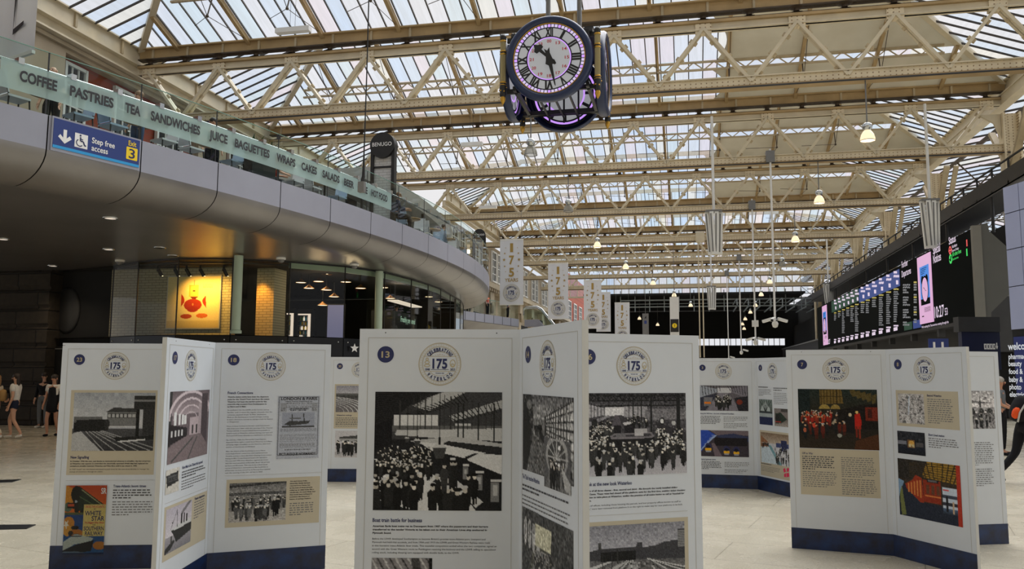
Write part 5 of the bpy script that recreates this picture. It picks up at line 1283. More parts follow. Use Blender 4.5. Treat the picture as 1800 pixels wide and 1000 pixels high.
# ------------------------------------------------------------------ retail block at the right edge
a, c = atd(1764, 330, 22.6), None
zt = a.z; c = atz(1800, 318, zt); d = (c - a); d.z = 0; d.normalize(); n_ = Vector((d.y, -d.x, 0)); zb = atd(1764, 580, 22.6).z
end = a + d * 5.0; end.z = a.z
M['retail'] = mat('blue_lilac_cladding', srgb(164, 172, 206), 0.4, 0, 0.06, 1.0)
rb = struct(MB().prism([(a.x, a.y, 0), (end.x, end.y, 0), (end.x - n_.x * 3, end.y - n_.y * 3, 0), (a.x - n_.x * 3, a.y - n_.y * 3, 0)], (0, 0, zt - .02), 'black_matt').build('wall_right.001'), 'retail block at the right edge of the concourse')
hh = [zt, aty(1765, 377, a.y).z, aty(1765, 440, a.y).z, aty(1765, 505, a.y).z, zb]
wdt = (atz(1790, 321, zt) - a).length
for r_ in range(4):
    for k in range(3):
        u0, u1 = wdt * k + .012, wdt * (k + 1) - .012
        p, q = a + d * u0, a + d * u1
        MB().prism([(p.x, p.y, hh[r_ + 1] + .012), (q.x, q.y, hh[r_ + 1] + .012), (q.x, q.y, hh[r_] - .012), (p.x, p.y, hh[r_] - .012)], n_ * .03, 'retail').build('cladding_panel', rb)
s0 = a + d * .1; zs = atd(1771, 592, 22.4).z
sign = thing('shop_sign', 'tall blue shop sign listing pharmacy and beauty at the right edge', 'sign', (0, 0, 0))
q = s0 + d * 2.2; M['pharm_blue'] = glow('pharmacy_blue', (.010, .022, .16, 1), .35)
MB().prism([(s0.x, s0.y, .35), (q.x, q.y, .35), (q.x, q.y, zs), (s0.x, s0.y, zs)], n_ * .05, 'pharm_blue').build('sign_face', sign)
b = MB()
for txt_, px, py, h in (('welcome', 1772, 615, .21), ('pharmacy', 1773, 631, .15), ('beauty', 1773, 643.5, .15), ('food & drink', 1773.5, 657, .15), ('baby & child', 1774, 671, .15), ('photo', 1774.5, 684, .15), ('electrical', 1775, 697, .15)):
    r = sight(px, py); o_ = a + n_ * .06; t0 = (o_ - CAMP).dot(n_) / r.dot(n_); p = CAMP + r * t0
    b.text(txt_, p, d, (0, 0, 1), h * .92, 'sign_glow', None, 'l', .02)
M['sign_glow'] = glow('lit_white_letters', (.85, .88, .92, 1), .6)
b.build('lettering', sign)
# dark blue platform sign and the black box under the board
p, q = atd(1690, 583, 25), atd(1757, 583, 25); z1 = atd(1720, 632, 25).z
t = thing('platform_sign', 'dark navy platform sign with small white symbols under the departure board', 'sign', (p.x, p.y, 0), math.atan2(q.y - p.y, q.x - p.x))
L = (Vector((q.x, q.y, 0)) - Vector((p.x, p.y, 0))).length; M['deep_navy'] = mat('deep_navy_panel', srgb(24, 30, 62), 0.4, 0, 0.1)
MB().box((0, 0, z1 - .3), (L, .2, p.z), 'deep_navy').build('sign_panel', t); MB().box((-.1, -.05, p.z), (L, .25, p.z + .45), 'dark').build('top_box', t)
MB().box((L * .02, .05, 0), (L * .08, .15, z1 - .3), 'dark').box((L * .92, .05, 0), (L * .98, .15, z1 - .3), 'dark').build('posts', t)
b = MB(); zc = atd(1735, 614, 25).z
for k in range(4):
    x = L * (.57 + k * .075); b.box((x, -.02, zc), (x + L * .06, 0, zc + .17), 'sign_white'); b.box((x + L * .02, -.025, zc + .04), (x + L * .04, -.01, zc + .13), 'deep_navy')
b.prism([(L * (.90 + x), -.02, zc + y) for x, y in ((-.012, .2), (.012, .2), (.012, .09), (.03, .1), (0, 0), (-.03, .1), (-.012, .09))], (0, .01, 0), 'sign_white'); b.build('symbols', t)
p = atd(1632, 596, 34); t = thing('platform_sign', 'small blue platform number sign behind board 7', 'sign', (p.x, p.y, 0), YAW * -.2)
MB().box((0, 0, p.z - .6), (.75, .1, p.z + .02), 'sign_blue').build('sign_panel', t); MB().text('11', (.36, -.01, p.z - .42), (1, 0, 0), (0, 0, 1), .3, 'sign_white', .4, 'c', .02).build('number', t); MB().tube([(.1, .05, 0), (.1, .05, p.z - .6)], .04, 'dark', 6).tube([(.65, .05, 0), (.65, .05, p.z - .6)], .04, 'dark', 6).build('posts', t)
# dark barrier-line canopy under the board
f = thing('barrier_canopy', 'dark grey canopy with a pale top edge along the platform gates', 'canopy', (0, 0, 0))
MB().box((11.6, 36, 2.7), (13.0, 108, 4.9), 'dark').build('fascia', f); MB().box((11.5, 36, 4.9), (13.0, 108, 5.02), 'grey').build('top_edge', f)
for k in range(12): yy = 38 + 6 * k; MB().box((12.0, yy, 0), (12.3, yy + .3, 2.7), 'dark').build('support', f)
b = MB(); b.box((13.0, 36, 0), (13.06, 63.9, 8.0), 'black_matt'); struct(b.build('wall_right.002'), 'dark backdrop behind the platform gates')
# ------------------------------------------------------------------ printed pictures, painted pixel by pixel
class Pic:
    def __init__(s, w, h, c=(128, 128, 128)):
        s.w, s.h = w, h; s.a = np.ones((h, w, 3)) * np.array(c, float)
        s.x, s.y = np.meshgrid((np.arange(w) + .5) / w, (np.arange(h) + .5) / h)
    def put(s, m, c, k=1.0): s.a[m] = s.a[m] * (1 - k) + np.array(c if hasattr(c, '__len__') else (c,) * 3, float) * k; return s
    def rect(s, x0, y0, x1, y1, c, k=1.0): return s.put((s.x >= x0) & (s.x < x1) & (s.y >= y0) & (s.y < y1), c, k)
    def poly(s, pts, c, k=1.0):
        m = np.zeros_like(s.x, bool); n = len(pts)
        for i in range(n):
            (xa, ya), (xb, yb) = pts[i], pts[(i + 1) % n]
            if ya != yb: m ^= ((ya > s.y) != (yb > s.y)) & (s.x < (xb - xa) * (s.y - ya) / (yb - ya) + xa)
        return s.put(m, c, k)
    def ell(s, x, y, rx, ry, c, k=1.0): return s.put(((s.x - x) / rx) ** 2 + ((s.y - y) / ry) ** 2 < 1, c, k)
    def line(s, x0, y0, x1, y1, t, c, k=1.0):
        r = s.h / s.w; dx, dy = x1 - x0, (y1 - y0) * r; L = dx * dx + dy * dy + 1e-9
        u = np.clip(((s.x - x0) * dx + (s.y - y0) * r * dy) / L, 0, 1)
        return s.put(np.hypot(s.x - x0 - u * dx, (s.y - y0) * r - u * dy) < max(t, .55 / s.w), c, k)
    def grad(s, y0, y1, c0, c1, x0=0, x1=1):
        m = (s.y >= y0) & (s.y < y1) & (s.x >= x0) & (s.x < x1); t = ((s.y - y0) / (y1 - y0))[..., None]
        s.a = np.where(m[..., None], np.array(c0, float) * (1 - t) + np.array(c1, float) * t, s.a); return s
    def noise(s, amp, cell=1, seed=1, mul=False):
        g = np.random.default_rng(seed).normal(0, 1, (s.h // cell + 2, s.w // cell + 2)); g = np.repeat(np.repeat(g, cell, 0), cell, 1)[:s.h, :s.w, None]
        s.a = s.a * (1 + g * amp) if mul else s.a + g * amp; return s
    def crowd(s, x0, y0, x1, y1, n, seed, s0=.03, s1=.09, dark=((18, 60),), heads=(150, 230), inside=None, tint=None):
        r = np.random.default_rng(seed); P = sorted([(r.uniform(y0, y1), r.uniform(x0, x1)) for _ in range(n)])
        for y, x in P:
            if inside and not inside(x, y): continue
            u = (y - y0) / max(y1 - y0, 1e-6); z = s0 + (s1 - s0) * u; d0, d1 = dark[0]; c = r.uniform(d0, d1)
            cc_ = (c, c, c) if tint is None else tint[int(r.integers(len(tint)))]
            asp = s.w / s.h
            s.poly([(x - z * .32, y + z * .5 * asp), (x - z * .42, y - z * .9 * asp), (x - z * .18, y - z * 1.2 * asp), (x + z * .18, y - z * 1.2 * asp), (x + z * .42, y - z * .9 * asp), (x + z * .3, y + z * .5 * asp)], cc_)
            s.poly([(x - z * .25, y + z * .4 * asp), (x - z * .2, y + z * 1.3 * asp), (x, y + z * 1.3 * asp), (x + z * .05, y + z * .5 * asp), (x + z * .1, y + z * 1.25 * asp), (x + z * .26, y + z * 1.2 * asp), (x + z * .28, y + z * .4 * asp)], tuple(v * .8 for v in cc_))
            hd = r.uniform(*heads) if tint is None else 170
            s.ell(x, y - z * 1.38 * asp, z * .18, z * .24 * asp, (hd, hd * .97, hd * .92) if tint is None else (200, 160, 120)); s.ell(x, y - z * 1.58 * asp, z * (.34 if r.random() < .3 else .2), z * .14 * asp, c * .6 if r.random() < .6 else hd)
        return s
    def lines_text(s, x0, y0, x1, y1, n, c=60, seed=3):
        r = np.random.default_rng(seed)
        for k in range(n):
            y = y0 + (y1 - y0) * k / n; x = x0
            while x < x1: L = r.uniform(.02, .07); s.rect(x, y, min(x + L, x1), y + (y1 - y0) / n * .5, c, .7); x += L + .015
        return s
    def mesh(s, name, u0, v0, u1, v1, off, parent=None, m='photo'):
        """v0 bottom, v1 top in board coordinates"""
        c = np.clip(s.a, 0, 255) / 255; lin = np.where(c <= .04045, c / 12.92, ((c + .055) / 1.055) ** 2.4)
        w, h = s.w, s.h; xs = np.linspace(u0, u1, w + 1); zs = np.linspace(v1, v0, h + 1)
        X, Z = np.meshgrid(xs, zs); V = np.stack([X, np.full_like(X, -off), Z], -1).reshape(-1, 3)
        i = (np.arange(h)[:, None] * (w + 1) + np.arange(w)[None]).ravel(); Fc = np.stack([i, i + w + 1, i + w + 2, i + 1], -1)
        me = bpy.data.meshes.new(name); me.vertices.add(len(V)); me.vertices.foreach_set('co', V.ravel()); me.loops.add(Fc.size); me.loops.foreach_set('vertex_index', Fc.ravel().astype(np.int32))
        me.polygons.add(len(Fc)); me.polygons.foreach_set('loop_start', np.arange(0, Fc.size, 4, dtype=np.int32)); me.polygons.foreach_set('loop_total', np.full(len(Fc), 4, np.int32)); me.update(calc_edges=True)
        at = me.attributes.new('print', 'FLOAT_COLOR', 'POINT')
        g = np.zeros((h + 1, w + 1, 4)); pad = np.pad(lin, ((0, 1), (0, 1), (0, 0)), mode='edge'); g[..., :3] = pad; g[..., 3] = 1
        at.data.foreach_set('color', g.ravel().astype(np.float32)); me.materials.append(M[m])
        return link(name, me, parent)

def pic_platform(w, h):                      # crowded boat-train platform
    p = Pic(w, h, (30, 30, 33)); p.poly([(0, .2), (.18, .16), (.45, .06), (.7, .0), (1, .0), (1, .35), (0, .42)], (60, 60, 62))
    p.poly([(.30, .12), (.42, .05), (.55, .0), (.72, .0), (.55, .10), (.42, .17)], (175, 175, 175)); p.poly([(.58, .21), (1, .07), (1, .14), (.62, .25)], (170, 170, 170))
    for k in range(16): u = k / 16; p.line(.22 + u * .5, .20 - u * .20, .36 + u * .4, .20 - u * .12, .004, 28)
    for k in range(12): u = k / 12; p.line(.58 + u * .42, .21 - u * .14, .66 + u * .36, .26 - u * .10, .004, 34)
    p.poly([(0, 0), (.45, 0), (.3, .1), (.14, .24), (.14, .45), (0, .5)], (22, 22, 25))
    for k in range(14): p.line(.0, .02 + k * .02, .5 - k * .015, 0 + k * .012, .003, 46, .6)
    p.rect(.155, .20, .50, .29, 205); p.rect(.63, .27, .76, .32, 190); p.rect(.14, .29, 1, .34, (92, 92, 92)); p.poly([(.18, .33), (1, .31), (1, .42), (.55, .40), (.16, .37)], (188, 188, 188))
    for x in (.66, .7, .82, .94): p.line(x, .1, x, .42, .006, 34)
    for x in (.2, .26, .31, .36, .40, .45, .55, .6, .63, .73, .77, .88, .92): p.line(x, .02 + abs(x - .5) * .2, x, .32, .002, 50)
    p.poly([(.28, .42), (.62, .38), (1, .44), (1, .52), (.7, .50), (.45, .47)], (180, 180, 180)); p.poly([(.58, .42), (1, .47), (1, .54), (.85, .54), (.5, .47)], (40, 40, 42))
    p.poly([(.35, .43), (.5, .44), (.88, .52), (.74, .58), (.45, .50)], (208, 208, 208)); p.poly([(.45, .50), (.74, .57), (1, .72), (1, 1), (.86, .98), (.42, .55)], (26, 26, 28))
    p.poly([(.72, .575), (.80, .525), (1, .535), (1, .70)], (212, 212, 212)); p.poly([(.70, .59), (.72, .55), (.80, .52), (.82, .525), (.735, .57), (.735, .62)], (24, 24, 26))
    for x, y, ss in ((.60, .56, .04), (.70, .61, .05), (.80, .67, .065), (.92, .74, .08)): p.rect(x, y, x + ss, y + .02, 200); p.rect(x, y + .03, x + ss * .8, y + .03 + ss * 2, 120); p.rect(x + ss * .2, y + .05, x + ss * .6, y + ss * 1.7, 176)
    p.poly([(.54, .70), (.62, .72), (.86, .93), (.80, .98), (.62, .76)], (196, 196, 196)); p.poly([(.03, .62), (.2, .58), (.5, .72), (.62, .74), (.80, 1), (.3, 1), (.0, .9)], (206, 206, 206))
    p.crowd(.02, .50, .46, .70, 130, 4, .022, .045, ((14, 50),)); p.crowd(.0, .70, .38, .98, 34, 5, .05, .10, ((14, 40),)); p.crowd(.42, .84, .80, 1.02, 13, 6, .08, .11, ((14, 40),)); p.crowd(.5, .70, .64, .76, 3, 8, .07, .08)
    for x, y, ss in ((.26, .40, .03), (.34, .42, .045), (.515, .48, .09)):
        p.line(x, .0, x, y - ss, .004, 24); p.poly([(x - ss * .6, y), (x + ss * .6, y), (x + ss * .35, y + ss * 1.0), (x - ss * .35, y + ss)], (62, 62, 62)); p.poly([(x - ss * .65, y), (x - ss * .2, y - ss * .5), (x + ss * .2, y - ss * .5), (x + ss * .65, y)], (190, 190, 190)); p.rect(x - ss * .12, y - ss * 1.0, x + ss * .12, y - ss * .3, 26)
    return p.noise(7, 1, 2)
def pic_concourse(w, h):                     # gates, two trains and a crowd
    p = Pic(w, h, (70, 68, 72)); p.grad(0, .2, (44, 43, 46), (84, 82, 86))
    for y in (.03, .09, .15): p.rect(0, y, 1, y + .015, 32)
    for k in range(18): p.line(k / 17, .03, k / 17 + .03, .09, .005, 30); p.line(k / 17 + .06, .03, k / 17 + .03, .09, .005, 30)
    p.poly([(0, .12), (.22, .19), (.22, .27), (0, .32)], (166, 164, 168))
    for k in range(7): p.line(.03 + k * .03, .12 + k * .01, .03 + k * .03, .31 - k * .008, .004, 44)
    p.rect(.22, .18, .40, .28, (214, 212, 214)); p.rect(.40, .17, .62, .3, (150, 148, 152)); p.rect(.6, .2, 1, .34, (112, 110, 114)); p.poly([(.0, .38), (.25, .27), (.27, .29), (.0, .45)], (130, 128, 132)); p.poly([(0, .45), (.25, .30), (.25, .5), (0, .6)], (52, 50, 54))
    p.noise(14, 2, 3); p.crowd(.1, .36, .30, .52, 70, 21, .018, .035, ((20, 70),)); p.crowd(.34, .30, .62, .42, 30, 22, .015, .025)
    p.poly([(.31, .27), (.345, .27), (.385, .42), (.28, .42)], (84, 80, 86)); p.poly([(.345, .27), (.37, .27), (.47, .38), (.39, .42)], (64, 62, 66)); p.poly([(.30, .40), (.37, .40), (.37, .5), (.30, .5)], (28, 26, 30)); p.poly([(.40, .38), (.46, .36), (.52, .50), (.40, .50)], (32, 30, 34)); p.poly([(.38, .37), (.46, .35), (.47, .38), (.4, .40)], (196, 194, 196))
    for x, wd in ((.44, .006), (.48, .008), (.53, .006), (.56, .012), (.65, .016), (.91, .034)): p.rect(x, .02, x + wd, .50 if x > .6 else .36, 30)
    p.poly([(.7, .36), (1, .50), (1, .62), (.72, .46)], (48, 46, 50)); p.poly([(.72, .44), (.84, .52), (.72, .56)], (206, 204, 206)); p.ell(.765, .355, .026, .045, 26); p.ell(.765, .355, .016, .030, 214); p.ell(.12, .36, .03, .045, 40); p.ell(.88, .38, .02, .03, 180)
    p.grad(.78, 1, (150, 148, 154), (176, 174, 180)); p.rect(0, .56, .06, .8, (120, 118, 124)); p.rect(.5, .44, .62, .52, (170, 168, 170)); p.crowd(.0, .50, .28, .72, 60, 23, .03, .05); p.crowd(.68, .50, 1.0, .76, 60, 24, .03, .05)
    p.poly([(.26, .53), (.66, .50), (.69, .55), (.69, .68), (.26, .70)], (26, 26, 28)); p.poly([(.26, .53), (.3, .50), (.66, .49), (.69, .54), (.66, .56), (.28, .57)], (120, 116, 120)); p.poly([(.28, .54), (.31, .515), (.65, .505), (.67, .535)], (62, 60, 64)); p.rect(.32, .50, .41, .54, (110, 108, 112)); p.rect(.50, .49, .58, .53, (180, 178, 180))
    p.crowd(.0, .68, .72, .88, 60, 25, .042, .062); p.crowd(.72, .70, 1, .86, 18, 26, .04, .06); p.crowd(.1, .92, .30, 1.0, 5, 27, .06, .07); p.crowd(.44, .92, .56, 1.0, 4, 28, .06, .07)
    return p.noise(8, 1, 4)
def pic_tracks(w, h, sky=(150, 150, 158)):   # station throat with tracks
    p = Pic(w, h, sky); p.grad(0, .5, tuple(c - 20 for c in sky), tuple(c + 16 for c in sky)); p.grad(.5, 1, (84, 84, 86), (116, 114, 114)); p.noise(10, 2, 5)
    p.poly([(.0, .44), (.1, .42), (.15, .40), (.5, .40), (.52, .33), (.57, .33), (.57, .42), (.7, .40), (.8, .34), (.93, .33), (.93, .14), (1, .14), (1, .66), (.55, .62), (0, .60)], (60, 60, 64)); p.rect(.15, .46, .5, .62, 26); p.rect(.13, .30, .16, .42, 66)
    for k in range(10): p.rect(.93, .16 + k * .03, 1, .172 + k * .03, 150)
    for k in range(9): x = .02 + k * .09; p.line(.40 + k * .01, .64, x - .1, 1.02, .006, 186 if k % 2 else 50)
    for k in range(6): p.line(.62, .60 + k * .005, .85 + k * .1, .98, .005, 190 if k % 2 else 60)
    p.poly([(.02, .72), (.24, .62), (.27, .63), (.0, .8)], 190); p.poly([(.1, .86), (.36, .66), (.4, .66), (.14, .98), (0, 1)], 170); p.poly([(.34, .96), (.45, .66), (.5, .66), (.55, .8), (.66, 1), (.4, 1)], 150)
    r = np.random.default_rng(8)
    for _ in range(60): x, y = r.uniform(.4, .7), r.uniform(.68, .98); p.ell(x, y, .012, .018, r.uniform(40, 225))
    for x, y0 in ((.02, .36), (.26, .44), (.32, .42), (.17, .5)): p.line(x, y0, x, .8 if x < .3 else .66, .006, 46)
    return p.noise(8, 1, 6)
def pic_tunnel(w, h):                        # tube passage with a curved tiled wall
    p = Pic(w, h, (120, 120, 120)); p.grad(0, .3, (80, 80, 82), (150, 150, 150)); p.poly([(0, 0), (.2, 0), (.24, .3), (.22, .7), (.45, 1), (0, 1)], 46); p.poly([(.25, .4), (.42, .38), (.45, .6), (.3, .62)], 30); p.poly([(.22, .55), (.36, .5), (.8, .9), (.8, 1), (.1, 1)], 92)
    p.poly([(.48, .28), (1, .05), (1, .75), (.48, .50)], 176)
    for k in range(12): u = k / 12; x = .48 + .52 * u ** 1.3; p.line(x, .28 - .23 * u ** 1.3, x, .50 + .25 * u ** 1.3, .008, 46)
    for k in range(7): v = k / 6; p.line(.48, .28 + .22 * v, 1, .05 + .70 * v, .006, 60)
    p.noise(26, 2, 9); p.poly([(.02, .1), (.12, .12), (.18, .5), (.16, .8), (.05, .95), (0, .8)], 24); p.ell(.15, .14, .06, .06, 190, .5); p.poly([(.36, .48), (.5, .52), (.98, .86), (.98, .95), (.4, .56)], 40)
    return p.noise(10, 1, 10)
def pic_escalator(w, h):
    p = Pic(w, h, (90, 90, 92)); p.ell(.5, .35, .42, .42, 150); p.ell(.5, .38, .34, .34, 70)
    for k in range(7): a = k / 6 * 3.14; p.line(.5, .4, .5 - .42 * math.cos(a), .38 - .42 * math.sin(a), .01, 170)
    p.poly([(.3, .5), (.7, .5), (.95, 1), (.05, 1)], 110); p.crowd(.25, .5, .75, .85, 22, 31, .06, .13); p.ell(.6, .18, .05, .04, 235); p.poly([(.66, .5), (1, .8), (1, 1), (.8, .95)], 170)
    return p.noise(14, 1, 11)
def pic_home(w, h):                          # street outside seen from above with a crowd
    p = Pic(w, h, (80, 80, 72)); p.poly([(.0, 0), (1, 0), (1, .6), (.55, .45), (.5, .2), (.3, .2), (.2, .6), (0, .8)], 66)
    for k in range(4): p.ell(.08 + k * .09, .25 + k * .02, .035, .16, 178); p.ell(.08 + k * .09, .22, .02, .08, 130)
    p.rect(.3, .12, .62, .36, (196, 194, 170)); 
    for k in range(10): p.line(.62 + k * .04, .25 + k * .01, .62 + k * .04, .6 + k * .02, .008, 40)
    p.poly([(.3, .4), (.55, .38), (.75, 1), (.15, 1)], 120); p.noise(20, 2, 12); p.crowd(.28, .42, .62, .9, 90, 33, .02, .05); p.poly([(.62, .42), (.72, .5), (.85, .95), (.66, .9)], 36); p.ell(.66, .55, .06, .08, 190, .6)
    p.poly([(0, .75), (.25, .62), (.27, .64), (.0, .86)], 150); return p.noise(12, 1, 13)
def pic_train(w, h):                         # signal box and black locomotive
    p = Pic(w, h, (168, 170, 176)); p.grad(0, .6, (150, 154, 160), (190, 190, 192)); p.noise(5, 6, 14); p.grad(.62, 1, (76, 76, 78), (52, 52, 54)); p.rect(.02, .42, .36, .62, 96); p.poly([(.0, .72), (.1, .66), (.36, 1), (0, 1)], 168)
    for k in range(6): p.line(.16 + k * .04, .66, .4 + k * .14, 1, .005, 150)
    p.poly([(.4, .34), (.5, .26), (.78, .28), (.78, .34)], 60); p.rect(.42, .34, .80, .58, 112); p.rect(.42, .36, .8, .44, 60)
    for k in range(7): p.rect(.43 + k * .05, .37, .465 + k * .05, .43, 170)
    p.poly([(.05, .48), (.40, .46), (.44, .5), (.44, .66), (.02, .68)], 32); p.ell(.42, .55, .035, .09, 44); p.rect(.02, .52, .06, .64, 30)
    p.rect(.78, .06, .82, .78, 26); p.rect(.74, .06, 1.0, .30, 46); p.rect(.74, .12, 1, .16, 120); p.rect(.86, .3, 1, .74, 50); p.poly([(.5, .78), (1, .74), (1, .82), (.55, .84)], 36); p.poly([(.55, .84), (.9, .80), (.9, .825), (.6, .86)], 200)
    return p.noise(8, 1, 15)
def pic_poster(w, h):                        # colourful liner and locomotive poster (lettering is separate)
    p = Pic(w, h, (196, 84, 34)); p.grad(0, .4, (186, 66, 28), (214, 110, 40)); p.poly([(0, 0), (.2, .05), (.25, .2), (.05, .35), (0, .3)], (206, 140, 50)); p.ell(.08, .32, .1, .07, (90, 110, 90))
    p.poly([(.2, .04), (.34, .02), (1, .30), (1, .46), (.5, .40), (.2, .34)], (34, 46, 34)); p.ell(.26, .13, .12, .12, (22, 24, 22)); p.line(.4, .07, 1, .33, .012, (150, 150, 110)); p.line(.36, .17, .9, .36, .012, (74, 96, 60)); p.rect(.06, .26, .34, .34, (30, 28, 28)); p.rect(.08, .27, .22, .31, (190, 80, 46)); p.ell(.27, .24, .03, .02, (160, 170, 180))
    for k in range(5): p.ell(.3 + k * .14, .37 + k * .015, .06, .035, (26, 28, 26))
    p.grad(.42, 1, (28, 66, 128), (36, 86, 140)); p.rect(0, .40, 1, .43, (80, 90, 60)); p.ell(.12, .56, .14, .1, (196, 130, 44)); p.ell(.1, .66, .12, .08, (206, 150, 60)); p.ell(.32, .70, .16, .06, (176, 110, 40)); p.ell(.9, .88, .16, .06, (170, 110, 44)); p.ell(.28, .62, .10, .03, (40, 36, 34)); p.ell(.18, .70, .06, .04, (40, 36, 34))
    p.poly([(x * .72 + .065, y * .72 + .57) for x, y in star_pts(0, 0, .1)], (230, 228, 214)); p.rect(.47, .285, 1, .745, (214, 196, 118))
    p.poly([(.02, .82), (.3, .71), (.5, .74), (.74, .77), (.70, .82), (.3, .86), (.02, .95)], (178, 190, 186)); p.rect(.2, .735, .46, .75, (70, 80, 84)); p.rect(.22, .71, .4, .72, (70, 80, 84)); p.poly([(.0, .95), (.35, .86), (.76, .80), (.70, .96), (.4, .985), (0, .99)], (26, 28, 34)); p.poly([(.0, .97), (.3, .96), (.6, .985), (.3, 1), (0, 1)], (96, 120, 140)); p.rect(0, .985, 1, 1, (30, 44, 80))
    return p.noise(7, 1, 16)
def pic_hall(w, h):                          # vaulted ticket hall
    p = Pic(w, h, (104, 92, 96)); p.grad(0, .35, (96, 84, 88), (160, 146, 150)); p.poly([(0, 0), (.06, 0), (.06, .9), (0, 1)], 50)
    for k in range(4): p.put((np.abs(np.hypot((p.x - .52) / (.16 + .12 * k), (p.y - .42) / (.10 + .10 * k)) - 1) < .05) & (p.y < .42), (200, 186, 190))
    for x in (.12, .22, .30, .36): p.rect(x, .28 + x * .2, x + .05, .5 - x * .05, 214)
    p.rect(.5, .40, .74, .66, (176, 160, 164)); p.rect(.56, .52, .60, .64, 40); p.rect(.66, .52, .70, .64, 40); p.rect(.8, .06, .96, .9, (70, 60, 64)); p.rect(.72, .2, .8, .7, (160, 146, 150)); p.poly([(0, .46), (.44, .54), (.44, .66), (.0, .76)], (34, 28, 30))
    for x in (.06, .14, .22, .3): p.rect(x, .56 + .0 * x, x + .04, .64, 190)
    p.poly([(.0, .78), (.44, .66), (.8, .66), (1, .86), (1, 1), (0, 1)], (120, 106, 108)); p.line(.1, .98, .6, .7, .01, 70); p.line(.5, .98, .7, .7, .01, 70)
    return p.noise(7, 1, 17)
def pic_plaque(w, h): p = Pic(w, h, (196, 192, 184)); p.noise(7, 2, 18); p.poly([(.05, .25), (.9, .18), (.95, .62), (.12, .74)], 44); p.lines_text(.15, .28, .85, .64, 5, 110); return p
def pic_ship(w, h):
    p = Pic(w, h, (186, 180, 190)); p.grad(0, .7, (176, 170, 182), (200, 194, 200)); p.grad(.66, 1, (150, 146, 152), (120, 118, 124)); p.poly([(.2, .52), (.42, .55), (1, .50), (1, .72), (.42, .84), (.32, .66)], 40); p.poly([(.2, .52), (.5, .44), (1, .42), (1, .52), (.42, .56)], 190); p.noise(5, 1, 19)
    for x in (.58, .68, .78): p.rect(x, .22 + (x - .58) * .3, x + .05, .46, 36)
    p.line(.62, .22, .95, .0, .03, 80, .6); p.line(.42, .1, .44, .5, .008, 60); p.line(.42, .1, .2, .5, .004, 110); p.ell(.26, .36, .03, .02, 50); p.poly([(.0, .9), (.3, .76), (.38, .8), (.2, .96), (0, 1)], 50); p.rect(.2, .66, .26, .8, 66); return p.noise(5, 1, 20)
def pic_bill(w, h):
    p = Pic(w, h, (168, 172, 182)); p.noise(4, 2, 21)
    for a in (.03, .96): p.rect(a, .02, a + .012, .95, 60)
    for a in (.02, .94): p.rect(.03, a, .97, a + .008, 60)
    p.lines_text(.2, .115, .8, .20, 3, 90, 5); p.lines_text(.3, .20, .7, .25, 2, 30, 6); p.rect(.06, .11, .22, .26, 130, .4); p.rect(.80, .11, .95, .26, 130, .4); p.lines_text(.08, .13, .2, .25, 5, 90, 7); p.lines_text(.82, .13, .94, .25, 5, 90, 8)
    p.rect(.12, .27, .88, .51, (148, 152, 164)); p.poly([(.16, .46), (.3, .40), (.5, .41), (.78, .40), (.74, .45), (.3, .48)], 66); p.line(.35, .3, .35, .42, .008, 60); p.line(.62, .29, .64, .42, .012, 50); p.line(.3, .36, .55, .36, .01, 90); p.rect(.12, .48, .88, .51, 70); p.noise(7, 1, 22)
    p.lines_text(.08, .53, .92, .58, 3, 90, 9); p.lines_text(.08, .62, .92, .74, 6, 110, 10); p.lines_text(.08, .76, .92, .84, 4, 110, 11); p.lines_text(.2, .855, .8, .88, 1, 80, 12); return p
def pic_family(w, h):
    p = Pic(w, h, (120, 118, 116)); p.grad(0, .35, (96, 95, 94), (150, 148, 146)); p.line(0, .1, 1, .02, .02, 60); p.rect(.0, .26, 1, .34, 80); p.grad(.7, 1, (150, 148, 144), (170, 166, 162)); p.noise(14, 2, 23); p.crowd(.02, .44, .98, .62, 40, 41, .05, .07, ((24, 90),)); p.crowd(.1, .66, .7, .86, 20, 42, .07, .10, ((24, 110),)); p.crowd(.80, .66, .86, .70, 2, 43, .11, .12, ((18, 30),)); p.ell(.55, .9, .1, .05, 60); return p.noise(8, 1, 24)
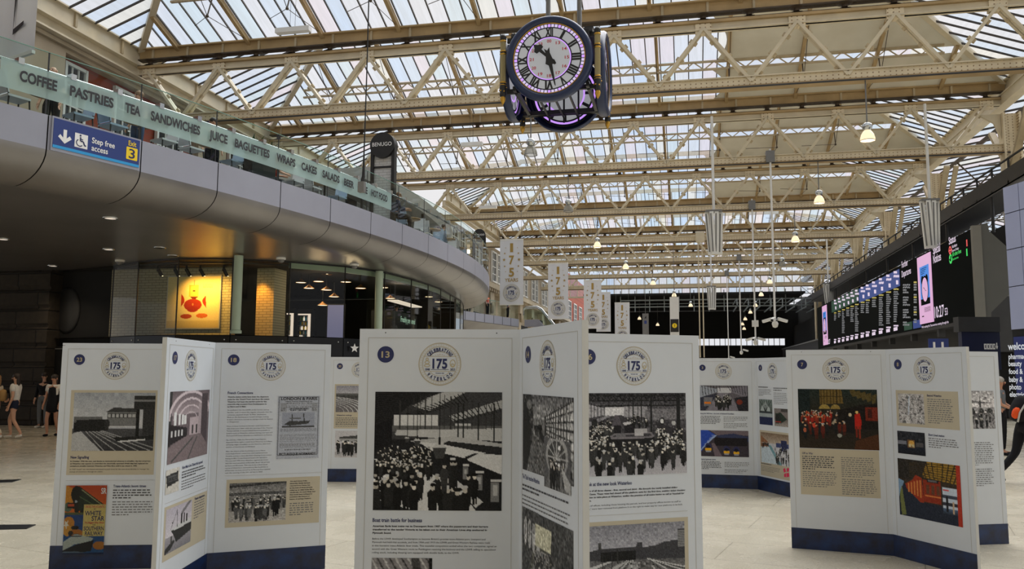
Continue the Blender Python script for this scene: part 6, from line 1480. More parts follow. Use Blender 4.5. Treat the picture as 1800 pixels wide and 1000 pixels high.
def pic_farewell(w, h):                      # dark painted station scene with red coats
    p = Pic(w, h, (30, 28, 26)); p.grad(0, .45, (34, 44, 40), (40, 34, 24)); p.rect(.0, 0, .16, 1, (22, 32, 32)); p.poly([(.28, .02), (.56, .0), (.58, .24), (.28, .26)], (104, 84, 40))
    for k in range(7): p.line(.30 + k * .04, .0, .30 + k * .04, .26, .004, (40, 32, 18))
    p.rect(.28, .12, .58, .13, (40, 32, 18)); p.put((((p.x - .34) / .07) ** 2 + ((p.y - .34) / .08) ** 2 < 1) & (p.y < .34), (150, 128, 66)); p.put((((p.x - .48) / .06) ** 2 + ((p.y - .34) / .08) ** 2 < 1) & (p.y < .34), (140, 118, 62))
    for k in range(5): p.poly([(.66 + k * .07, .02 + k * .02), (.72 + k * .07, .0 + k * .02), (.78 + k * .05, .1 + k * .03), (.70 + k * .06, .13 + k * .03)], (84, 72, 38))
    p.poly([(.5, .36), (.8, .26), (1, .24), (1, .7), (.5, .62)], (24, 20, 18)); p.rect(.85, .30, 1, .52, (110, 38, 24)); p.rect(.88, .33, .93, .48, (60, 24, 18)); p.noise(5, 2, 25)
    p.crowd(.03, .42, .5, .56, 46, 51, .03, .05, tint=((150, 36, 24), (120, 40, 26), (50, 40, 34), (30, 28, 28), (170, 60, 30)))
    p.grad(.66, 1, (34, 30, 26), (46, 38, 28)); p.poly([(.72, .86), (1, .74), (1, 1), (.7, 1)], (74, 44, 26)); p.crowd(.05, .6, .6, .74, 16, 52, .05, .07, tint=((30, 30, 30), (24, 30, 32), (90, 34, 24)))
    p.poly([(.72, .42), (.78, .40), (.80, .54), (.79, .66), (.72, .66)], (176, 34, 24)); p.ell(.745, .385, .018, .024, (214, 180, 110)); p.rect(.725, .62, .745, .80, (120, 40, 26)); p.rect(.76, .62, .78, .82, (130, 46, 28)); p.poly([(.62, .44), (.68, .42), (.72, .52), (.70, .74), (.60, .72)], (24, 22, 24)); p.ell(.66, .43, .02, .03, (206, 190, 160)); p.ell(.52, .78, .03, .03, (150, 150, 140)); p.poly([(.42, .58), (.47, .5), (.49, .52), (.45, .60)], (160, 150, 130)); p.ell(.08, .70, .02, .04, (170, 90, 60)); p.ell(.20, .62, .02, .04, (190, 60, 40))
    return p.noise(6, 1, 26)
def pic_map(w, h):
    p = Pic(w, h, (176, 172, 172)); r = np.random.default_rng(61)
    for _ in range(170): x, y, a = r.uniform(0, 1), r.uniform(0, 1), r.uniform(0, 3.14); p.line(x, y, x + .1 * math.cos(a), y + .1 * math.sin(a), .006, r.choice([90, 120, 210, 70]))
    p.line(.45, .1, .4, .7, .02, (190, 200, 214)); return p.noise(14, 1, 62)
def pic_night(w, h):
    p = Pic(w, h, (34, 36, 42)); p.noise(10, 3, 63); p.grad(.68, 1, (28, 34, 48), (20, 22, 30)); p.rect(.38, .36, .64, .72, (120, 84, 50)); p.put((((p.x - .52) / .1) ** 2 + ((p.y - .52) / .12) ** 2 < 1), (206, 160, 80)); p.rect(.42, .56, .5, .70, (200, 190, 150)); p.rect(.55, .56, .62, .7, (190, 180, 140)); p.rect(.0, .44, .34, .6, (120, 122, 132)); p.rect(.68, .48, .95, .66, (80, 78, 80)); return p.noise(8, 1, 64)
def pic_redtrain(w, h):
    p = Pic(w, h, (54, 44, 34)); p.poly([(.3, 0), (1, 0), (1, .34), (.45, .30)], (150, 116, 40)); p.poly([(0, 0), (.5, 0), (.4, .28), (.2, .36), (0, .34)], (40, 36, 32)); p.noise(6, 2, 65)
    for k in range(9): p.line(.3 + k * .09, .0, .42 + k * .06, .32, .008, (40, 32, 22)); p.line(.2, .06 + k * .03, 1, .02 + k * .045, .005, (60, 48, 28))
    p.poly([(0, .5), (.1, .44), (.4, .72), (1, .72), (1, 1), (0, 1)], (34, 40, 54)); p.poly([(0, .36), (.1, .40), (.0, .7)], (120, 150, 180)); p.poly([(.02, .62), (.06, .48), (.12, .98), (.04, 1)], (110, 116, 66)); p.poly([(.12, .44), (.24, .36), (.30, .26), (.40, .30), (.42, .72), (.36, .72), (.14, .52)], (150, 52, 26)); p.rect(.42, .32, .70, .70, (136, 46, 24))
    for k in range(5): p.rect(.16 + k * .05, .42 - k * .02, .185 + k * .05, .58 + k * .015, (196, 120, 60))
    for k in range(3): p.rect(.47 + k * .08, .40, .52 + k * .08, .56, (96, 60, 40))
    p.rect(.44, .58, .70, .60, (206, 120, 60)); p.rect(.48, .30, .66, .36, (26, 26, 28)); p.rect(.50, .315, .64, .345, (170, 170, 170), .5); p.rect(.72, .40, .94, .74, (190, 200, 214)); p.rect(.73, .43, .82, .46, (206, 70, 70)); p.rect(.72, .52, .94, .58, (60, 66, 80)); p.rect(.72, .64, .94, .7, (50, 50, 60)); p.grad(.74, .84, (90, 110, 140), (40, 48, 60), .72, .94); p.rect(.94, .0, 1, 1, (168, 52, 34)); p.rect(.77, .54, .80, .8, (30, 30, 34)); p.rect(.87, .62, .895, .82, (190, 160, 130)); return p.noise(7, 1, 66)
def pic_commuters(w, h):
    p = Pic(w, h, (96, 92, 98)); p.poly([(0, 0), (.5, .2), (.0, .5)], (150, 156, 168)); p.poly([(1, 0), (.55, .2), (1, .5)], (120, 116, 126)); p.rect(.38, .1, .66, .3, (190, 190, 196))
    for k in range(8): p.line(k * .06, 0, k * .06 + .02, .44 - k * .03, .006, 40); p.line(1 - k * .06, 0, 1 - k * .05, .42 - k * .03, .006, 50)
    p.poly([(.4, .3), (.6, .3), (.85, 1), (.15, 1)], (124, 120, 130)); p.poly([(0, .5), (.36, .32), (.38, .4), (.12, 1), (0, 1)], (50, 52, 66)); p.poly([(.1, .48), (.28, .48), (.26, .8), (.1, .84)], (110, 110, 116)); p.rect(.11, .66, .24, .74, (210, 120, 40)); p.poly([(.72, .5), (1, .42), (1, 1), (.8, 1)], (40, 38, 44)); p.ell(.83, .66, .06, .1, (120, 50, 36)); p.noise(6, 1, 70); p.crowd(.34, .42, .66, .84, 44, 71, .03, .07, ((24, 60),)); return p.noise(6, 1, 72)
def pic_bluetrains(w, h):
    p = Pic(w, h, (60, 54, 62)); p.poly([(0, 0), (.16, .0), (.34, .2), (.14, .5), (.04, .8), (0, .8)], (44, 74, 166)); p.poly([(.2, .0), (1, 0), (1, .2), (.6, .14), (.36, .2)], (110, 98, 104)); p.poly([(.34, .2), (.7, .12), (1, .24), (1, .42), (.7, .3), (.4, .3)], (54, 60, 90))
    for k in range(6): p.line(.0 + k * .05, .8 - k * .12, .34, .2, .004, (150, 170, 210))
    p.rect(.3, .28, .98, .6, (30, 26, 30))
    for x, y in ((.17, .66), (.55, .76), (.75, .78)): p.ell(x, y, .07, .16, (46, 48, 86)); p.rect(x - .06, y + .03, x + .06, y + .12, (224, 170, 40)); p.rect(x - .05, y + .12, x + .05, y + .18, (150, 150, 156)); p.ell(x, y - .02, .045, .06, (26, 26, 40))
    p.poly([(.24, .5), (.3, .5), (.46, 1), (.3, 1)], (110, 96, 104)); return p.noise(6, 1, 73)
def pic_roofblue(w, h):
    p = Pic(w, h, (90, 100, 100)); p.grad(0, .6, (120, 134, 130), (70, 76, 74)); p.poly([(.2, .3), (.5, .1), (.85, .38), (.85, .48), (.1, .48)], (170, 180, 180)); p.rect(0, .5, 1, .56, (40, 46, 50)); p.rect(0, .56, 1, .7, (150, 160, 162)); p.rect(0, .7, 1, 1, (26, 34, 70))
    for k in range(6): p.line(k * .2, 0, .5, .5, .012, (50, 56, 54))
    return p.noise(7, 1, 74)
def pic_steam(w, h): p = Pic(w, h, (120, 112, 110)); p.grad(.6, 1, (100, 92, 88), (150, 142, 136)); p.poly([(.1, .3), (.5, .25), (.9, .6), (.6, .8), (.1, .9)], (36, 50, 40)); p.ell(.28, .55, .2, .2, (30, 32, 32)); p.rect(.06, .74, .5, .8, (170, 40, 34)); p.rect(.5, .0, 1, .2, (70, 66, 64)); return p.noise(9, 1, 75)
def pic_modern(w, h):
    p = Pic(w, h, (190, 190, 196)); p.grad(0, .35, (120, 100, 80), (180, 166, 150)); p.poly([(0, .1), (.25, .3), (.3, .5), (0, .6)], (140, 96, 66)); p.rect(.55, .3, 1, .45, (60, 70, 110)); p.rect(.72, .2, .92, .56, (40, 46, 80)); p.poly([(.0, .5), (.4, .44), (.6, 1), (0, 1)], (186, 200, 210)); p.poly([(.28, .42), (.36, .4), (.74, 1), (.62, 1)], (110, 150, 160)); p.noise(7, 2, 76); p.crowd(.5, .5, 1, .95, 34, 77, .03, .06); p.crowd(.02, .36, .3, .46, 12, 78, .03, .04); return p.noise(6, 1, 79)
def pic_engraving(w, h):
    p = Pic(w, h, (206, 202, 204)); p.grad(0, .3, (160, 158, 160), (205, 202, 204)); p.poly([(0, .1), (.3, .2), (.6, .28), (1, .34), (0, .36)], (120, 118, 120)); p.rect(.0, .44, 1, .56, (150, 148, 150))
    for k in range(5): p.ell(.1 + k * .2, .56, .07, .09, 60)
    p.poly([(.66, .44), (.69, .12), (.72, .44)], 60); p.grad(.6, 1, (96, 94, 96), (150, 148, 150)); p.noise(26, 2, 80); p.crowd(.1, .66, .9, .9, 30, 81, .04, .07); p.put((p.x < .0), 200); return p.noise(14, 1, 82)
def pic_depot(w, h):
    p = Pic(w, h, (150, 148, 156)); p.grad(0, .34, (136, 136, 146), (170, 168, 174)); p.rect(0, .36, 1, .5, 70); p.grad(.5, 1, (88, 86, 90), (110, 106, 108))
    for k in range(7): p.put(np.abs(np.hypot((p.x + .1) / (.3 + k * .1), (p.y - 1.05) / (.3 + k * .05)) - 1) < .02, 190)
    p.noise(14, 1, 83); p.rect(.0, .3, .9, .37, 96); return p
def pic_group(w, h): p = Pic(w, h, (186, 184, 188)); p.poly([(.1, .24), (.5, .18), (.75, .22), (.75, .3), (.1, .32)], 70); p.rect(.12, .3, .7, .42, 150); p.grad(.8, 1, (150, 148, 150), (190, 188, 190)); p.noise(9, 1, 84); p.crowd(.02, .56, .98, .74, 34, 85, .07, .11, ((24, 70),)); return p
def pic_roofdetail(w, h):
    p = Pic(w, h, (130, 128, 130)); 
    for k in range(14): p.line(-.2 + k * .1, 0, .3 + k * .12, 1.0, .012, 60 if k % 2 else 190)
    p.poly([(.66, 0), (.8, 0), (.95, 1), (.8, 1)], 70); p.rect(.96, 0, 1, 1, 30); p.ell(.35, .6, .08, .3, 170); return p.noise(10, 1, 86)
def pic_pots(w, h):                          # shop picture: figure assembled from red and amber pots
    p = Pic(w, h, (226, 206, 146)); p.grad(.86, 1, (212, 190, 128), (196, 172, 112)); p.rect(.42, .17, .60, .40, (226, 172, 66)); p.rect(.45, .19, .60, .39, (236, 190, 84)); p.line(.515, .08, .515, .17, .006, (90, 60, 30)); p.rect(.495, .27, .535, .30, (60, 40, 24)); p.poly([(.44, .40), (.60, .40), (.54, .46), (.5, .46)], (110, 40, 20))
    p.ell(.50, .56, .17, .12, (158, 48, 18)); p.ell(.5, .64, .11, .06, (150, 42, 16)); p.poly([(.27, .34), (.33, .42), (.34, .50), (.27, .60)], (168, 52, 20)); p.poly([(.74, .38), (.68, .46), (.69, .53), (.76, .62)], (168, 52, 20)); p.ell(.38, .78, .11, .045, (170, 66, 26)); p.ell(.68, .77, .11, .045, (206, 104, 40)); p.ell(.5, .55, .015, .02, (214, 150, 70)); p.lines_text(.68, .16, .86, .24, 3, (150, 150, 90)); return p.noise(3, 1, 90)
# ------------------------------------------------------------------ the folding exhibition boards
BW, BH, BT = .95, 2.0, .034
_round = {}
def board_frame(parent, A, B, W):
    A, B = Vector(A), Vector(B); d = (B - A).normalized()
    o = MB().box((0, 0, .0), (W, BT, BH), 'board_edge').add([(0, -.0006, 0), (W, -.0006, 0), (W, -.0006, BH), (0, -.0006, BH)], [(0, 1, 2, 3)], 'board_white').build('panel', parent)
    o.location = (A.x, A.y, 0); o.rotation_euler.z = math.atan2(d.y, d.x); return o
def common(pn, W, num, parts=True):
    MB().box((0, -.004, 0), (W, .0, .205), 'band').build('base_band', pn)
    b = MB(); i_ = .052; t = .0016
    for x in (i_, W - i_): b.box((x - t, -.002, .205), (x + t, -.0007, BH - i_), 'line')
    b.box((i_, -.002, BH - i_ - t), (W - i_, -.0007, BH - i_ + t), 'line'); b.build('border_line', pn)
    if num not in _round:
        b = MB(); b.lathe([(.0485, 0), (.001, 0)], 'navy', (.155, -.0025, 1.85), 28, False, 'y'); b.text(num, (.155, -.0036, 1.832), (1, 0, 0), (0, 0, 1), .036, 'gold_pale', .022 * len(num) + .004 * (len(num) > 1), 'c', .02); b.build('number_badge', pn)
    if 'R' not in _round:
        b = MB(); roundel(b, .475, 1.795, .125, .0025, lambda u, v, o: Vector((u, -o, v))); _round['R'] = b.build('roundel', pn).data
    else: link('roundel', _round['R'], pn)
def card(pn, u0, v0, u1, v1, name='beige_card'): return MB().box((u0, -.0018, v0), (u1, -.0005, v1), 'beige').build(name, pn)
def photo(pn, f, u0, v0, u1, v1, dens, name='photograph', off=.003):
    return f(max(24, int((u1 - u0) * dens)), max(24, int((v1 - v0) * dens))).mesh(name, u0, v0, u1, v1, off, pn)
def rule(pn, u0, u1, v): MB().box((u0, -.0022, v - .001), (u1, -.0007, v + .001), 'line').build('divider_line', pn)
def heading(pn, s, u, v, w, h=.022, mm='navy'):
    b = MB(); b.text(s, (u, -.003, v), (1, 0, 0), (0, 0, 1), h, mm, w, 'l', .02); return b.build('heading', pn)
def para(pn, lines, u, v, pitch, h, widths=None, bold=0.0, wmax=None, mm='ink'):
    """one paragraph of set lines; v is the first baseline"""
    b = MB(); L = max(len(s) for s in lines)
    for k, s in enumerate(lines):
        if s: b.text(s, (u, -.003, v - pitch * k), (1, 0, 0), (0, 0, 1), h, mm, wmax * len(s) / L if wmax else None, 'l', bold)
    return b.build('paragraph', pn)
_gr = random.Random(5)
def fineprint(pn, u0, u1, v1, n, pitch=.0215, h=.0085, bold=False):
    """lines too small to read in the photograph, set as word-length strokes"""
    b = MB(); hh = h * (1.0 if bold else .9)
    for k in range(n):
        x, end = u0, u0 + (u1 - u0) * (_gr.uniform(.9, 1.0) if k < n - 1 else _gr.uniform(.3, .8)); v = v1 - pitch * k
        while x < end - .004:
            L = min(_gr.uniform(.010, .040), end - x); b.add([(x, -.0028, v), (x + L, -.0028, v), (x + L, -.0028, v + hh), (x, -.0028, v + hh)], [(0, 1, 2, 3)], 'print_bold' if bold else 'print_grey'); x += L + .009
    return b.build('paragraph', pn)
M['print_bold'] = mat('bold_grey_print', srgb(72, 72, 76), 0.6, 0, 0); M['print_grey'] = mat('grey_print', srgb(106, 106, 108), 0.6, 0, 0)
def stand(label, panels):
    cx = sum(p[0][0] for p in panels) / len(panels); cy = sum(p[0][1] for p in panels) / len(panels)
    return thing('exhibition_board', label, 'display board', (0, 0, 0), 0, 'folding anniversary exhibition boards')
def hinge(pn, W):
    b = MB()
    for z in (.3, 1.0, 1.75): b.tube([(W, BT * .5, z), (W, BT * .5, z + .1)], .008, 'grey', 8)
    b.build('hinge', pn)
    b = MB()
    for u in (.16, .85): b.ball((W * u, -.0, BH - .022), .004, 'ink', 6)
    b.build('screw', pn)

# boards 13 and 14
s = stand('white folding board 13 and 14 with platform crowd photo, nearest at centre', [((-1.89, 4.58),)])
p = board_frame(s, (-1.89, 4.58, 0), (-.965, 4.77, 0), BW); common(p, BW, '13'); hinge(p, BW)
photo(p, pic_platform, .1, .955, .842, 1.632, 230); heading(p, 'Boat train battle for business', .1, .889, .285, .021)
para(p, ['American Eagle boat trains ran to Devonport from 1907 where the passengers and their baggage', 'transferred to the tender Victoria to be taken out to their American Lines ship anchored in', 'Plymouth Sound.'], .101, .861, .0192, .0098, None, .03, .665)
para(p, ["Before the LSWR developed Southampton to become Britain's premier trans-Atlantic port, Liverpool and", 'Plymouth had held that accolade, and from 1904 until 1910 the LSWR and Great Western Railway were rivals', 'in this lucrative trans-Atlantic liner trade. This wasteful competition ended when the two companies signed an', 'accord with the Great Western route to Paddington retaining the business and the LSWR selling its specialised', 'rolling stock, including sleeping cars equipped with double beds, to the GWR.'], .101, .790, .0192, .0098, None, 0, .715)
photo(p, pic_roofdetail, .1, .33, .447, .688, 130)
p = board_frame(s, (-.965, 4.77, 0), (-.48, 3.92, 0), BW); common(p, BW, '14')
photo(p, pic_tunnel, .07, 1.2, .845, 1.625, 150); photo(p, pic_escalator, .433, 1.151, .81, 1.408, 150, 'inset_photograph', .0045)
heading(p, "The 'Tube' reaches Waterloo", .063, 1.150, .29, .024); fineprint(p, .064, .80, 1.108, 2, .022, .010, True); fineprint(p, .064, .80, 1.052, 4, .022); photo(p, pic_home, .065, .50, .835, .99, 150)
# board 16
s = stand('white board 16 standing behind board 14, photo of the crowded gates', [((-.75, 5.18),)])
p = board_frame(s, (-.75, 5.18, 0), (.075, 5.67, 0), .96); common(p, .96, '16'); hinge(p, .02)
photo(p, pic_concourse, .105, 1.102, .85, 1.62, 220); heading(p, 'First look at the new look Waterloo', .075, 1.043, .375, .022)
para(p, ['Commuters of all three classes - first, second and third - file through the newly installed sliding', 'Southwick Gates. These gates had closed off the platform exits for the first time, enabling ticket checking', 'and collection to take place at Waterloo, ending the practice of all trains having to call at Vauxhall for', 'that purpose.'], .075, 1.008, .0198, .0098, None, .03, .76)
para(p, ['The jumble of offices, including those housing the parcels, and lost property offices known to staff as', '"The Village," were later removed from platform 5 on the right to make way for new platforms to be built.'], .075, .918, .0198, .0098, None, 0, .74)
rule(p, .1, .85, .860); card(p, .1, .36, .852, .821); photo(p, pic_tracks, .125, .44, .824, .796, 190)
# board 23
s = stand('white board 23 at far left with a train photo and a colourful liner poster', [((-5.57, 6.53),)])
p = board_frame(s, (-5.56, 6.51, 0), (-4.64, 6.78, 0), BW); common(p, BW, '23'); hinge(p, .02)
card(p, .1, .82, .86, 1.575); photo(p, pic_train, .13, 1.033, .845, 1.552, 170); heading(p, 'New Signalling', .13, .965, .16, .024)
para(p, ['In October 1936 the new, and thanks to technological advances in signalling, the last signal box', 'at Waterloo was opened. It controlled the electrically operated signals that had replaced the', 'semaphore signalling between Waterloo and Nine Elms until it was closed in 1990.'], .13, .936, .021, .0105, None, .03, .70)
para(p, ["In 1937 'muzak' was introduced and played at peak times for the next three decades to 'manage' the", 'passage of commuters through the station.'], .13, .865, .021, .0105, None, 0, .69)
rule(p, .1, .86, .772); po = photo(p, pic_poster, .11, .13, .462, .728, 190, 'liner_poster', .006)
b = MB()
for t_, u, v, h, w_, mm in (('CROSS THE ATLANTIC', .283, .532, .020, .172, 'red_ink'), ('BY', .36, .516, .010, .02, 'ink'), ('WHITE', .285, .466, .040, .14, 'navy'), ('STAR', .345, .420, .040, .11, 'navy'), ('The Biggest Ship Afloat', .285, .396, .016, .17, 'red_ink'), ('VIA', .355, .378, .011, .03, 'ink'), ('SOUTHERN', .283, .336, .034, .172, 'navy'), ('RAILWAY', .295, .294, .034, .155, 'navy'), ('SR', .415, .655, .05, .045, 'sign_white')):
    b.text(t_, (u, -.0075, v), (1, 0, 0), (0, 0, 1), h, mm, w_, 'l', .02)
b.build('poster_lettering', p)
b = MB(); b.box((.105, -.0105, .115), (.467, -.0095, .735), 'sleeve'); M['sleeve'] = glassmat('clear_poster_sleeve', (.97, .97, .97, 1), fres=1.2); b.build('clear_sleeve', p)
heading(p, 'Trans-Atlantic boom times', .515, .710, .285, .022); fineprint(p, .515, .87, .680, 4, .0225, .010, True); fineprint(p, .515, .87, .578, 6, .0225)
# boards 17 and 18
s = stand('white folding board 17 and 18 at left, ship photo and shipping bill', [((-3.83, 5.62),)])
p = board_frame(s, (-3.80, 5.50, 0), (-4.045, 6.55, 0), 1.0); p.scale.x = 1.075; common(p, 1.0, '17'); hinge(p, 1.0)
photo(p, pic_hall, .10, 1.05, .90, 1.593, 130); heading(p, 'New Main Line Ticket Hall opened', .39, .985, .42, .022); fineprint(p, .39, .88, .955, 3, .021, .010, True); fineprint(p, .39, .90, .885, 4, .021)
photo(p, pic_plaque, .09, .83, .34, 1.01, 100); rule(p, .1, .93, .765); card(p, .10, .34, .945, .738); photo(p, pic_ship, .13, .385, .62, .716, 150); heading(p, 'Titanic departure', .67, .70, .22, .02); fineprint(p, .67, .90, .678, 7, .021)
p = board_frame(s, (-4.045, 6.55, 0), (-3.2, 7.1, 0), 1.0); common(p, 1.0, '18')
heading(p, 'French Connections', .116, 1.552, .212, .021)
para(p, ['Victoria station might have been the departure', "point for the 'Grand Tour', but from the outset", 'Waterloo had been the starting point for the', 'overnight ship crossings from Southampton to', 'Le Havre and St Malo.'], .118, 1.522, .0212, .0102, None, .03, .352)
y = 1.408
for ls in (['So confident was the LSWR of the service, and so', 'familiar with it were the regular clientele that the', "company attached simple 'St Malo' destination", 'labels to the Southampton bound carriages making', 'it seem almost as normal as taking a train to Staines', 'or Shepperton.'],
           ['None of those involved at the time could have known', 'that sixty years later, with the opening of the Channel', 'Tunnel rail link, it would indeed become possible to', 'board a train at Waterloo without leaving your seat and', 'find yourself home directly in a destination in France.'],
           ['Up until the 1950s the Normandy Coast Express', 'departed three nights a week from Waterloo at 9.30pm', 'carrying eager travellers to the beaches, bars and', 'casinos of Normandy and Brittany.'],
           ['After the closure of the Southampton to Le Havre', 'route Anglo-French connections were maintained from', 'Victoria, and for a time also from Charing Cross station', "linking to BR's Cross-Channel hovercraft operation.", 'This was until 1994 when Waterloo regained the crown', 'with the commencement of Eurostar direct rail services', 'to Paris and Brussels. This was to be a short lived', "revival of Waterloo's connection to the Continent as", 'all Eurostar services moved to St Pancras International', 'with the opening of the HS1 rail link in 2007.']):
    para(p, ls, .12, y, .0205, .0096, None, 0, .385); y -= .0205 * len(ls) + .016
pb = photo(p, pic_bill, .545, .978, .915, 1.532, 210, 'shipping_bill')
b = MB(); b.text('LONDON & PARIS', (.73, -.0045, 1.497), (1, 0, 0), (0, 0, 1), .024, 'ink', .32, 'c', .03); b.build('bill_title', p); b = MB(); b.text('PICTURESQUE NORMANDY', (.73, -.0045, 1.008), (1, 0, 0), (0, 0, 1), .022, 'ink', .32, 'c', .03); b.build('bill_footer', p); b = MB(); b.text('Havre, France, Switzerland, &c.', (.73, -.0045, 1.480), (1, 0, 0), (0, 0, 1), .009, 'ink', .24, 'c', .02); b.build('bill_subtitle', p); b = MB(); b.text('NEW TURBINE STEAMERS', (.73, -.0045, 1.413), (1, 0, 0), (0, 0, 1), .009, 'ink', .18, 'c', .02); b.build('bill_notice', p)
rule(p, .12, .95, .848); card(p, .137, .408, .935, .815); photo(p, pic_family, .163, .448, .642, .782, 190)
para(p, ["We don't know if this", 'Edwardian family had just', 'returned from France, but', 'by the look of those persons', "rolled up to what looks like a", "windbreak, it's most likely that", 'they would have holidayed in', 'somewhere like Swanage or', 'Seaton, or perhaps Padstow.'], .672, .775, .0195, .0098, None, .03, .225)
fineprint(p, .675, .90, .582, 6, .0195)
# boards 7 and 8
s = stand('white folding board 7 and 8 at right, dark painting, red train photo', [((1.0, 9.0),)])
p = board_frame(s, (1.0, 9.0, 0), (1.93, 8.84, 0), BW); common(p, BW, '7'); hinge(p, BW)
card(p, .104, .54, .845, 1.0); photo(p, pic_farewell, .105, 1.005, .85, 1.6, 180, 'painting_print'); heading(p, 'Off to War', .127, .942, .105, .02)
fineprint(p, .127, .44, .915, 7, .0205, .010, True); fineprint(p, .127, .456, .765, 8, .0205); fineprint(p, .495, .815, .918, 10, .0205); fineprint(p, .495, .815, .705, 8, .0205)
p = board_frame(s, (1.93, 8.84, 0), (2.42, 8.03, 0), BW); common(p, BW, '8')
card(p, .112, 1.258, .84, 1.6); photo(p, pic_map, .142, 1.286, .453, 1.568, 150, 'map_print'); heading(p, 'Beyond Waterloo', .494, 1.548, .165, .02); fineprint(p, .494, .785, 1.52, 12, .0195)
photo(p, pic_night, .11, .994, .444, 1.208, 150); heading(p, 'Short Lived station', .486, 1.186, .182, .02); fineprint(p, .486, .82, 1.160, 5, .0195); photo(p, pic_redtrain, .098, .41, .82, .945, 170)
# board half hidden behind 8
s = stand('white board half hidden behind board 8, grey engraving of a bridge', [((2.36, 9.38),)])
p = board_frame(s, (2.36, 9.38, 0), (3.25, 9.75, 0), .964); common(p, .964, '6')
photo(p, pic_engraving, .35, 1.188, .883, 1.584, 120, 'engraving_print'); fineprint(p, .35, .85, 1.04, 12, .021); fineprint(p, .35, .84, .765, 9, .021)
# far boards 3 and 4
s = stand('white folding board 3 and 4 farther off between boards 16 and 7', [((.07, 13.4),)])
p = board_frame(s, (.07, 13.4, 0), (1.02, 13.4, 0), BW); common(p, BW, '3'); hinge(p, BW)
photo(p, pic_commuters, .10, 1.182, .837, 1.574, 130); heading(p, 'Along the NSE lines - the birth of Network SouthEast', .10, 1.128, .52, .02); fineprint(p, .10, .42, 1.09, 6, .022, .010, True); fineprint(p, .46, .83, 1.085, 4, .022); fineprint(p, .46, .83, .985, 4, .022)
photo(p, pic_bluetrains, .10, .48, .828, .88, 130); heading(p, 'Channel gateway opens', .095, .425, .235, .02); fineprint(p, .095, .42, .395, 6, .022, .010, True); fineprint(p, .46, .83, .39, 4, .022); fineprint(p, .46, .83, .28, 3, .022)
p = board_frame(s, (1.02, 13.4, 0), (1.46, 12.56, 0), BW); common(p, BW, '4')
fineprint(p, .09, .44, 1.55, 1, .022, .014, True); fineprint(p, .09, .44, 1.515, 5, .022); photo(p, pic_roofblue, .098, .992, .447, 1.372, 90); fineprint(p, .49, .85, 1.54, 2, .03, .014, True); fineprint(p, .49, .85, 1.47, 7, .026); photo(p, pic_steam, .496, .99, .85, 1.25, 90)
card(p, .09, .23, .88, .905); photo(p, pic_modern, .118, .425, .85, .876, 110); fineprint(p, .11, .6, .40, 1, .022, .014, True); fineprint(p, .11, .62, .365, 4, .022)
M['magenta'] = mat('magenta_print', srgb(214, 30, 84), 0.5, 0, 0); b = MB()
for q in ([(.70, .27), (.75, .27), (.75, .33), (.70, .31)], [(.76, .27), (.83, .29), (.82, .34), (.76, .33)], [(.70, .33), (.75, .35), (.73, .40), (.68, .38)], [(.77, .35), (.82, .36), (.83, .41), (.77, .40)]): b.ngon([(u, -.004, v) for u, v in q], 'magenta')
b.build('emblem', p)
# far board between 18 and 13
A20 = atz(575, 850.5, 0) * 1.02
s = stand('white board seen between boards 18 and 13, photo of curving tracks', [((A20.x, A20.y),)])
p = board_frame(s, (A20.x, A20.y, 0), (A20.x + .93, A20.y + .19, 0), BW); common(p, BW, '20')
card(p, .08, .845, .86, 1.56); photo(p, pic_depot, .105, 1.11, .835, 1.535, 120); heading(p, 'Waterloo sidings', .12, 1.05, .25, .02); fineprint(p, .11, .82, 1.01, 5, .024, .010, True); fineprint(p, .11, .82, .9, 2, .024); photo(p, pic_group, .11, .385, .835, .811, 110)

# framed picture in the shop
pa, pb_, pc = aty(297, 487, PY - .04), aty(388, 492, PY - .04), aty(384, 576, PY - .04)
t = thing('framed_picture', 'large lit picture of a figure made of red pots on the brick shop wall', 'picture', (pa.x, PY - .01, pc.z))
W, H = pb_.x - pa.x, pa.z - pc.z
MB().box((-.03, -.05, -.03), (W + .03, .0, H + .03), 'canopy').build('canvas_frame', t)
pic_pots(110, 110).mesh('picture_print', 0, 0, W, H, .055, t)
# ------------------------------------------------------------------ people
M['skin'] = mat('skin', srgb(206, 158, 130), 0.5, 0, 0.08, 8); M['skin2'] = mat('skin_tan', srgb(186, 136, 108), 0.5, 0, 0.08, 8)
M['hair_dark'] = mat('dark_hair', srgb(46, 34, 28), 0.6, 0, 0.3, 30); M['hair_grey'] = mat('grey_hair', srgb(170, 164, 156), 0.6, 0, 0.3, 30); M['hair_fair'] = mat('fair_hair', srgb(140, 104, 66), 0.6, 0, 0.3, 30)
for nm, c in (('c_white', (226, 222, 214)), ('c_cream', (232, 220, 196)), ('c_black', (26, 26, 30)), ('c_navy', (36, 42, 62)), ('c_grey', (110, 114, 118)), ('c_blue', (92, 128, 170)), ('c_green', (122, 130, 100)), ('c_red', (150, 52, 44)), ('c_denim', (62, 78, 104)), ('c_tan', (170, 134, 84)), ('c_orange', (226, 84, 36))):
    M[nm] = mat('cloth_' + nm[2:], srgb(*c), 0.85, 0, 0.12, 14, 0.15, 60, 0.2)
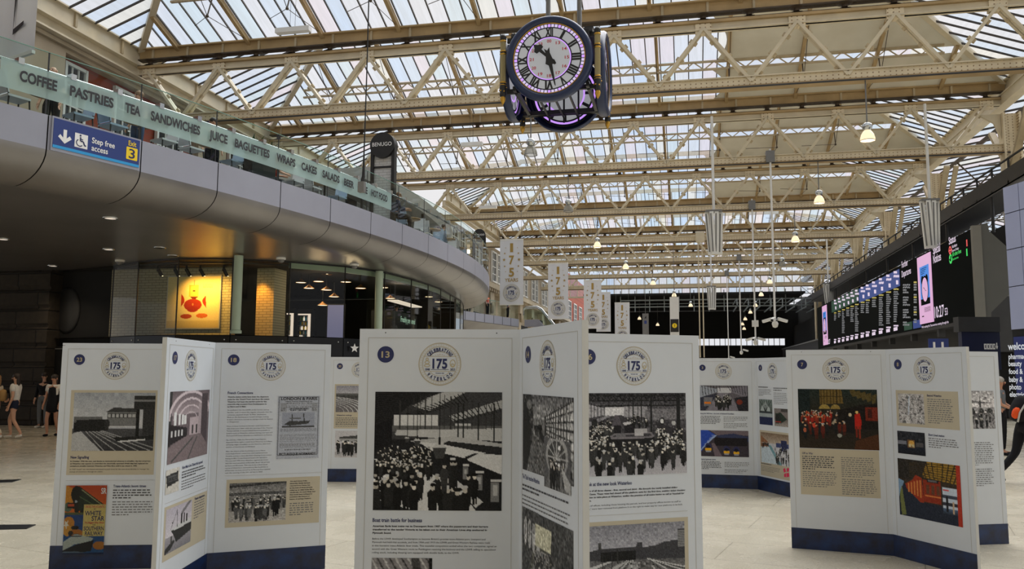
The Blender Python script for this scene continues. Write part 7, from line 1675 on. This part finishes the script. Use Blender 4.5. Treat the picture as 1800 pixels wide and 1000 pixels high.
def skinned(name, parent, chains, mm, sub=2, root=None):
    """one continuous surface grown round connected joints: chains of (point, radius)"""
    vs, es, rr, idx = [], [], [], {}
    for ch in chains:
        prev = None
        for p, r in ch:
            k = tuple(round(x, 4) for x in p)
            if k not in idx: idx[k] = len(vs); vs.append(p); rr.append(r if hasattr(r, '__len__') else (r, r))
            i = idx[k]
            if prev is not None and prev != i: es.append((prev, i))
            prev = i
    me = bpy.data.meshes.new(name); me.from_pydata([tuple(v) for v in vs], es, []); me.update()
    o = bpy.data.objects.new(name, me); COL.objects.link(o)
    sk = o.modifiers.new('skin', 'SKIN'); sk.use_smooth_shade = True
    for i, d in enumerate(me.skin_vertices[0].data): d.radius = rr[i]; d.use_root = (i == 0)
    if sub: sm_ = o.modifiers.new('smooth', 'SUBSURF'); sm_.levels = sub; sm_.render_levels = sub
    dg = bpy.context.evaluated_depsgraph_get(); dg.update()
    m2 = bpy.data.meshes.new_from_object(o.evaluated_get(dg)); m2.name = name
    bpy.data.objects.remove(o); m2.materials.clear(); m2.materials.append(M[mm])
    m2.polygons.foreach_set('use_smooth', [True] * len(m2.polygons))
    return link(name, m2, parent)
def person(label, loc, face, H=1.68, joints=None, hair='hair_dark', skin='skin', top='c_white', top_len='short', bottom=None, bottom_kind='trousers', shoes='c_white', long_hair=False, fem=False, lean=0.0, group=None, detail=2):
    """figure facing local -y; joints overrides: arm/leg joint positions in metres for a 1.7 m body"""
    t = thing('person', label, 'person', loc, face, group); k = H / 1.70
    J = dict(pelvis=(0, 0, .93), waist=(0, 0, 1.05), chest=(0, -.01, 1.26), neck=(0, 0, 1.43), skull=(0, -.02, 1.57), crown=(0, -.01, 1.66))
    for s, n in ((-1, 'l'), (1, 'r')):
        J[n + 'sh'] = (s * .17, 0, 1.37); J[n + 'el'] = (s * .22, .02, 1.10); J[n + 'wr'] = (s * .22, -.08, .87); J[n + 'hip'] = (s * .09, 0, .88); J[n + 'kn'] = (s * .10, -.01, .48); J[n + 'an'] = (s * .10, .02, .08); J[n + 'to'] = (s * .12, -.14, .035)
    if joints: J.update(joints)
    J = {n: Vector((p[0], p[1] - lean * max(0, p[2] - .9) if n in ('waist', 'chest', 'neck', 'skull', 'crown') or n[1:] in ('sh', 'el', 'wr') else p[1], p[2])) * k for n, p in J.items()}
    g = lambda n, r: (J[n], r * k if not hasattr(r, '__len__') else tuple(x * k for x in r))
    head = [g('chest', (.13, .10)), g('neck', .05), (J['neck'].lerp(J['skull'], .45), .052 * k), g('skull', (.075, .088)), g('crown', (.055, .062))]
    ch = [[g('pelvis', (.13, .10)), g('waist', (.11 if fem else .12, .085)), g('chest', (.13, .10))], head]
    for n in 'lr':
        wr = J[n + 'wr']; el = J[n + 'el']; d = (wr - el).normalized(); palm = wr + d * .07 * k
        ch.append([g('chest', (.13, .10)), g(n + 'sh', .055), (J[n + 'sh'].lerp(el, .5), .042 * k), g(n + 'el', .036), (wr.lerp(el, .5), .034 * k), g(n + 'wr', .024), (palm, (.02 * k, .034 * k))])
        ch.append([g('pelvis', (.13, .10)), g(n + 'hip', .082), (J[n + 'hip'].lerp(J[n + 'kn'], .5), .068 * k), g(n + 'kn', .05), (J[n + 'kn'].lerp(J[n + 'an'], .35), .05 * k), g(n + 'an', .034), g(n + 'to', .03)])
        side = d.cross(Vector((0, 1, 0))).normalized() if abs(d.y) < .9 else Vector((1, 0, 0)); fw = side.cross(d)
        for j, (o_, L) in enumerate(((-.027, .065), (-.009, .078), (.009, .074), (.026, .058))):
            b0 = palm + fw * (o_ * k); ch.append([(palm, (.02 * k, .034 * k)), (b0 + d * .025 * k, .0095 * k), (b0 + d * (.025 + L * .5) * k + side * .006 * k, .0085 * k), (b0 + d * (.025 + L * .85) * k + side * .02 * k, .0075 * k)])
        ch.append([g(n + 'wr', .024), (wr + d * .03 * k - fw * .035 * k, .011 * k), (wr + d * .065 * k - fw * .05 * k, .009 * k)])
    body = skinned('body', t, ch, skin, 1)
    # face
    sk_ = J['skull']; f = MB(); f.ball(sk_ + Vector((0, -.088, -.012)) * k, (.013 * k, .02 * k, .022 * k), skin, 8); f.build('nose', t)
    f = MB()
    for s in (-1, 1): f.ball(sk_ + Vector((s * .03, -.078, .012)) * k, .010 * k, 'ink', 8)
    f.build('eyes', t); f = MB(); f.ball(sk_ + Vector((0, -.078, -.052)) * k, (.024 * k, .008 * k, .006 * k), 'c_red', 8); f.build('mouth', t)
    f = MB()
    for s in (-1, 1): f.ball(sk_ + Vector((s * .078, 0, -.005)) * k, (.012 * k, .022 * k, .03 * k), skin, 8)
    f.build('ears', t)
    if hair:
        f = MB(); c = sk_ + Vector((0, .018, .045)) * k; f.ball(c, (.088 * k, .098 * k, .085 * k), hair, 14)
        if long_hair: f.ball(sk_ + Vector((0, .075, -.06)) * k, (.07 * k, .045 * k, .16 * k), hair, 12)
        f.build('hair', t)
    # clothes
    sl = {'short': .62, 'long': 1.9, 'none': .12}[top_len]
    c2 = [[(J['pelvis'] + Vector((0, 0, .02 * k)), (.15 * k, .118 * k)), g('waist', (.135 if fem else .14, .105)), g('chest', (.152, .118)), (J['neck'] - Vector((0, 0, .05 * k)), .07 * k)]]
    for n in 'lr':
        a, e, w = J[n + 'sh'], J[n + 'el'], J[n + 'wr']; c = [g('chest', (.152, .118)), (a, .072 * k)]
        if sl > .3: c.append((a.lerp(e, .62), .06 * k))
        if sl > 1: c += [(e, .05 * k), (e.lerp(w, .85), .04 * k)]
        c2.append(c)
    skinned('top', t, c2, top, 1)
    if bottom:
        c3 = [[(J['waist'] - Vector((0, 0, .02 * k)), (.128 * k, .10 * k)), g('pelvis', (.15, .12))]]
        for n in 'lr':
            h, kn, an = J[n + 'hip'], J[n + 'kn'], J[n + 'an']; c = [g('pelvis', (.15, .12)), (h, .102 * k)]
            if bottom_kind == 'shorts': c.append((h.lerp(kn, .42), .09 * k))
            elif bottom_kind == 'skirt': c.append((h.lerp(kn, .75) * 1.0, .12 * k))
            else: c += [(h.lerp(kn, .5), .084 * k), (kn, .066 * k), (kn.lerp(an, .5), .06 * k), (an + Vector((0, 0, .02 * k)), .05 * k)]
            c3.append(c)
        skinned({'shorts': 'shorts', 'skirt': 'skirt'}.get(bottom_kind, 'trousers'), t, c3, bottom, 1)
    if shoes:
        for n in 'lr':
            an, to = J[n + 'an'], J[n + 'to']; d = to - an; d.z = 0; d.normalize(); z = min(an.z, to.z + .05 * k)
            skinned('shoe', t, [[(an + d * -.03 * k + Vector((0, 0, -.035 * k)), .042 * k), (an.lerp(to, .5) + Vector((0, 0, -.015 * k)), .042 * k), (to + d * .03 * k, (.04 * k, .032 * k))]], shoes, 1)
    return t, J
W_ = math.radians
# left passage
p1 = atz(22, 771, 0)
walkL = dict(lhip=(-.09, 0, .88), lkn=(-.09, -.16, .50), lan=(-.09, -.10, .10), lto=(-.09, -.25, .045), rkn=(.09, .04, .48), ran=(.10, .26, .13), rto=(.10, .14, .05), rel=(.23, .06, 1.10), rwr=(.20, -.04, .86), lel=(-.22, -.06, 1.12), lwr=(-.16, -.20, 1.02))
pr, J = person('person in a white T-shirt and dark shorts walking left before the dark wall', (p1.x, p1.y, 0), W_(-75), 1.70, walkL, 'hair_dark', 'skin', 'c_white', 'short', 'c_navy', 'shorts', 'c_white', True, True)
b = MB(); b.tube([Vector((-.1, -.13, 1.42)), Vector((0, -.16, 1.2)), Vector((.16, -.05, .98))], .012, 'c_black', 6); b.box((.10, -.14, 1.18), (.16, -.12, 1.26), 'c_black'); b.build('bag_strap', pr)
p2 = atz(90, 767, 0)
person('person in a black dress over a white top, dark shoes, beside board 23', (p2.x, p2.y, 0), W_(8), 1.68, dict(lkn=(-.1, -.1, .48), lan=(-.1, -.04, .08), ran=(.1, .14, .1), rto=(.11, 0, .04)), 'hair_dark', 'skin2', 'c_white', 'short', None, None, 'c_black', True, True)
o = [x for x in COL.objects if x.name.startswith('person')][-1]
skinned('dress', o, [[((0, 0, 1.36), (.12, .10)), ((0, -.01, 1.24), (.165, .13)), ((0, 0, 1.04), (.155, .125)), ((0, 0, .9), (.18, .15)), ((0, 0, .72), (.2, .17)), ((0, 0, .62), (.2, .17))]], 'c_black', 1)
p3 = atz(73, 752, 0)
person('person in black with pale trousers, half hidden behind the person in the black dress', (p3.x, p3.y + .0, 0), W_(10), 1.72, None, 'hair_dark', 'skin', 'c_black', 'long', 'c_grey', 'trousers', 'c_white')
p0 = atz(-12, 772, 0)
pr, J = person('person in a cream top with a tan bag, cut by the left picture edge', (p0.x, p0.y, 0), W_(-80), 1.66, walkL, 'hair_fair', 'skin', 'c_cream', 'short', 'c_cream', 'trousers', 'c_white', True, True)
skinned('bag', pr, [[((.0, .17, 1.30), (.12, .07)), ((.0, .19, 1.12), (.14, .08)), ((.0, .17, .95), (.12, .07))]], 'c_tan', 1)
# right edge
p4 = atz(1764, 800, 0)
person('grey haired man in a dark grey T-shirt standing before the blue shop sign', (p4.x, p4.y, 0), W_(60), 1.74, dict(rel=(.2, -.04, 1.1), rwr=(.12, -.22, 1.0), lel=(-.2, -.04, 1.1), lwr=(-.08, -.22, 1.0)), 'hair_grey', 'skin2', 'c_grey', 'short', 'c_black', 'trousers', 'c_black')
p5 = atz(1806, 850, 0)
pr, J = person('person in black with a black and orange rucksack, cut by the right picture edge', (p5.x, p5.y, 0), W_(100), 1.72, dict(lkn=(-.1, -.20, .50), lan=(-.1, -.24, .09), lto=(-.1, -.4, .035), rkn=(.1, .10, .48), ran=(.1, .42, .12), rto=(.1, .32, .04), neck=(0, -.04, 1.43), lel=(-.24, -.1, 1.12), lwr=(-.2, -.3, 1.1), rel=(.24, -.1, 1.12), rwr=(.2, -.3, 1.1)), 'hair_dark', 'skin', 'c_black', 'long', 'c_black', 'trousers', 'c_black', lean=.45)
ruck = thing('rucksack', 'black rucksack with an orange pouch on the back of the person at the right edge', 'rucksack', (p5.x, p5.y, 0), W_(100))
skinned('sack', ruck, [[((0, .10, .98), (.15, .11)), ((0, .085, 1.12), (.19, .15)), ((0, .0, 1.32), (.18, .14)), ((0, -.05, 1.42), (.12, .09))]], 'c_black', 2)
skinned('pouch', ruck, [[((-.10, .20, 1.04), (.08, .05)), ((-.10, .17, 1.16), (.09, .06)), ((-.09, .13, 1.24), (.06, .04))]], 'c_orange', 1)
b = MB(); b.tube([(-.17, .19, 1.0), (-.19, .16, 1.15), (-.19, .06, 1.3), (-.14, -.05, 1.42)], .014, 'line', 6); b.build('piping', ruck)
# balcony guests
sit = dict(lkn=(-.12, -.42, .52), lan=(-.12, -.40, .10), lto=(-.12, -.54, .04), rkn=(.12, -.42, .52), ran=(.12, -.40, .10), rto=(.12, -.54, .04), pelvis=(0, 0, .56), lhip=(-.09, -.04, .54), rhip=(.09, -.04, .54), waist=(0, .0, .70), chest=(0, -.02, .90), neck=(0, -.03, 1.07), skull=(0, -.05, 1.21), crown=(0, -.04, 1.30), lsh=(-.17, -.02, 1.01), rsh=(.17, -.02, 1.01), lel=(-.23, -.10, .78), rel=(.23, -.10, .78), lwr=(-.14, -.32, .76), rwr=(.14, -.32, .76))
def guest(y, inset, turn, label, J_=None, **k):
    s = S(y); p = at_e(s, inset, 6.2); return person(label, p, math.atan2(tang(s).y, tang(s).x) + turn, joints=J_, **k)
guest(13.2, 1.9, W_(-60), 'bald person behind the balcony glass above PASTRIES', None, hair=None, top='c_navy', bottom='c_black', shoes='c_black')
guest(15.0, 1.7, W_(-90), 'person in a red top standing behind the glass above SANDWICHES', None, hair='hair_fair', top='c_red', bottom='c_denim', shoes='c_black', fem=True)
guest(17.1, 1.7, W_(-40), 'person in a green top behind the glass above BAGUETTES', None, hair='hair_dark', top='c_green', bottom='c_black', shoes='c_black')
guest(19.2, 1.6, W_(60), 'person in a red top seated in the gap under the CAKES lettering', sit, hair='hair_dark', top='c_red', bottom='c_black', shoes='c_black')
guest(24.6, .75, W_(20), 'person in dark blue seated behind the clear glass next to the totem', sit, hair='hair_fair', top='c_navy', top_len='long', bottom='c_black', shoes='c_white')
guest(25.3, 1.7, W_(-40), 'person in a pale blue top seated second past the totem', sit, hair='hair_dark', top='c_blue', bottom='c_denim', shoes='c_black')
guest(29.6, 1.55, W_(150), 'person in a cream top seated with their back to the far balcony glass', sit, hair='hair_fair', top='c_cream', bottom='c_green', shoes='c_white')
guest(32.4, 1.5, W_(40), 'person in a green top standing near the far balcony bend', None, hair='hair_dark', top='c_green', bottom='c_black', shoes='c_black')
# people on the far landing and in the shop
for k, (u, c, lab) in enumerate(((.30, 'c_navy', 'person in dark blue on the far landing behind the balcony nose'), (.55, 'c_orange', 'person in an orange top on the far landing left of the first banner'), (.85, 'c_blue', 'person in a blue top at the head of the escalator'))):
    p = L0.lerp(L1, u) + Vector((-.35, 1.1, 0)); person(lab, p, W_(20 + 50 * k), 1.7, None, 'hair_dark', 'skin', c, 'short', 'c_black', 'trousers', 'c_black')
p = atd(697, 530, 33.6); person('person with dark hair in a cream top behind the food counter of the shop', (p.x, p.y, ZF), W_(30), 1.7, None, 'hair_dark', 'skin2', 'c_cream', 'short', 'c_black', 'trousers', 'c_black', True, True)
